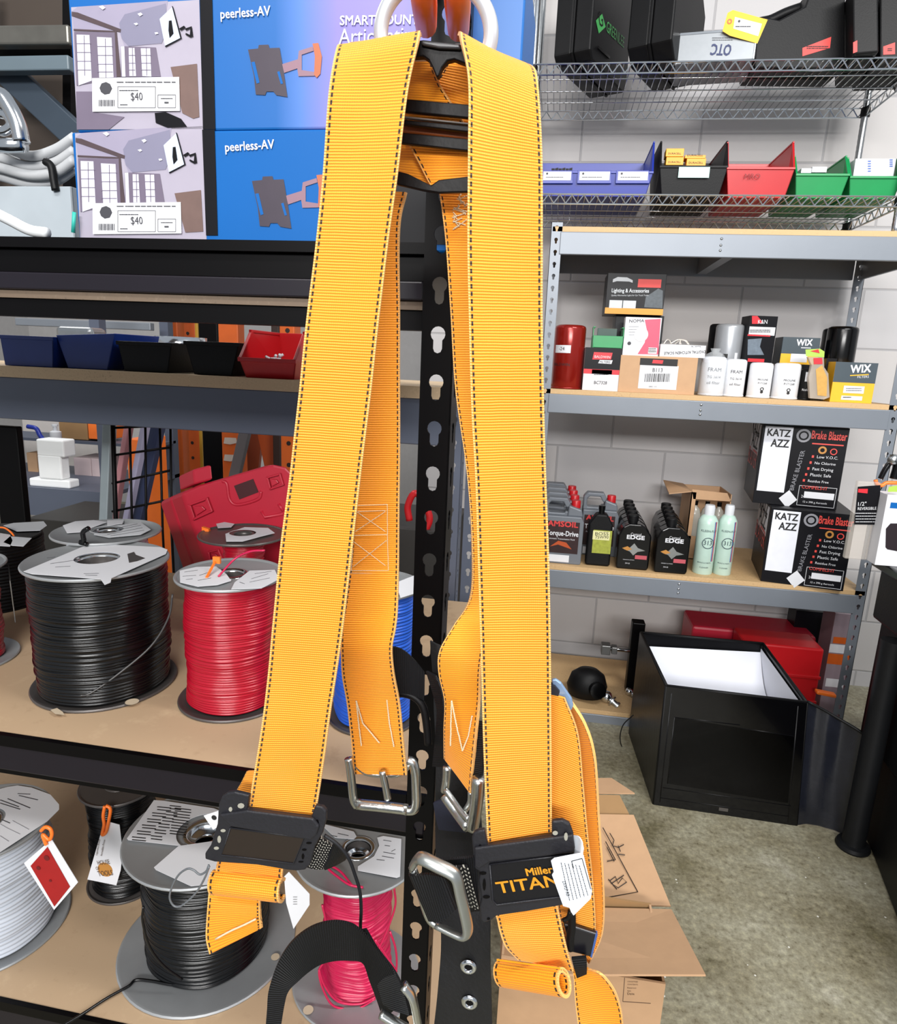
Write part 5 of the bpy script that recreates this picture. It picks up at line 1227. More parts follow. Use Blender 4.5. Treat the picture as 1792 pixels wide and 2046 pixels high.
def flines(s, pl, name, rows, q, mt, parent, wdt=.0006):
    mb = MB()
    for a, b in rows:
        p, r_ = pl.at(*(q(*a) if q else a)), pl.at(*(q(*b) if q else b)); mb.bar(p+Vector((0, 0, .0007)), r_+Vector((0, 0, .0007)), wdt, .0002)
    return mb.build(name, mt, parent)
def band(s, mb, z, a0, a1, zslope, rw, r=.0012, n=24):
    P = []
    for i in range(n+1):
        a = math.radians(a0+(a1-a0)*i/n); P.append(s.c+Vector((s.r*rw*math.cos(a), s.r*rw*math.sin(a), z+zslope*i/n)))
    mb.tube(P, r, 6)
# big black spool on the middle board
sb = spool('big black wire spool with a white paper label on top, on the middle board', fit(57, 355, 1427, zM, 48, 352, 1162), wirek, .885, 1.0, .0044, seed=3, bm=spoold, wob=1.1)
o, pl = flabel(sb, 'paper_label', [(140, 425), (190, 440), (600, 470), (625, 505), (660, 490), (665, 465), (990, 320), (1000, 295), (960, 280), (540, 258)], white, b1)
flines(sb, pl, 'print', [((300, 380), (440, 360)), ((330, 400), (420, 395)), ((280, 345), (330, 340)), ((500, 440), (590, 438)), ((510, 448), (580, 450))], b1, greyink, o, .0009)
o2, _ = flabel(sb, 'torn_hole', [(760, 320), (800, 308), (810, 325), (865, 345), (820, 362), (770, 372)], spoold, b1, .0031)
mb = MB(); PP = [Plane(sb.c-Vector((sb.c.x, sb.c.y, 0)).normalized()*sb.r*.9, -Vector((sb.c.x, sb.c.y, 0)).normalized()).at(*b1(x, y)) for x, y in ((1030, 560), (1005, 700), (900, 870), (700, 1040), (540, 1150), (480, 1165))]
mb.tube(catmull(PP, 6), .0014, 8); mb.build('loose_wire', M('dusty_black_wire', '3c3c3c', .35), sb.root, smooth=True)
mb = MB(); pl = Plane((0, 0, zM+.0048), (0, 0, 1)); 
for (x, y, a, b_) in ((788, 1203, 40, 16), (245, 1125, 22, 12)):
    c0 = pl.at(*b1(x, y)); rr = (pl.at(*b1(x+a, y))-c0).length; mb.lathe([(0, .0006), (rr, .0006)], c0, 20)
mb.poly([pl.at(*b1(x, y)) for x, y in ((300, 1250), (340, 1238), (375, 1262), (385, 1280), (330, 1275))], (0, 0, 1)); mb.build('flange_hole', M('tan_seen_through', 'b8a890', .6), sb.root)
# red spool
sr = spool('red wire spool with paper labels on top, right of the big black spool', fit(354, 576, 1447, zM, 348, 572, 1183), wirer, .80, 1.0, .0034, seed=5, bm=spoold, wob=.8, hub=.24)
o, pl = flabel(sr, 'paper_label', [(1072, 420), (1170, 398), (1290, 395), (1350, 440), (1380, 480), (1300, 505), (1180, 515), (1075, 490)], white, b1)
flines(sr, pl, 'handwriting', [((1100, 430), (1180, 418)), ((1090, 455), (1170, 450)), ((1180, 480), (1260, 465)), ((1190, 450), (1250, 430)), ((1110, 475), (1150, 470))], b1, ink, o)
o, pl = flabel(sr, 'paper_label', [(1490, 420), (1640, 415), (1665, 470), (1600, 505), (1560, 525), (1380, 530), (1400, 490)], whitep, b1, .0028)
flines(sr, pl, 'print', [((1430, 490), (1460, 500)), ((1500, 470), (1600, 440)), ((1490, 490), (1610, 465)), ((1520, 440), (1620, 425))], b1, greyink, o)
mb = MB(); mb.tube(catmull([onflange(sr, -100, .35, .004), Plane(sr.c, (0, -1, 0)).at(*b1(1400, 350)), Plane(sr.c, (0, -1, 0)).at(*b1(1490, 305)), Plane(sr.c, (0, -1, 0)).at(*b1(1580, 298))], 6), .0014, 7); mb.build('loose_wire', wirep, sr.root, smooth=True)
mb = MB(); p = Plane(sr.c, (0, -1, 0)).at(*b1(1270, 375)); mb.obox(p, (.010, 0, 0), (0, .004, 0), (0, 0, .009)); mb.tube([p+Vector((.003, 0, .002)), onflange(sr, -120, .5)], .002, 6); mb.build('orange_tie', orange, sr.root)
# rear left spool with papers
def fit_top(xc, yc, zt, halfpx, z0):
    s = SpoolFit(); C = atz(xc, yc, zt); s.c = Vector((C.x, C.y, z0)); s.r = halfpx/F*(C-CAM).dot(fwd); s.zt = zt; s.h = zt-z0; return s
s3 = spool('small grey spool crowded with tags behind the big black spool', fit_top(214, 1062, sb.zt+.005, 101, zM), wirew, .7, 1.0, .003, seed=8, hub=.2)
for k, (pts, mt) in enumerate((([(375, 150), (450, 125), (560, 118), (640, 130), (560, 160), (480, 190), (400, 195)], white), ([(580, 180), (700, 150), (840, 130), (900, 175), (840, 205), (650, 222), (560, 205)], whitep), ([(640, 120), (740, 118), (730, 140), (640, 150)], white))):
    o, pl = flabel(s3, 'paper_label', pts, mt, b1, .0026+.0004*k)
    if k == 1: flines(s3, pl, 'print', [((620, 195), (840, 150)), ((640, 205), (850, 165)), ((600, 188), (820, 142)), ((660, 214), (860, 180))], b1, greyink, o, .001)
mb = MB(); p = Plane(s3.c-Vector((0, s3.r, 0)), (0, -1, 0)); mb.tube(catmull([p.at(*b1(x, y)) for x, y in ((530, 165), (495, 190), (500, 240), (480, 250), (520, 262))], 5), .0035, 8); mb.build('black_tie', blackg, s3.root, smooth=True)
s4 = spool('small dark spool with little wire left behind the red spool', fit_top(485, 1068, sb.zt-.002, 86, zM), wirer, .42, 1.0, .003, fm=spoold, seed=9, hub=.2, wz=(0, 1))
for k, pts in enumerate(([(1345, 200), (1460, 160), (1600, 165), (1640, 195), (1560, 215), (1450, 245), (1350, 245)], [(1290, 140), (1340, 130), (1400, 140), (1380, 160), (1300, 165)])):
    flabel(s4, 'paper_label', pts, white if k == 0 else whitep, b1)
mb = MB(); mb.obox(Plane(s4.c, (0, -1, 0)).at(*b1(1205, 200)), (.012, 0, -.003), (0, .006, 0), (0, 0, .012)); mb.build('orange_tie', orange, s4.root)
# far-left spools
s5 = spool('black wrapped spool with an orange ring hung on it at the left edge', fit(-120, 98, 1232, zM, -122, 100, 1094), blackm, .97, 1.02, .006, fm=blackm, seed=11, hub=.2, wob=.5)
for pts in ([(20, 250), (60, 215), (190, 225), (140, 275), (70, 270)], [(20, 150), (80, 135), (260, 125), (280, 150), (240, 180), (100, 185)], [(-40, 200), (0, 195), (60, 205), (75, 240), (60, 275), (-40, 270)]):
    flabel(s5, 'paper_label', pts, whitep, b1)
mb = MB(); pl = Plane(s5.c-Vector((0, s5.r*.8, 0)), (0, -1, .6)); mb.tube(catmull([pl.at(*b1(x, y)) for x, y in ((-20, 160), (30, 165), (75, 200), (88, 240), (70, 275), (30, 288), (-20, 280))], 5), .0017, 8); mb.build('orange_ring', orange, s5.root, smooth=True)
mb = MB(); mb.tube([pl.at(*b1(42, 290)), Plane(s5.c-Vector((0, s5.r*.9, 0)), (0, -1, 0)).at(*b1(60, 480)), Plane(s5.c-Vector((0, s5.r*1.02, 0)), (0, -1, 0)).at(*b1(92, 728))], .0008, 6); mb.build('beaded_tail', zinc, s5.root)
s6 = spool('red wire spool cut off by the left edge of the picture', fit(-200, 42, 1360, zM, -205, 30, 1160), wirer, .72, 1.0, .0024, seed=12)
# blue spool behind the inner strap
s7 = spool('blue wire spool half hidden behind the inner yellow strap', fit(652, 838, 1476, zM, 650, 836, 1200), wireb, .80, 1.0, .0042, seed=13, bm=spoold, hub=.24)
flabel(s7, 'paper_label', [(790, 1165), (828, 1150), (832, 1185), (800, 1195)], white)
# ---------------- lower board
w1 = spool('big white wire spool with a paper top at the lower left edge', fit(-190, 143, 1968, zB, -190, 120, 1738), wirew, .80, .93, .0062, seed=21, wob=1.3, hub=.22)
o, pl = flabel(w1, 'paper_label', [(-200, 200), (60, 130), (140, 118), (250, 135), (400, 190), (470, 270), (470, 310), (380, 400), (0, 650), (-300, 800), (-500, 700), (-500, 300)], white, b2)
flines(w1, pl, 'print', [((140, 185), (240, 190)), ((150, 200), (300, 235)), ((60, 225), (240, 300)), ((0, 235), (150, 290)), ((0, 260), (160, 310)), ((10, 390), (80, 420))], b2, greyink, o, .0012)
flines(w1, pl, 'handwriting', [((0, 425), (60, 460)), ((60, 460), (160, 508)), ((0, 520), (70, 565)), ((100, 400), (230, 470))], b2, M('ink_grey', '8a8a90', .6), o, .0007)
k1 = spool('black wire spool on a grey metal reel, centre of the lower board', fit(231, 590, 2040, zB, 234, 560, 1781), wirek, .66, .86, .0042, seed=22, wob=1.1, hub=.2)
o, pl = flabel(k1, 'instruction_label', [(1010, 540), (1225, 235), (1300, 240), (1700, 300), (1800, 340), (1800, 560), (1400, 595), (1020, 552)], white, b2)
flines(k1, pl, 'print', [((1050+40*k, 530-48*k+dx), (1130+40*k+30, 540-48*k+dx)) for k in range(6) for dx in (0, 22)]+[((1200+30*k, 520-48*k+dx), (1290+30*k, 530-48*k+dx)) for k in range(6) for dx in (0, 24)]+[((1350+10*k, 480-45*k+dx), (1480+10*k, 495-45*k+dx)) for k in range(5) for dx in (0, 22)], b2, ink, o, .0016)
o, pl = flabel(k1, 'paper_label', [(1225, 770), (1420, 600), (1700, 560), (1850, 700), (1700, 900), (1520, 920), (1240, 790)], white, b2, .0030)
mb = MB(); pz0 = Plane((0, 0, zB+.006), (0, 0, 1)); mb.tube(catmull([pz0.at(*b2(x, y)) for x, y in ((1600, 1690), (1400, 1705), (1200, 1672), (1080, 1665), (1020, 1715), (850, 1810), (650, 1940), (480, 2040), (300, 2160))], 6), .0020, 8); mb.build('loose_wire', wirek, k1.root, smooth=True)
mb = MB(); P1_ = Plane(k1.c-Vector((k1.c.x, k1.c.y, 0)).normalized()*k1.r*.72, -Vector((k1.c.x, k1.c.y, 0)).normalized())
mb.tube(catmull([P1_.at(*b2(x, y)) for x, y in ((1140, 1080), (1135, 1200), (1190, 1400), (1300, 1550), (1450, 1660))], 6), .0016, 7); mb.build('side_wire', wirek, k1.root, smooth=True)
mb = MB()
for x, y, rr in ((550, 1912, .0062),): 
    c0 = Plane((0, 0, zB+.0052), (0, 0, 1)).at(x, y); mb.lathe([(0, .0003), (rr, .0003)], c0, 20)
mb.build('flange_hole', M('tan_seen_through', 'b8a890', .6), k1.root)
pk_ = spool('pink wire spool on a dark metal reel beside the black post', fit(583, 838, 2072, zB, 572, 830, 1794), wirep, .50, 1.0, .0040, seed=23, wob=1.6, hub=.2)
for k, pts in enumerate(([(985, 410), (1000, 400), (1220, 455), (1240, 490), (1220, 512), (1080, 500)], [(1395, 500), (1440, 488), (1575, 510), (1565, 790), (1540, 800), (1250, 745), (1250, 715), (1370, 640), (1410, 560)])):
    o, pl = flabel(pk_, 'paper_label', pts, white, b3)
    flines(pk_, pl, 'print', ([((1050, 485), (1095, 495)), ((1100, 470), (1180, 488))] if k == 0 else [((1440, 520), (1500, 530)), ((1450, 560), (1490, 565)), ((1440, 610), (1530, 625)), ((1430, 640), (1520, 655)), ((1390, 665), (1450, 672)), ((1500, 605), (1530, 590))]), b3, greyink, o, .0008)
mb = MB(); P1_ = Plane(pk_.c-Vector((pk_.c.x, pk_.c.y, 0)).normalized()*pk_.r*.95, -Vector((pk_.c.x, pk_.c.y, 0)).normalized())
mb.tube(catmull([Plane((0, 0, pk_.zt+.006), (0, 0, 1)).at(*b3(x, y)) for x, y in ((1290, 870), (1190, 850), (1100, 790), (1030, 730), (1060, 715), (1130, 760), (1210, 860))], 5), .0016, 7)
Pq = Plane(pk_.c-Vector((pk_.c.x, pk_.c.y, 0)).normalized()*pk_.r*.56, -Vector((pk_.c.x, pk_.c.y, 0)).normalized())
for L_ in (((1520, 870), (1530, 1000), (1480, 1160), (1420, 1300), (1350, 1420)), ((1490, 1200), (1530, 1320), (1540, 1450), (1520, 1600)), ((985, 1000), (1010, 1140), (1000, 1400), (960, 1500), (1000, 1650), (1080, 1760), (1250, 1770), (1380, 1700)), ((960, 1480), (1000, 1600), (1100, 1720), (1260, 1740), (1380, 1690)), ((1380, 1260), (1450, 1360), (1540, 1500))):
    mb.tube(catmull([Pq.at(*b3(x, y)) for x, y in L_], 6), .0015, 7)
mb.build('loose_wire', wirep, pk_.root, smooth=True)
mb = MB(); c0 = Plane((0, 0, zB+.0052), (0, 0, 1)).at(*b3(880, 1785)); mb.lathe([(0, .0003), (.007, .0003)], c0, 20); mb.build('flange_hole', M('tan_seen_through', 'b8a890', .6), pk_.root)
kr = spool('black wire spool in the shadow behind the tool shop tag', fit(172, 330, 1811, zB, 165, 332, 1614), wirek, .8, 1.0, .004, fm=spoold, seed=24)
# ------------------------------------------------------------------ tags
def hangtag(label, Y, pts, q, mt=white, name='price_tag'):
    pl = PY(Y); P = [pl.at(*q(*p)) for p in pts]
    root = thing(name, label, 'tag', (P[0]+P[2])/2); mb = MB(); mb.prism(P, (0, .0006, 0)); mb.build('tag_card', mt, root); return root, pl
yt_ = w1.c.y-w1.r*.55
yt_ = max(.60, (w1.c-Vector((w1.c.x, w1.c.y, 0)).normalized()*w1.r*1.02).y)
root, pl = hangtag('white tag with a big red panel hanging on the white wire spool', yt_-.012, [(190, 735), (410, 545), (620, 888), (430, 1108)], b2)
mb = MB(); decal(mb, pl, [(245, 755), (380, 603), (560, 920), (435, 1078)], b2); mb.build('red_panel', M('tag_red', '9c1416', .5, 0, .15, 60), root)
mb = MB(); mb.tube(catmull([pl.at(*b2(x, y))-Vector((0, .002, 0)) for x, y in ((335, 470), (370, 440), (410, 455), (422, 500), (400, 540), (350, 500), (370, 560), (378, 580))], 5), .0024, 8); mb.build('orange_loop', orange, root, smooth=True)
mb = MB(); 
for x, y, r_ in ((375, 690, .004), (310, 770, .003), (405, 870, .002)): mb.lathe([(0, .0012), (r_, .0012)], pl.at(*b2(x, y)), 14, (0, -1, 0))
mb.build('print', M('dark_red_print', '6a1014', .5), root)
yt_ = (kr.c-Vector((0, kr.r*1.05, 0))).y
root, pl = hangtag('white tag with a gold round tool shop emblem on an orange ribbon', yt_, [(695, 865), (810, 470), (870, 408), (950, 430), (975, 640), (960, 790), (925, 912)], b2)
mb = MB(); mb.lathe([(0, .0008), (.0125, .0008), (.0125, 0)], pl.at(*b2(838, 785)), 22, (0, -1, 0)); mb.build('emblem', M('gold_print', 'b8803c', .4), root)
mb = MB()
for s_, a, b_ in (('HOUSE', (785, 745), (880, 735)), ('OF', (770, 785), (800, 785)), ('TOOLS', (790, 835), (905, 825))): mb.text(s_, pl.at(*b2(*a)), pl.at(*b2(*b_)), pl.n, 0, 1.6, .0016)
g = textgeo('Legendary Brands'); o_ = pl.at(*b2(775, 670)); e_ = pl.at(*b2(800, 545)); mb.text('Legendary Brands', o_, e_, pl.n, 0, 1, .001); mb.text('Incredible Prices', pl.at(*b2(815, 675)), pl.at(*b2(840, 548)), pl.n, 0, 1, .001)
mb.build('lettering', M('brown_print', '5a4434', .7), root)
mb = MB(); mb.tube(catmull([pl.at(*b2(x, y))-Vector((0, .002, 0)) for x, y in ((840, 275), (828, 350), (835, 420), (820, 500), (850, 480), (870, 400), (885, 300), (850, 270))], 5), .0026, 8); mb.build('orange_ribbon', orange, root, smooth=True)
root, pl = hangtag('small white tag hanging between the black and pink spools', .72, [(700, 790), (735, 755), (890, 920), (890, 1000), (770, 1180), (715, 985)], b3)
mb = MB(); scribble(mb, pl, 770, 930, 800, 1000, 4, b3, .0006, 4); mb.build('handwriting', greyink, root)
root, pl = hangtag('tiny white tag lying against the ring of the centre reel', .60, [(1620, 358), (1735, 320), (1745, 440), (1695, 470)], b2)
mb = MB(); mb.lathe([(0, .0008), (.003, .0008)], pl.at(*b2(1705, 370)), 12, (0, -1, 0)); mb.build('print', ink, root)
# ================================================================== red moulded case leaning behind the spools
zc = zM
P = PLL(1.10)
case = thing('moulded_case', 'red moulded plastic tool case leaning behind the spools on the middle board', 'tool case', P.at(480, 1130)*1)
case.location.z = zM
pc = [(362, 985), (400, 968), (545, 926), (572, 932), (640, 1000), (640, 1165), (425, 1165), (412, 1130)]
fp = [P.at(x, y) for x, y in pc]; ext = PLL(1.17).at(318, 1003)-P.at(362, 985); 
for p in fp: p.z = max(p.z, zM+.001)
mb = MB(); mb.prism(fp, ext*.48); mb.build('case_shell', redd, case, bevel=.006, seg=3)
mb = MB(); mb.prism([p+ext*.52 for p in fp], ext*.48); mb.build('case_shell', redd, case, bevel=.006, seg=3)
mb = MB(); hp = [P.at(x, y) for x, y in ((388, 968), (385, 938), (422, 928), (425, 958))]; mb.prism(hp, ext*.6); mb.build('handle', redd, case, bevel=.003)
for pts in ([(1040, 570), (1150, 530), (1180, 610), (1070, 660)], [(1470, 420), (1550, 398), (1570, 465), (1490, 492)], [(1150, 830), (1210, 815), (1235, 870), (1160, 890)]):
    mb = MB(); q_ = [P.at(*a8(x, y)) for x, y in pts]; cc = sum(q_, Vector())/4
    for i in range(4): j = (i+1) % 4; mb.prism([q_[i], q_[j], cc.lerp(q_[j], .72), cc.lerp(q_[i], .72)], P.n*.006)
    mb.prism([cc.lerp(q_[0], .5), cc.lerp(q_[1], .1)+(q_[1]-cc)*.1, cc.lerp(q_[2], .4), cc.lerp(q_[3], .6)], P.n*.004); mb.build('molded_pocket', redd, case, bevel=.001)
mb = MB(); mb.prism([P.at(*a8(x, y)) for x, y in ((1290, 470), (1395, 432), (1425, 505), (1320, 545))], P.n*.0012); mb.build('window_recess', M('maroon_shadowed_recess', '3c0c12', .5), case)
mb = MB(); cc_ = [P.at(*a8(x, y)) for x, y in ((1225, 445), (1250, 460), (1265, 545), (1310, 575), (1420, 545), (1440, 500))]; mb.tube(catmull(cc_, 5), .003, 8); mb.tube([P.at(*a8(1440, 610)), P.at(*a8(1460, 645)), P.at(*a8(1560, 625))], .003, 8); mb.tube([P.at(*a8(1535, 570)), P.at(*a8(1560, 610))], .003, 8); mb.build('raised_rib', redd, case, smooth=True)
# ================================================================== far left background seen between the shelves
def farbox(name, label, cat, x0, x1, y0, y1, Y, d, mt, kind=None, group=None, bev=.003, zfloor=False, slant=None):
    A = at(x0, (y0+y1)/2, Y); B = at(x1, (y0+y1)/2, Y); zt = at((x0+x1)/2, y0, Y).z; zb = 0 if zfloor else at((x0+x1)/2, y1, Y).z
    mb = MB()
    if slant is None: mb.box(A.x, B.x, Y, Y+d, zb, zt)
    else:
        q_ = at(slant, y0, Y).x-at(x0, y0, Y).x
        mb.prism([(A.x, Y, zb), (B.x, Y, zb), (B.x+q_, Y, zt), (A.x+q_, Y, zt)], (0, d, 0))
    o = mb.build(name, mt, bevel=bev)
    return tag(o, label, cat, group, kind)
YF = 2.35
zt_ = at(150, 988, YF).z; zbb = at(150, 1036, YF).z
root = thing('far_shelf', 'dark grey shelf carrying white foam and boxes far behind on the left', 'shelving unit', (at(150, 1000, YF).x, YF+.2, 0))
xa, xb = at(40, 1000, YF).x-1, at(222, 1000, YF).x
mb = MB(); mb.box(xa, xb, YF, YF+.02, zbb, zt_); mb.build('beam', galvd, root)
mb = MB(); mb.box(xa, xb, YF, YF+.5, zt_, zt_+.016); mb.build('shelf_board', galvd, root)
for x in (xa, xb-.04):
    mb = MB(); mb.box(x, x+.04, YF, YF+.04, 0, 1.9); mb.box(x, x+.04, YF+.46, YF+.5, 0, 1.9); mb.build('upright', galvd, root)
zs_ = zt_+.016
zu_ = at(160, 880, YF+.3).z; mb = MB(); mb.box(xa, xb, YF+.28, YF+.48, zu_-.012, zu_); mb.build('upper_board', galvd, root)
# foam block: I shaped
foam = thing('foam_block', 'white I-shaped packing foam block on the far dark shelf', 'foam', (at(105, 970, YF+.03).x, YF+.1, zs_))
mb = MB(); Yq = YF+.02
for x0, x1, y0, y1, d in ((60, 140, 955, 983, .06), (78, 124, 908, 956, .05), (74, 128, 877, 911, .07)):
    A = at(x0, y1, Yq); B = at(x1, y1, Yq); mb.box(A.x, B.x, Yq, Yq+d, max(zs_, A.z), at(x0, y0, Yq).z)
mb.build('foam_body', M('foam_white', 'f4f6f6', .8, 0, .03), foam, bevel=.006)
for k, (x0, x1, y0, y1, lb) in enumerate(((148, 182, 915, 948, 'pink and white carton, upper left of four on the far shelf'), (183, 208, 917, 950, 'pink and white carton, upper right of four on the far shelf'), (148, 182, 953, 984, 'pink and white carton, lower left of four on the far shelf'), (183, 208, 954, 986, 'pink and white carton, lower right of four on the far shelf'))):
    farbox('carton', lb, 'box', x0, x1, y0, y1 if k > 1 else y1+4, YF+.3, .15, M('pinkish_white', 'd8c4c4', .6), group='cartons on the far shelf', bev=.002)
    o = bpy.context.scene.objects[-1] if False else None
farbox('carton', 'tan carton peeking out left of the white foam block', 'box', 56, 76, 905, 984, YF+.3, .15, card)
farbox('carton', 'brown carton above the foam block at the back', 'box', 118, 174, 835, 878, YF+.3, .12, cardi)
farbox('carton', 'orange carton behind the grey tube', 'box', 176, 214, 846, 878, YF+.3, .12, orange)
rb_ = thing('spray_bottle', 'white bottle with a blue hose above the foam block', 'bottle', at(112, 877, YF+.15))
mb = MB(); c = at(112, 877, YF+.15); mb.lathe([(.02, 0), (.022, .004), (.022, .03), (.008, .036), (.008, .05), (.012, .052), (.012, .06), (0, .061)], c, 18); mb.build('bottle_body', whitep, rb_, smooth=SM)
mb = MB(); mb.tube(catmull([at(x, y, YF+.15) for x, y in ((55, 852), (72, 856), (80, 870), (90, 882))], 5), .009, 8); mb.build('hose', blue, rb_, smooth=True)
farbox('back_panel', 'pale panel behind the far shelf things', 'panel', 50, 225, 820, 990, YF+1.2, .03, M('pale_panel', 'b4b0ae', .7), zfloor=True)
farbox('fascia', 'dark grey upper beam glimpsed through the slit above the navy bins', 'beam', 30, 300, 640, 655, YF+.3, .03, galv)
# black wire grid
gr = thing('wire_grid_panel', 'black wire grid panel standing behind the spools', 'grid panel', (at(280, 1000, 1.62).x, 1.62, 0)); mb = MB(); Yg = 1.62
gx = [(224, 232), (258, 264), (290, 292), (318, 325)]
for xt, xb_ in gx: mb.tube([at(xt, 800, Yg), at(xb_, 1060, Yg), Vector((at(xb_, 1060, Yg).x, Yg, .02))], .0032 if xt > 230 else .006, 8)
for yl, yr in ((855, 850), (910, 894), (966, 940), (1022, 998)): mb.tube([at(224, yl, Yg), at(340, yr, Yg)], .0032, 8)
mb.tube([at(340, 800, Yg), at(343, 1060, Yg), Vector((at(343, 1060, Yg).x, Yg, .02))], .0032, 8)
mb.build('grid_wires', blackp, gr, smooth=True)
# slanted rails
def rail(name, label, cat, p0, p1, Y, wpx, mt, th=.03, hole=False):
    A, B = at(*p0, Y), at(*p1, Y); d = (B-A).normalized(); A2 = A+d*((0-A.z)/d.z) if abs(d.z) > .2 else A
    w_ = wpx*Y/F; mb = MB(); mb.bar(B, A2, w_, th, (0, -1, 0)); o = mb.build(name, mt, bevel=.003); tag(o, label, cat); return o, A, B
rail('tube', 'pale grey steel tube leaning left of the wire grid', 'tube', (212, 1030), (222, 780), 1.75, 20, M('pale_steel', '9aa6ac', .4, .3))
rail('plank', 'navy plank leaning behind the wire grid', 'plank', (270, 1030), (325, 780), 1.95, 40, M('navy_rail', '2a3350', .5))
rail('rail', 'lilac grey rail leaning behind the wire grid', 'rail', (262, 1000), (305, 780), 1.9, 12, M('lilac_rail', 'a8a4c0', .5))
rail('rail', 'pink rail leaning at the left of the grid', 'rail', (240, 960), (268, 790), 2.0, 12, M('pink_rail', 'c88a90', .5))
farbox('bucket', 'orange container seen through the wire grid', 'container', 254, 286, 878, 950, 2.2, .15, orange, zfloor=True)
# orange racking and ladders
def orpost(label, x0, x1, y0, y1, Y, mt=orangep, holes=True):
    A = at(x0, (y0+y1)/2, Y); B = at(x1, (y0+y1)/2, Y); root = thing('rack_post', label, 'post', ((A.x+B.x)/2, Y+.03, 0))
    mb = MB(); mb.box(A.x, B.x, Y, Y+.06, 0, 2.6); mb.build('post_body', mt, root, bevel=.004)
    if holes:
        mb = MB(); xm = A.x*.45+B.x*.55
        for k in range(26): mb.lathe([(0, .0012), (.008, .001), (.008, 0)], (xm, Y, .3+.075*k), 10, (0, -1, 0))
        mb.build('slot', M('dark_slot', '1a0f0a', .6), root)
orpost('orange rack post right beside the wire grid', 338, 366, 855, 985, 2.9, holes=True)
orpost('orange rack post second from the wire grid', 368, 400, 855, 985, 3.1)
orpost('thin yellow post between the orange ones', 399, 405, 855, 985, 3.0, M('yellow_post', 'c89a2c', .5), False)
orpost('black post behind the red moulded case', 406, 442, 855, 985, 2.8, blackp, False)
orpost('wide orange post with pale stickers above the red case', 444, 482, 855, 985, 2.6, holes=False)
orpost('orange perforated post next to the left yellow strap', 561, 590, 860, 950, 2.2)
orpost('dark brown post in the gap behind the left strap', 545, 560, 860, 950, 2.7, M('brown_post', '2a1a14', .6), False)
mb = MB(); Pq = PY(2.598)
for y in (880, 914): decal(mb, Pq, [(447, y+6), (449, y-6), (472, y-5), (474, y+5), (460, y+8)], None, .001)
tag(mb.build('sticker', M('sticker_grey', 'c4b8ac', .6), solid=.0006), 'two pale stickers on the wide orange post', 'sticker')
rail('rail', 'grey rail leaning across the orange posts', 'rail', (472, 940), (505, 800), 2.5, 22, M('grey_rail', '5c5a5c', .5))
rail('ladder_rail', 'orange brown ladder rail leaning behind the red case', 'ladder', (555, 960), (520, 800), 2.75, 40, M('ladder_orange', 'a8481c', .5))
rail('ladder_rail', 'orange brown ladder side standing behind the grey rail', 'ladder', (485, 1000), (505, 800), 2.95, 60, M('ladder_orange_dark', '8c3a14', .5))
farbox('crate', 'dark crate low behind the wire spools', 'crate', 60, 215, 1042, 1200, 2.0, .3, M('dark_crate', '24221f', .6))
# left dark post
farbox('dark_post', 'black post at the far left behind the spools', 'post', -10, 42, 852, 1045, 1.5, .02, blackp, zfloor=True)
# things between the straps: red pliers handle, papers on rear
farbox('far_table', 'dark work table behind the post', 'table', 560, 900, 1050, 1200, 2.2, .4, M('dark_table', '2a2725', .6), zfloor=True)
mb = MB(); mb.tube(catmull([at(x, y, 2.22) for x, y in ((818, 1040), (815, 1010), (832, 985), (858, 1030), (850, 1062))], 5), .012, 10)
tag(mb.build('red_handle', red, smooth=True), 'red plastic handle seen between the straps and through the post', 'handle')
# ================================================================== mount boxes on the top shelf
PBX = .70; bx = PLL(PBX); tB = PBX-YL
def mount(label, xl, yt, yb_, z0, bodymat):
    s0 = LS(xl, (max(yt, 0)+yb_)/2, PBX); s1 = LS(1044, 100, PBX); zt = bx.at(300, yt).z if yt < 0 else bx.at(300, yt).z
    root = thing('mount_box', label, 'box', LP((s0+s1)/2, tB+.1, z0))
    mb = MB(); lbox(mb, s0, s1, tB, tB+.14, z0, zt); mb.build('carton_body', [bodymat], root, bevel=.002)
    return root, s0, s1, zt
boxgrad = M('box_print_gradient', '0c7cd0', .4, 0, .04, 6); nt = boxgrad.node_tree; bs_ = nt.nodes['Principled BSDF']; tc = nt.nodes.new('ShaderNodeTexCoord'); sx_ = nt.nodes.new('ShaderNodeSeparateXYZ'); nt.links.new(tc.outputs['Object'], sx_.inputs[0])
_l, _r = bx.at(545, 120).x, bx.at(1060, 120).x; _cx = (LP((LS(145, 130, PBX)+LS(1044, 100, PBX))/2, 0, 0)).x
gf = mth(nt, 'DIVIDE', mth(nt, 'SUBTRACT', mth(nt, 'ADD', sx_.outputs[0], _cx), _l), _r-_l)
nt.links.new(ramp(nt, gf, [(0, lin('005ca6')), (.1, lin('4674be')), (.25, lin('7f76bc')), (.5, lin('7f76bc')), (.8, lin('005ca6'))]), bs_.inputs['Base Color'])
LB = mount('lower television mount box with a blue side and a price label on the top shelf', 150, 262, 470, zT, boxblue)
UB = mount('upper television mount box with a room picture, stacked under the harness hook', 145, -60, 262, LB[3], boxgrad)
mb = MB(); lbox(mb, LS(145, 0, PBX), LS(145, 0, PBX)+.14, tB, tB+.13, 1.5, 1.51)
room = {'ceiling': M('print_lilac_grey', '938da2', .4), 'wall': M('print_pale_wall', 'a39dac', .4), 'dark': M('print_dark_brown', '4a3c40', .4, 0, .2, 60), 'win': M('print_window', 'd0d0de', .4, 0, .1, 80),
        'frame': M('print_mauve', '6c6274', .4, 0, .1, 40), 'wood': M('print_wood', '6c5650', .4, 0, .25, 50), 'black': boxblk, 'vault': M('print_vault', '7c7a90', .4, 0, .08, 15)}
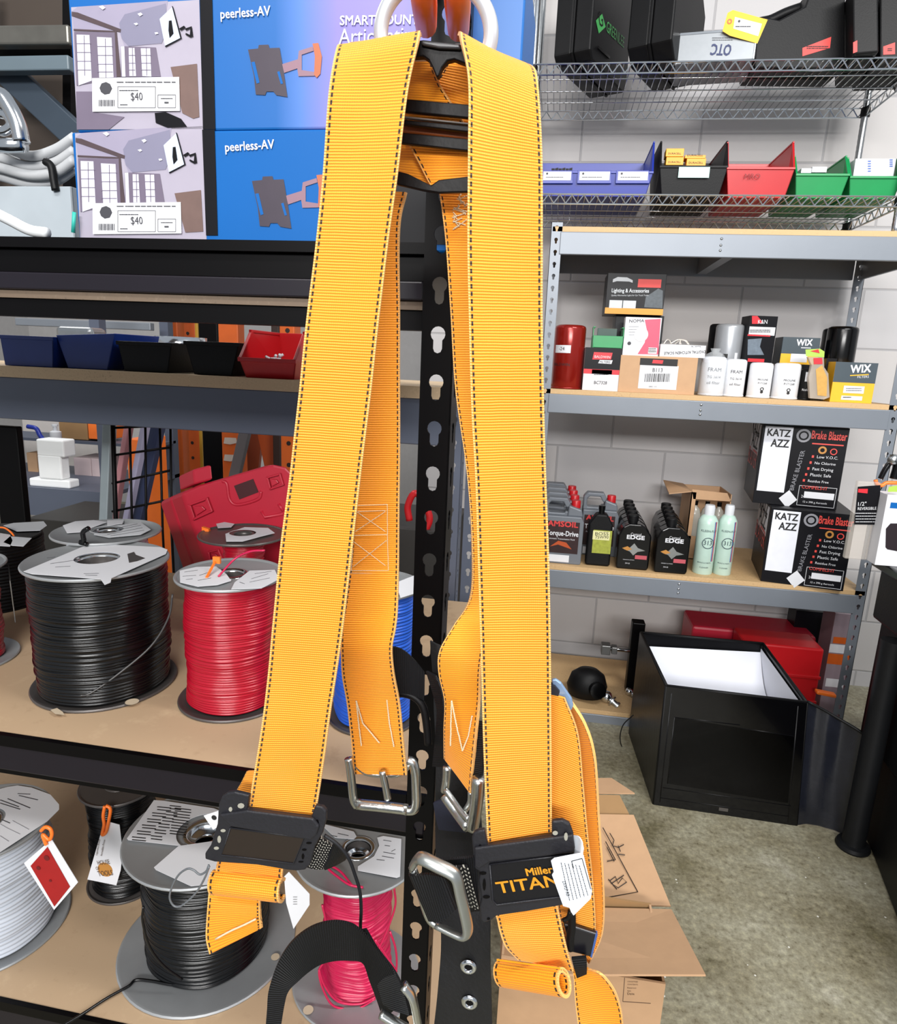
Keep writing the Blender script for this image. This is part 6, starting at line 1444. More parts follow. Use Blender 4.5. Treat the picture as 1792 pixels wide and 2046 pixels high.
def D(root, name, mt, polys, dy, dx=0, lift=.0004):
    mb = MB()
    for p in polys: decal(mb, bx, [(x+dx, y+dy) for x, y in p], a1, lift)
    return mb.build(name, mt, root)
def picture(root, dy, dx, ztop, zbot, upper):
    def yc(y): return y
    D(root, 'picture_ground', room['wall'], [[(365, 38), (1020, 0), (1040, 660), (396, 664)]], dy, dx, .0004)
    D(root, 'ceiling_print', room['ceiling'], [[(368, 60), (400, 36), (860, 5), (830, 225), (640, 240), (610, 160), (380, 155)]], dy, dx, .0006)
    D(root, 'vault_print', room['vault'], [[(612, 120), (640, 75), (850, 20), (858, 150), (830, 222), (660, 238), (625, 200)]], dy, dx, .0008)
    D(root, 'beam_print', room['dark'], [[(370, 62), (400, 66), (622, 152), (620, 168), (590, 160), (370, 84)], [(590, 160), (600, 162), (622, 395), (600, 395)], [(380, 150), (590, 160), (590, 168), (380, 160)]], dy, dx, .001)
    D(root, 'frame_print', room['frame'], [[(382, 165), (590, 168), (600, 400), (395, 440)], [(620, 238), (800, 245), (825, 395), (622, 395)]], dy, dx, .001)
    D(root, 'window_print', room['win'], [[(396, 180), (462, 182), (474, 415), (406, 440)], [(500, 192), (575, 196), (585, 398), (512, 400)], [(622, 240), (640, 240), (646, 395), (628, 395)], [(662, 248), (692, 248), (700, 392), (666, 392)], [(724, 250), (772, 250), (778, 395), (732, 392)]], dy, dx, .0013)
    mb = MB()
    for x0, x1, ys in ((398, 470, (225, 270, 315, 360)), (502, 582, (240, 285, 330, 370)), (664, 696, (285, 325, 360)), (726, 776, (285, 325, 360))):
        for y in ys: decal(mb, bx, [(x0+dx, y+dy), (x1+dx, y+dy), (x1+dx, y+dy+3), (x0+dx, y+dy+3)], a1, .0016)
        xm = (x0+x1)/2; decal(mb, bx, [(xm+dx, ys[0]-40+dy), (xm+3+dx, ys[0]-40+dy), (xm+6+dx, ys[-1]+30+dy), (xm+3+dx, ys[-1]+30+dy)], a1, .0016)
    mb.build('mullion_print', room['frame'], root)
    D(root, 'tv_print', M('print_tv', 'c0cbe0', .4), [[(820, 100), (885, 38), (930, 200), (848, 240)]], dy, dx, .0013)
    D(root, 'tv_dark_print', room['black'], [[(868, 110), (882, 108), (892, 175), (872, 198), (866, 160)], [(920, 150), (945, 135), (955, 145), (930, 160)], [(950, 150), (985, 138), (992, 190), (978, 195), (952, 180), (955, 172), (975, 182), (978, 150), (955, 160)], [(883, 34), (890, 38), (934, 200), (850, 244), (848, 238), (926, 198)]], dy, dx, .0016)
    if upper:
        D(root, 'cabinet_print', room['wood'], [[(875, 345), (1010, 328), (1022, 600), (990, 608), (935, 580)]], dy, dx, .001)
        D(root, 'floor_print', room['frame'], [[(392, 470), (480, 470), (480, 575), (640, 600), (560, 664), (396, 664)]], dy, dx, .001)
        D(root, 'table_print', room['black'], [[(795, 580), (850, 575), (930, 610), (960, 650), (860, 655), (800, 630)]], dy, dx, .0013)
    else: D(root, 'cabinet_print', room['wood'], [[(875, 345), (1010, 328), (1022, 540), (930, 545)]], dy, dx, .001)
    D(root, 'lamp_print', room['win'], [[(510, 38), (530, 32), (545, 44), (530, 54)], [(708, 74), (725, 68), (735, 78), (720, 88)], [(688, 124), (705, 120), (712, 128), (700, 134)], [(795, 170), (810, 168), (815, 176), (800, 180)]], dy, dx, .0016)
picture(UB[0], 0, 0, 0, 0, True)
picture(LB[0], 645, 20, 0, 0, False)
for nm, R_, y0, y1, dx in (('u', UB, 0, 662, 0), ('l', LB, 664, 1205, 16)):
    D(R_[0], 'black_stripe', boxblk, [[(1020+dx, y0-160 if nm == 'u' else y0), (1084+dx, y0-160 if nm == 'u' else y0), (1100+dx+(4 if nm == 'u' else 0), y1), (1040+dx, y1)]], 0, 0, .0009)
# violet part of the upper print
D(LB[0], 'black_panel', boxblk, [[(790*2.56, 270*2.56), (1043*2.56, 270*2.56), (1043*2.56, 490*2.56), (790*2.56, 488*2.56)]], 0, 0, .0006)
mb = MB()
dtext(mb, bx, 'peerless-AV', 1132, 100, 1385, 82, a1, hs=1.1, bold=.03); mb.build('brand_lettering', white, UB[0])
mb = MB(); dtext(mb, bx, 'SMARTMOUNT', 1740, 133, 2140, 128, a1, hs=1.0, bold=.03)
dtext(mb, bx, 'Articulating', 1735, 228, 2150, 218, a1, hs=1.1); mb.build('product_lettering', white, UB[0])
mb = MB(); dtext(mb, bx, 'peerless-AV', 1156, 778, 1405, 762, a1, hs=1.1, bold=.03); mb.build('brand_lettering', white, LB[0])
plm, plb = M('print_mount_brown', '3c3440', .4, 0, .1, 60), M('print_mount_tan', '8a6a78', .4)
orp = M('print_orange_brown', 'b0603c', .4)
for R_, dy, dx in ((UB, 0, 0), (LB, 672, 20)):
    D(R_[0], 'mount_print', plm, [[(1270, 255), (1322, 250), (1325, 232), (1375, 230), (1380, 248), (1432, 246), (1450, 350), (1472, 498), (1415, 488), (1400, 470), (1365, 470), (1358, 488), (1310, 485), (1300, 390)]], dy, dx, .0008)
    D(R_[0], 'mount_gap_print', boxblue, [[(1288, 320), (1305, 318), (1330, 425), (1315, 430)], [(1420, 370), (1432, 366), (1450, 430), (1438, 432)]], dy, dx, .0011)
    D(R_[0], 'arm_print', plb, [[(1445, 330), (1525, 305), (1530, 262), (1600, 240), (1605, 262), (1545, 282), (1545, 360), (1610, 370), (1610, 390), (1528, 392), (1522, 352), (1455, 375)]], dy, dx, .0009)
    D(R_[0], 'bracket_print', orp, [[(1600, 225), (1630, 222), (1648, 290), (1640, 380), (1622, 400), (1608, 385), (1612, 290)]], dy, dx, .001)
# price labels
for R_, pts, ty in ((UB, (478, 402, 922, 575), 0), (LB, (480, 1040, 930, 1200), 632)):
    mb = MB(); x0, y0, x1, y1 = pts
    mb.prism([bx.at(*a1(x, y))+bx.n*.0019 for x, y in ((x0, y0+2), (x1, y0-4), (x1+4, y1-4), (x0+2, y1))], bx.n*.0003); pl_ = mb.build('price_label', white, R_[0])
    dy = ty
    mb = MB()
    dtext(mb, bx, '$40', 678, 518+dy-(1 if ty else 0), 738, 517+dy, a1, lift=.0028, hs=1.15)
    for k, (a, b_, y) in enumerate(((605, 905, 428), (618, 715, 470), (622, 660, 543))): scribble(mb, bx, a, y+dy-3, b_, y+dy+3, 1, a1, .0009, k+2, .0026)
    for k in range(14): 
        x = 512+k*6; decal(mb, bx, [(x, 548+dy), (x+(2+k % 3), 548+dy), (x+(2+k % 3), 515+dy), (x, 515+dy)], a1, .0026)
    pcx, pcy = a1(548, 455+dy); mb.prism([bx.at(pcx+dx_, pcy+dy_)+bx.n*.0024 for dx_, dy_ in ((-12, 0), (-8, -9), (1, -12), (9, -8), (13, 1), (8, 11), (-2, 13), (-9, 8))], bx.n*.0002)
    for (xa_, ya_, xb_, yb__) in ((610, 448, 802, 555), (815, 490, 905, 555)):
        for p, q_ in (((xa_, ya_), (xb_, ya_)), ((xb_, ya_), (xb_, yb__)), ((xb_, yb__), (xa_, yb__)), ((xa_, yb__), (xa_, ya_))):
            A = bx.at(*a1(p[0], p[1]+dy)); B_ = bx.at(*a1(q_[0], q_[1]+dy)); mb.bar(A+bx.n*.0025, B_+bx.n*.0025, .0004, .0002, bx.n)
    scribble(mb, bx, 830, 508+dy, 890, 514+dy, 1, a1, .0008, 9, .0026); scribble(mb, bx, 848, 530+dy, 870, 538+dy, 1, a1, .0016, 9, .0026)
    mb.build('print', greyink, pl_)
mb = MB(); 
o = None
# cardboard edge and the box on top
mb = MB(); s0 = LS(152, 5, PBX); lbox(mb, s0, s0+.16, tB+.004, tB+.12, UB[3]+.001, UB[3]+.05); tag(mb.build('carton', room['wood'], bevel=.002), 'dark printed carton on top of the stacked mount boxes', 'box')
# black back behind the straps below the boxes is the shelf itself
# ------------------------------------------------------------------ left end of the top shelf
zTt = zT
root = thing('steel_rack', 'dark grey angled steel rack standing at the left end of the top shelf', 'rack', LP(LS(60, 300, .98), .98-YL, zTt))
pf1 = PLL(1.02)
def lbar(mb, p, q_, wpx, pl, th=.02):
    A, B = pl.at(*p), pl.at(*q_); mb.bar(A, B, wpx*.98/F, th, -pl.n)
mb = MB(); lbar(mb, (-60, 76), (146, 74), 36, pf1); mb.build('top_bar', M('worn_steel', '6a6862', .35, .6, .3, 30), root, bevel=.003)
mb = MB(); lbar(mb, (-60, 133), (146, 130), 28, pf1); mb.build('cross_bar', M('slate_bar', '5a6870', .45), root, bevel=.002)
mb = MB(); lbar(mb, (10, 140), (170, 290), 56, PLL(1.05)); mb.build('diagonal_brace', M('slate_dark_bar', '2c3844', .45), root, bevel=.002)
mb = MB(); lbar(mb, (-60, 106), (150, 106), 22, PLL(1.06)); lbar(mb, (142, -40), (142, 480), 20, PLL(1.09)); lbar(mb, (-40, -40), (-40, 480), 20, PLL(1.09)); mb.build('back_bar', blackp, root)
mb = MB(); P_ = PLL(1.14); A = P_.at(-80, 480); B_ = P_.at(150, 480); mb.prism([A, B_, P_.at(150, -60), P_.at(-80, -60)], bL*.01); mb.build('back_plate', M('brown_shade', '3a3028', .7), root)
# white tub
pt = PLL(.86); A = pt.at(-120, 420); B_ = pt.at(146, 420); s0, s1 = (A-OL).dot(uL), (B_-OL).dot(uL); t0 = .86-YL
root = thing('plastic_tub', 'white plastic tub full of looped cable at the left end of the top shelf', 'tub', LP((s0+s1)/2, t0+.08, zTt)); zz = pt.at(60, 372).z
mb = MB(); lbox(mb, s0, s1, t0, t0+.003, zTt, zz); lbox(mb, s0, s1, t0+.117, t0+.12, zTt, zz); lbox(mb, s0, s0+.003, t0, t0+.12, zTt, zz); lbox(mb, s1-.003, s1, t0, t0+.12, zTt, zz); lbox(mb, s0, s1, t0, t0+.12, zTt, zTt+.003); mb.build('tub_body', M('white_tub', 'a9b2b8', .4), root, bevel=.001)
coil = thing('cable_coil', 'grey white cable coil with a black tie lying in the white tub', 'cable', LP(LS(60, 330, .88), .88-YL, zz))
mb = MB(); cabm = M('grey_cable', 'b4b6b8', .5)
for k, (ya, yb_, yc_, off) in enumerate(((290, 312, 300, 0), (315, 333, 325, .004), (335, 350, 345, -.004), (352, 368, 362, .008), (300, 340, 318, .014))):
    pk2 = PLL(.87+off); mb.tube(catmull([pk2.at(-60, ya-14), pk2.at(0, ya), pk2.at(60, yb_), pk2.at(110, yc_), pk2.at(150, yc_-26)], 6), .0065, 10)
mb.build('cable_loop', cabm, coil, smooth=True)
mb = MB(); pk2 = PLL(.857); mb.tube(catmull([pk2.at(*a1(x, y)) for x, y in ((230, 825), (262, 850), (275, 920), (285, 975))], 5), .005, 8); mb.build('black_tie', blackm, coil, smooth=True)
mb = MB(); pk2 = PLL(.70); mb.tube(catmull([pk2.at(*p) for p in ((-30, 415), (20, 440), (60, 460), (95, 466))], 6), .006, 10); tag(mb.build('white_cable', M('white_cable', 'dcdfe0', .4), smooth=True), 'thick white cable on the shelf edge in front of the tub', 'cable')
root = thing('beam_clamp', 'chrome beam clamp at the left edge of the top shelf', 'clamp', LP(LS(20, 250, .84), .84-YL, zTt))
pk2 = PLL(.84); mb = MB(); mb.tube(catmull([pk2.at(*p) for p in ((-30, 200), (0, 190), (20, 215), (36, 250), (44, 285))], 6), .010, 12); mb.tube(catmull([pk2.at(*p) for p in ((-10, 225), (14, 232), (22, 250), (8, 262), (-12, 258))], 6), .006, 10); mb.build('clamp_body', chrome, root, smooth=True)
mb = MB(); mb.tube([pk2.at(-20, 292), pk2.at(48, 290)], .009, 12); mb.build('clamp_bar', chrome, root, smooth=True)
mb = MB(); pk2 = PLL(.69); mb.tube([pk2.at(*a1(380, 1085)), pk2.at(*a1(374, 1190))], .002, 8); tag(mb.build('green_tie', M('teal_tie', '2aa89a', .5), smooth=True), 'teal plastic tie against the corner of the lower mount box', 'tie')
# ================================================================== the safety harness
HZ = at(872, 90, .47)
har = thing('safety_harness', 'yellow webbing safety harness hanging from the orange hook in the middle', 'harness', HZ)
# hook on the post
hook = thing('wall_hook', 'orange vinyl dipped double hook fixed to the black post', 'hook', PF.at(880, -40))
for a, b_ in (((854, 62), (842, -60)), ((918, 70), (912, -60))):
    mb = MB(); p0 = at(a[0]-2, a[1]+2, .60); p1 = at(b_[0], b_[1], .49); pts = [p0, p0.lerp(p1, .12), p0.lerp(p1, .5), p1, p1+Vector((0, 0, .04))]
    mb.tube(pts, [.003, .0085, .0095, .0095, .0085], 14); mb.build('prong', orange, hook, smooth=True)
mb = MB(); lbox(mb, sp0+.002, sp1-.002, -.012, -.0005, PF.at(880, -40).z-.01, PF.at(880, -40).z+.10); 
for a in ((854, 62), (918, 70)): p0 = at(a[0]-2, a[1]+2, .60); mb.tube([p0+Vector((0, -.002, .002)), Vector((p0.x, .632, PF.at(880, -40).z))], .0035, 8)
mb.build('bracket', blackp, hook)
# D-ring
mb = MB(); pr_ = [(871+110*math.cos(math.radians(a)), 66-112*math.sin(math.radians(a))) for a in range(-28, 209, 12)]+[(871-86, 106), (871+86, 106)]
mb.tube(catmull([at(x, y, .475) for x, y in pr_]+[at(*pr_[0], .475)], 4)[:-1], .0047, 12, closed=True)
mb.build('d_ring', M('bright_aluminium', 'c6cad0', .35, .5, .05, 60), har, smooth=True)
# back pad
PD = M('harness_pad_black', '060506', .45, 0, .2, 40, .1, 200, spec=.2)
p = lambda x, y, Y=.465: at(*a2(x, y), Y)
mb = MB(); mb.prism([p(x, y) for x, y in ((730, 370), (745, 300), (765, 262), (800, 258), (1040, 285), (1070, 330), (1090, 420), (1000, 385), (955, 395), (920, 440), (900, 495), (885, 500), (860, 440), (835, 390), (800, 365))], (0, .006, 0)); mb.build('back_pad_top', PD, har, bevel=.0015)
mb = MB(); mb.prism([p(x, y, .462) for x, y in ((785, 262), (1038, 285), (1045, 318), (900, 312), (790, 290))], (0, .003, 0)); mb.build('back_pad_bar', M('pad_bar_grey', '3a3a3c', .3), har, bevel=.001)
for pts, mt, Y in ((((660, 640), (1110, 680), (1110, 770), (660, 725)), PD, .478), (((660, 752), (1110, 800), (1110, 812), (660, 764)), M('pad_grey_line', '6a6864', .5), .4775),
                   (((655, 775), (1110, 820), (1110, 862), (655, 808)), PD, .478), (((655, 808), (1110, 862), (1110, 905), (655, 855)), M('brown_webbing', '7a3c10', .6), .484), (((655, 860), (1110, 905), (1110, 985), (650, 932)), PD, .476),
                   (((625, 1110), (700, 1130), (790, 1175), (850, 1205), (900, 1170), (1110, 1145), (1110, 1250), (900, 1255), (800, 1240), (625, 1200)), PD, .474)):
    mb = MB(); mb.prism([at(*a2(x, y), Y) for x, y in pts], (0, .004, 0)); mb.build('back_pad_band', mt, har, bevel=.0008)
ribbon('back_webbing', webY, har, [(560, 300, .500, 830, 330, .492), (600, 400, .498, 855, 400, .488), (620, 520, .494, 905, 540, .486), (640, 660, .492, 990, 680, .486), (680, 800, .49, 1080, 820, .49)], q=a2, n=8)
ribbon('back_webbing', webY, har, [(985, 320, .500, 1230, 330, .500), (965, 390, .494, 1230, 410, .498), (890, 520, .494, 1200, 600, .498), (760, 660, .496, 1150, 760, .498), (700, 800, .498, 1100, 860, .498)], q=a2, n=8)
ribbon('back_webbing', webY, har, [(660, 860, .494, 1180, 820, .488), (700, 930, .488, 1150, 960, .484), (770, 1060, .487, 1150, 1060, .484), (840, 1195, .486, 1110, 1180, .486), (880, 1230, .487, 1100, 1240, .488)], q=a2, n=8)
ribbon('back_webbing', webY, har, [(560, 860, .498, 860, 860, .494), (570, 1000, .498, 860, 1000, .492), (580, 1110, .498, 860, 1150, .492), (600, 1200, .498, 880, 1230, .494)], q=a2, n=8)
# front straps
ribbon('left_shoulder_strap', webY, har, [(700, 88, .505, 842, 66, .500), (682, 93, .455, 840, 68, .455), (672, 102, .430, 838, 78, .432), (657, 190, .420, 815, 184, .428), (645, 350, .418, 795, 350, .424), (632, 480, .417, 776, 484, .422), (615, 620, .416, 759, 626, .42),
    (598, 780, .415, 741, 788, .42), (580, 940, .416, 721, 950, .42), (560, 1100, .417, 703, 1110, .42), (545, 1250, .418, 685, 1260, .42), (530, 1400, .418, 663, 1408, .42), (514, 1510, .418, 649, 1510, .42), (495, 1625, .419, 628, 1640, .421), (484, 1690, .422, 612, 1700, .424)], n=16, bow=.0006, ripple=.0012)
ribbon('right_shoulder_strap', webY, har, [(915, 66, .505, 1040, 128, .510), (917, 68, .455, 1058, 135, .458), (920, 80, .430, 1071, 152, .432), (935, 160, .420, 1078, 212, .424), (935, 300, .416, 1083, 325, .422), (934, 480, .416, 1084, 488, .42), (937, 640, .416, 1084, 642, .42),
    (942, 820, .416, 1087, 818, .42), (950, 960, .417, 1091, 955, .42), (955, 1120, .418, 1097, 1116, .42), (960, 1280, .418, 1100, 1280, .42), (963, 1400, .418, 1101, 1400, .42), (968, 1550, .418, 1102, 1540, .42), (975, 1695, .419, 1103, 1675, .42), (982, 1740, .424, 1108, 1730, .424)], n=16, bow=.0006, ripple=.0010)
# inner straps
ribbon('left_chest_strap', webY, har, [(690, 380, .51, 813, 385, .50), (690, 460, .505, 799, 460, .50), (700, 640, .50, 799, 640, .50), (704, 900, .50, 799, 900, .50), (706, 1005, .50, 798, 1005, .50), (700, 1120, .50, 797, 1120, .50), (688, 1210, .494, 795, 1215, .494), (681, 1255, .490, 791, 1255, .490), (681, 1300, .488, 784, 1295, .488),
    (684, 1350, .493, 788, 1345, .491), (694, 1410, .500, 799, 1405, .497), (702, 1480, .503, 806, 1475, .500), (707, 1545, .505, 813, 1548, .502)], n=12, ripple=.0008)
ribbon('right_chest_strap', webY, har, [(877, 380, .50, 985, 385, .505), (890, 480, .50, 990, 480, .50), (900, 620, .50, 995, 620, .50), (910, 780, .50, 1000, 780, .50), (932, 940, .497, 1005, 940, .50), (942, 1080, .49, 1005, 1080, .50), (940, 1190, .485, 985, 1190, .495), (906, 1250, .475, 975, 1250, .478), (878, 1300, .470, 965, 1300, .470), (877, 1345, .474, 960, 1345, .466), (889, 1400, .482, 958, 1400, .464), (888, 1460, .486, 952, 1470, .458), (889, 1515, .486, 942, 1585, .455)], n=12, ripple=.0008)
ribbon('right_chest_strap_fold', webK, har, [(955, 1440, .465, 968, 1440, .46), (948, 1500, .46, 968, 1500, .455), (938, 1575, .457, 962, 1565, .452)], n=6, cols=3)
# hip straps
ribbon('hip_strap', webY, har, [(1078, 1380, .452, 1128, 1395, .448), (1085, 1440, .450, 1155, 1465, .446), (1088, 1530, .448, 1165, 1560, .444), (1092, 1640, .446, 1174, 1660, .442), (1105, 1740, .444, 1184, 1750, .442), (1118, 1830, .444, 1190, 1850, .442), (1130, 1880, .445, 1185, 1905, .444)], n=12, ripple=.001)
ribbon('hip_strap', webY, har, [(1120, 1385, .470, 1136, 1395, .460), (1145, 1440, .468, 1170, 1448, .455), (1160, 1520, .464, 1189, 1515, .452), (1166, 1640, .460, 1197, 1640, .450), (1174, 1750, .458, 1205, 1750, .450), (1180, 1850, .456, 1204, 1860, .450), (1160, 1900, .456, 1178, 1925, .45)], n=12, ripple=.0006)
mb = MB(); mb.prism([at(*b5(x, y), .452) for x, y in ((1478, 348), (1505, 342), (1540, 368), (1608, 468), (1618, 515), (1603, 548), (1575, 530), (1490, 410))], (0, .003, 0)); mb.build('hip_slider', M('steel_blue_reflection', '8aa6c8', .35, .5), har, bevel=.001)  # steel with its bluish reflection put into the base colour
mb = MB(); mb.prism([at(*b5(x, y), .449) for x, y in ((1470, 385), (1500, 390), (1530, 425), (1520, 455), (1480, 465), (1465, 440))], (0, .006, 0)); mb.build('slider_webbing', M('navy_black_web', '141824', .7), har)
# ---------------- left adjuster
P3 = lambda x, y, Y=.413: at(*b3(x, y), Y)
out = [(212, 250), (235, 195), (275, 168), (330, 160), (440, 185), (425, 290), (900, 352), (930, 262), (985, 272), (1014, 305), (1012, 370), (985, 470), (930, 560), (895, 700), (855, 742), (790, 750), (720, 742), (500, 705), (180, 682), (110, 662), (108, 620), (150, 560), (200, 400)]
mb = MB(); mb.prism([P3(*q_) for q_ in out], (0, .004, 0)); ad = mb.build('left_adjuster', padm, har, bevel=.0012, seg=3)
mb = MB(); mb.prism([P3(x, y, .4105) for x, y in ((215, 330), (420, 300), (915, 360), (960, 420), (940, 480), (900, 520), (300, 420))], (0, .003, 0)); mb.build('top_bar', padm, ad, bevel=.0012, seg=3)
mb = MB(); mb.prism([P3(x, y, .4122) for x, y in ((300, 425), (850, 500), (770, 690), (232, 622))], (0, .001, 0)); mb.build('face_plate', M('adjuster_recess_brown', '231a14', .4), ad)
mb = MB(); mb.tube([P3(x, y, .412) for x, y in ((300, 425), (850, 500), (770, 692), (232, 628), (300, 425))], .0007, 6); mb.build('face_rim', padm, ad, smooth=True)
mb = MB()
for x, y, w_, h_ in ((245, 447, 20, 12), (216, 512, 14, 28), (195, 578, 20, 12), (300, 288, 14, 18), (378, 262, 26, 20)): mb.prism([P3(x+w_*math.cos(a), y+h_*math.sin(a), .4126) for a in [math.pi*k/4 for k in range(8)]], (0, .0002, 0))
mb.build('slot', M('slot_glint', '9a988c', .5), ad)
mb = MB()
for x, y, w_, h_ in ((945, 390, 14, 26), (850, 590, 18, 8), (840, 640, 10, 22), (825, 680, 20, 6), (885, 540, 22, 8)): mb.prism([P3(x+w_*math.cos(a), y+h_*math.sin(a), .4126) for a in [math.pi*k/4 for k in range(8)]], (0, .0002, 0))
mb.build('dark_slot', blackp, ad)
# strap end behind, roll and tail
ribbon('strap_return', webY, har, [(430, 0, .442, 500, 0, .438), (385, 90, .442, 480, 100, .438), (345, 165, .44, 470, 200, .436), (330, 260, .438, 460, 300, .434)], q=b3, n=6)
def roll(name, cL, cR, r, a0, a1, Yl, Yr, squash=1, n=20, q=None, grow=0):
    L = []; R = []
    CL, CR_ = at(*q(*cL), Yl), at(*q(*cR), Yr); ax = (CR_-CL).normalized(); up = Vector((0, 0, 1)); up = (up-ax*up.dot(ax)).normalized(); fr = ax.cross(up)*-1
    if fr.y > 0: fr = -fr
    for i in range(n+1):
        a = math.radians(a0+(a1-a0)*i/n); rr = r*(1+grow*i/n); o_ = up*math.sin(a)*rr+fr*math.cos(a)*rr*squash
        L.append(CL+o_); R.append(CR_+o_)
    return ribbon3(name, webY, har, L, R, .0022, 2, 8)
roll('rolled_strap', (168, 830), (690, 890), .0085, 150, -120, .422, .420, .8, q=b3)
ribbon('strap_under_pad', webY, har, [(215, 640, .424, 700, 690, .424), (200, 700, .424, 690, 770, .424), (190, 760, .424, 690, 830, .426)], q=b3, n=4)
ribbon('strap_tail', webY, har, [(150, 850, .430, 525, 900, .428), (138, 950, .425, 524, 990, .424), (125, 1120, .424, 527, 1080, .422), (122, 1250, .423, 533, 1140, .421), (148, 1362, .422, 535, 1172, .420)], q=b3, n=8)
mb = MB(); mb.tube(catmull([at(*b3(x, y), .4195) for x, y in ((190, 1255), (300, 1195), (400, 1150), (490, 1105))], 4), .0008, 6); mb.build('tail_stitching', whthread, har, smooth=True)
mb = MB(); mb.tube(catmull([at(*b2(x, y), .408) for x, y in ((1660, 750), (1640, 800), (1590, 825), (1540, 790), (1490, 780), (1420, 830), (1370, 920), (1350, 1010), (1385, 1075), (1450, 1070), (1560, 970), (1630, 850), (1665, 760)) ], 6), .0008, 7); mb.build('grey_cord', M('grey_rubber_cord', '5c6064', .4), har, smooth=True)
# black mesh webbing and cord
stm = M('black_stitched_webbing', '0d0d10', .6, spec=.3); nt = stm.node_tree; bs = nt.nodes['Principled BSDF']
uv = nt.nodes.new('ShaderNodeUVMap'); sp_ = nt.nodes.new('ShaderNodeSeparateXYZ'); nt.links.new(uv.outputs[0], sp_.inputs[0])
w1_ = mth(nt, 'SINE', mth(nt, 'ADD', mth(nt, 'MULTIPLY', sp_.outputs[0], 2*math.pi*11), mth(nt, 'MULTIPLY', mth(nt, 'SINE', mth(nt, 'MULTIPLY', sp_.outputs[1], 2*math.pi/.0052)), 1.8)))
w2_ = mth(nt, 'SINE', mth(nt, 'MULTIPLY', sp_.outputs[1], 2*math.pi/.0022))
k_ = mth(nt, 'GREATER_THAN', mth(nt, 'ADD', w1_, mth(nt, 'MULTIPLY', w2_, .7)), .75)
mx_ = nt.nodes.new('ShaderNodeMix'); mx_.data_type = 'RGBA'; nt.links.new(k_, mx_.inputs[0]); mx_.inputs[6].default_value = (*lin('0c0c0f'), 1); mx_.inputs[7].default_value = (*lin('a8a59a'), 1)
nt.links.new(mx_.outputs[2], bs.inputs['Base Color'])
ribbon('left_chest_webbing', stm, har, [(975, 490, .420, 860, 710, .420), (1040, 540, .424, 935, 728, .424), (1080, 590, .428, 1000, 725, .428)], q=b3, n=6)
ribbon('left_chest_webbing', webK, har, [(1080, 520, .424, 1000, 735, .424), (1130, 580, .430, 1080, 700, .432), (1170, 640, .440, 1150, 660, .442)], q=b3, n=6)
mb = MB(); mb.tube(catmull([at(*b3(x, y), .415) for x, y in ((1000, 480), (1100, 550), (1180, 650), (1230, 780), (1265, 900), (1275, 1040), (1270, 1180), (1290, 1300), (1305, 1400))], 6), .0013, 8); mb.build('black_cord', webK, har, smooth=True)
# black leg strap arch
ribbon('leg_strap', webK, har, [(560, 1960, .385, 670, 1960, .388), (575, 1780, .388, 700, 1760, .390), (590, 1620, .390, 735, 1640, .392), (660, 1420, .392, 810, 1560, .394), (760, 1270, .393, 890, 1490, .396), (900, 1165, .394, 970, 1440, .398), (1050, 1122, .395, 1070, 1412, .399), (1180, 1135, .396, 1190, 1408, .40), (1270, 1190, .397, 1290, 1430, .402), (1400, 1330, .40, 1340, 1560, .404), (1530, 1520, .402, 1400, 1720, .406), (1610, 1700, .404, 1440, 1850, .408)], q=b3, n=10)
ribbon('leg_strap', webK, har, [(1255, 1190, .41, 1310, 1180, .408), (1290, 1290, .408, 1400, 1330, .406), (1330, 1420, .406, 1530, 1500, .402), (1400, 1600, .404, 1600, 1660, .398), (1450, 1760, .402, 1640, 1820, .396)], q=b3, n=8)
mb = MB(); mb.tube(catmull([at(*b3(x, y), .394) for x, y in ((1420, 1810), (1500, 1860), (1600, 1920), (1700, 1960), (1690, 1850), (1655, 1690), (1590, 1600))], 5), .0042, 8, flat=.7); mb.build('leg_buckle', zinc, har, smooth=True)
# ---------------- friction buckles
def tb(name, pts, Y, r, q=b5, mt=zinc, flat=1, closed=False, parent=None):
    mb = MB(); mb.tube(catmull([at(*q(*p_), Y if not isinstance(Y, (list, tuple)) else Y[i]) for i, p_ in enumerate(pts)], 5), r, 10, flat=flat); return mb.build(name, mt, parent or har, smooth=True)
tb('left_buckle', [(180, 850), (190, 900), (200, 1000), (212, 1110), (235, 1155)], .495, .0036)
tb('left_buckle', [(560, 862), (590, 875), (606, 930), (612, 1040), (612, 1140), (590, 1180), (540, 1182)], .495, .0040)
tb('buckle_roller', [(235, 1142), (400, 1158), (556, 1176)], .493, .0046, mt=zinc)
tb('buckle_tongue', [(395, 930), (415, 1020), (430, 1110)], .494, .0030)
tb('left_buckle', [(205, 870), (300, 940), (480, 950), (580, 880)], .506, .003)
tb('right_buckle', [(1012, 975), (1005, 1090), (990, 1200), (970, 1300)], (.448, .448, .448, .448), .0050)
tb('buckle_roller', [(795, 1085), (870, 1190), (945, 1290)], (.478, .47, .458), .0044)
tb('right_buckle', [(812, 900), (805, 990), (795, 1060)], .482, .0036)
tb('right_buckle', [(800, 1050), (850, 1120), (900, 1190), (950, 1240)], (.476, .47, .462, .456), .0024)
tb('buckle_tongue', [(960, 1060), (955, 1130), (920, 1190)], .466, .0022)
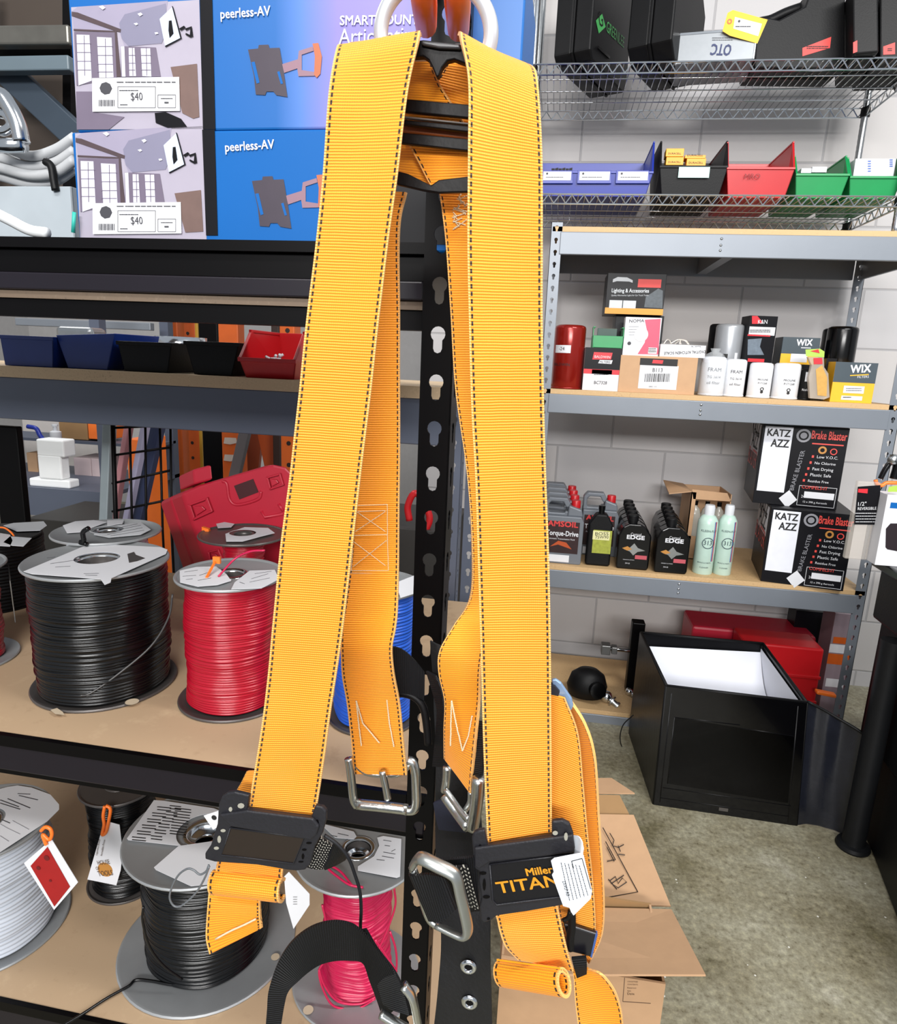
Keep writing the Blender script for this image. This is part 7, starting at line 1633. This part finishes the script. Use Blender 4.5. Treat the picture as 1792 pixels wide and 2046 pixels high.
# ---------------- stitching on the inner straps
def st(pts, Y, q=lambda x, y: (x, y), r=.0005):
    return catmull([at(*q(*p_), Y) for p_ in pts], 3), r
def stitches(name, sets, Y, r):
    mb = MB()
    for pts in sets:
        P_ = [at(*p_, Y) for p_ in pts]; tot = sum((b-a).length for a, b in zip(P_, P_[1:])); 
        for a, b in zip(P_, P_[1:]):
            n = max(2, int((b-a).length/.0012)); d = (b-a)/n
            for i in range(n): w_ = Vector((0, -.0003, 0)); mb.tube([a+d*i, a+d*(i+.5)+w_+Vector((rnd.uniform(-.0002, .0002), 0, 0)), a+d*(i+1)], r, 5)
    mb.build(name, whthread, har, smooth=True)
rnd = random.Random(2)
stitches('box_stitching', (((712, 1010), (774, 1008), (774, 1068), (706, 1070), (712, 1010)), ((715, 1022), (770, 1020)), ((712, 1022), (770, 1062)), ((770, 1022), (710, 1062)), ((706, 1072), (702, 1140)), ((774, 1068), (776, 1140)), ((706, 1082), (770, 1130)), ((772, 1080), (706, 1132)), ((700, 1140), (776, 1140)), ((698, 1145), (778, 1146))), .4982, .0003)
stitches('zigzag_stitching', (((722, 1490), (716, 1440), (712, 1400), (725, 1445), (758, 1484)),), .4965, .0006)
stitches('line_stitching', (((773, 1398), (778, 1445), (787, 1492)),), .4965, .0006)
stitches('zigzag_stitching', (((900, 1490), (901, 1440), (902, 1400), (912, 1450), (924, 1500), (936, 1470), (943, 1430)),), .462, .0006)
stitches('patch_stitching', [((903+rnd.uniform(0, 30), y), (903+rnd.uniform(0, 30), y+8)) for y in range(388, 452, 3)], .4985, .0004)
# ---------------- black keeper strap by the post and hanging belt
ribbon('black_keeper', webK, har, [(440, 130, .520, 445, 440, .520), (520, 150, .522, 520, 430, .522), (600, 215, .525, 600, 445, .525), (665, 295, .530, 662, 480, .530)], q=b5, n=6)
tb('black_loop', [(480, 430), (560, 440), (620, 470), (660, 530), (680, 640), (690, 760)], .53, .0035, mt=blackm)
ribbon('black_belt', webK, har, [(680, 290, .54, 740, 320, .53), (720, 420, .535, 780, 420, .525), (750, 540, .53, 795, 560, .52), (740, 700, .53, 800, 700, .52), (720, 900, .53, 810, 900, .52)], q=b5, n=6)
ribbon('black_belt', M('belt_black', '0b0b0e', .55, 0, .2, 40, .2, 300), har, [(860, 1280, .545, 905, 1300, .54), (868, 1400, .54, 935, 1420, .53), (872, 1520, .53, 950, 1520, .52), (870, 1640, .52, 962, 1650, .50), (874, 1750, .50, 972, 1780, .48), (882, 1850, .48, 978, 1850, .465), (878, 1950, .468, 981, 1950, .46), (864, 2080, .464, 984, 2080, .458)], n=8, ripple=.002)
for x, y, Y in ((936, 1932, .4615), (938, 2003, .4595)):
    mb = MB(); mb.lathe([(.0030, 0), (.0034, .0014), (.0045, .0018), (.0062, .0014), (.0070, .0002)], at(x, y, Y), 24, (0, -1, 0), caps=False); mb.lathe([(0, .0004), (.0031, .0004)], at(x, y, Y), 20, (0, -1, 0), mi=1); mb.build('grommet', [chrome, blackp], har, smooth=True)
ribbon('mesh_pad', M('navy_mesh', '14182a', .7, 0, .6, 900), har, [(725, 1130, .50, 830, 1090, .495), (740, 1220, .50, 900, 1200, .492), (760, 1300, .50, 930, 1320, .49)], q=b5, n=5)
# ---------------- right adjuster
P4 = lambda x, y, Y=.412: at(*b4(x, y), Y)
out = [(510, 630), (525, 590), (560, 574), (604, 568), (625, 682), (1085, 612), (1083, 508), (1160, 500), (1212, 528), (1238, 600), (1255, 760), (1275, 920), (1300, 1080), (1130, 1115), (900, 1155), (690, 1185), (655, 1215), (600, 1234), (574, 1212), (565, 1120), (580, 1060), (560, 930), (570, 870), (530, 845)]
mb = MB(); mb.prism([P4(*q_) for q_ in out], (0, .004, 0)); ad = mb.build('right_adjuster', padm, har, bevel=.0012, seg=3)
mb = MB(); mb.prism([P4(x, y, .4095) for x, y in ((528, 700), (1235, 605), (1250, 700), (1240, 735), (640, 800), (560, 850), (530, 830))], (0, .003, 0)); mb.build('top_bar', padm, ad, bevel=.0012, seg=3)
mb = MB(); mb.prism([P4(x, y, .4112) for x, y in ((640, 815), (1210, 745), (1275, 1030), (680, 1100), (660, 1060))], (0, .001, 0)); mb.build('face_plate', padd, ad)
mb = MB(); mb.tube([P4(x, y, .411) for x, y in ((640, 815), (1210, 745), (1275, 1030), (690, 1105), (660, 1070), (640, 815))], .0008, 6); mb.build('face_rim', padm, ad, smooth=True)
mb = MB()
for x, y, w_, h_ in ((570, 698, 14, 26), (590, 878, 26, 12), (600, 960, 12, 44), (615, 1048, 26, 12), (630, 1205, 12, 8)): mb.prism([P4(x+w_*math.cos(a), y+h_*math.sin(a), .4115) for a in [math.pi*k/4 for k in range(8)]], (0, .0002, 0))
mb.build('dark_slot', blackp, ad)
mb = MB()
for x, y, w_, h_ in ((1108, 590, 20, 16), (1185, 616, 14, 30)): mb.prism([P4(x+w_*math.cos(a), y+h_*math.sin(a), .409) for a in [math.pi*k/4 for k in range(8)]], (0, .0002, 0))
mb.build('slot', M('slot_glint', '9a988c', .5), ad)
Pn = PY(.4112); gold = M('harness_logo_yellow', 'd08e1c', .5)
def boldtext(mb, s, a, b_, hs, lift=.0006, reps=((0, 0), (.0004, 0), (0, .0004), (.0004, .0004), (.0002, .0002))):
    A, B_ = Pn.at(*b4(*a)), Pn.at(*b4(*b_))
    for k, (dx, dz) in enumerate(reps): mb.text(s, A+Vector((dx, 0, dz)), B_+Vector((dx, 0, dz)), Pn.n, 0, hs, lift+.00003*k)
mb = MB(); boldtext(mb, 'Miller', (905, 893), (1092, 870), 1.0); boldtext(mb, 'TITAN', (700, 1018), (1145, 962), .82); mb.build('logo_lettering', gold, ad)
# label tag folded over
wt = M('label_tag_white', 'dfe6ee', .5)
mb = MB(); mb.prism([at(*b4(x, y), .402) for x, y in ((1078, 790), (1100, 772), (1290, 735), (1312, 752), (1372, 1005), (1362, 1060), (1240, 1180), (1222, 1155), (1210, 1125), (1165, 1112), (1085, 890), (1098, 870))], (0, .0008, 0)); tgp = mb.build('label_tag', wt, har)
ribbon('tag_fold', wt, tgp, [(1240, 605, .414, 1245, 735, .4125), (1275, 612, .409, 1268, 735, .4075), (1300, 650, .404, 1295, 742, .4025), (1312, 700, .4026, 1306, 752, .4024)], q=b4, n=5, th=.0008)
PT = PY(.402); mb = MB()
for k in range(6):
    xx = 1150+26*k; a = PT.at(*b4(xx, 800+4*k)); b_ = PT.at(*b4(xx+62, 1075-8*k)); d = (b_-a)
    L_ = d.length; d.normalize(); pos = 0; rnd = random.Random(k)
    while pos < L_:
        e_ = min(L_, pos+rnd.uniform(.0006, .002)); mb.bar(a+d*pos+PT.n*.0002, a+d*e_+PT.n*.0002, .0005, .0001, PT.n); pos = e_+.0004
mb.build('label_print', greyink, tgp)
mb = MB(); a, b_ = PT.at(*b4(1190, 1040)), PT.at(*b4(1158, 935)); mb.text('DSVLP-RB', b_, a, PT.n, 0, 1.2, .0003)
for p_, q_ in (((1225, 790), (1300, 770)), ((1300, 770), (1362, 990)), ((1225, 790), (1240, 840))): mb.bar(PT.at(*b4(*p_))+PT.n*.0002, PT.at(*b4(*q_))+PT.n*.0002, .0005, .0001, PT.n)
mb.build('label_print', ink, tgp)
# chest buckle on the right
ribbon('chest_webbing', webK, har, [(225, 780, .402, 225, 890, .408), (400, 768, .408, 420, 1130, .418), (540, 755, .414, 570, 1140, .418)], q=b4, n=6)
ribbon('chest_webbing_stitched', stm, har, [(375, 830, .4035, 475, 1120, .4135), (480, 822, .408, 560, 1130, .4145)], q=b4, n=8)
ribbon('chest_webbing_loop', webK, har, [(70, 860, .398, 210, 1215, .398), (80, 890, .394, 215, 1215, .394), (200, 880, .392, 300, 1215, .392), (290, 900, .393, 385, 1140, .393), (340, 950, .396, 400, 1120, .397)], q=b4, n=6)
tb('chest_buckle', [(85, 830), (120, 775), (160, 772), (260, 820), (365, 872), (405, 920), (430, 1030), (465, 1180), (482, 1290), (455, 1335), (380, 1310), (260, 1250)], [.398, .396, .392, .389, .388, .388, .388, .388, .388, .388, .390, .394], .0047, q=b4, mt=M('satin_steel', 'a9adaa', .32, .9, .1, 60), flat=.55)
tb('chest_buckle', [(260, 1250), (200, 1190), (140, 1000), (85, 830)], [.396, .397, .397, .398], .0030, q=b4)
# strap below right adjuster
ribbon('leg_webbing', webY, har, [(660, 1120, .424, 1110, 1050, .424), (690, 1195, .424, 1128, 1120, .424), (712, 1290, .423, 1160, 1270, .424), (755, 1400, .423, 1198, 1430, .424), (840, 1490, .425, 1240, 1570, .426)], q=b4, n=8, ripple=.0008)
roll('rolled_strap', (712, 1594), (1172, 1664), .0092, 100, 520, .436, .408, .75, n=30, q=b4, grow=-.16)
ribbon('lower_leg_strap', webY, har, [(1235, 1560, .440, 1345, 1560, .436), (1245, 1640, .438, 1440, 1600, .432), (1250, 1760, .436, 1530, 1710, .430), (1262, 1880, .434, 1580, 1850, .428), (1280, 2010, .432, 1600, 2010, .426)], q=b4, n=8, bow=.002)
mb = MB(); mb.prism([at(*b4(x, y), .436) for x, y in ((1168, 1245), (1240, 1262), (1412, 1318), (1395, 1400), (1370, 1482), (1300, 1462), (1210, 1440), (1195, 1340))], (0, .004, 0)); mb.build('elastic_keeper', M('keeper_black', '101016', .3), har, bevel=.001)
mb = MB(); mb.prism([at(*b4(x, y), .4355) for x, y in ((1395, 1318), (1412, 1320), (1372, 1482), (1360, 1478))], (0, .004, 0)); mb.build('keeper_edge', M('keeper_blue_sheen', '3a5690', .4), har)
ribbon('black_stub', webK, har, [(1225, 1480, .431, 1330, 1470, .431), (1240, 1540, .430, 1335, 1530, .430), (1262, 1620, .432, 1332, 1590, .432)], q=b4, n=5)
tb('elastic_cord', [(1225, 1150), (1228, 1200), (1226, 1270), (1215, 1340), (1215, 1420)], .431, .0030, q=b4, mt=blackm)
tb('elastic_cord', [(1215, 1150), (1200, 1195), (1165, 1215)], .428, .0016, q=b4, mt=blackm)
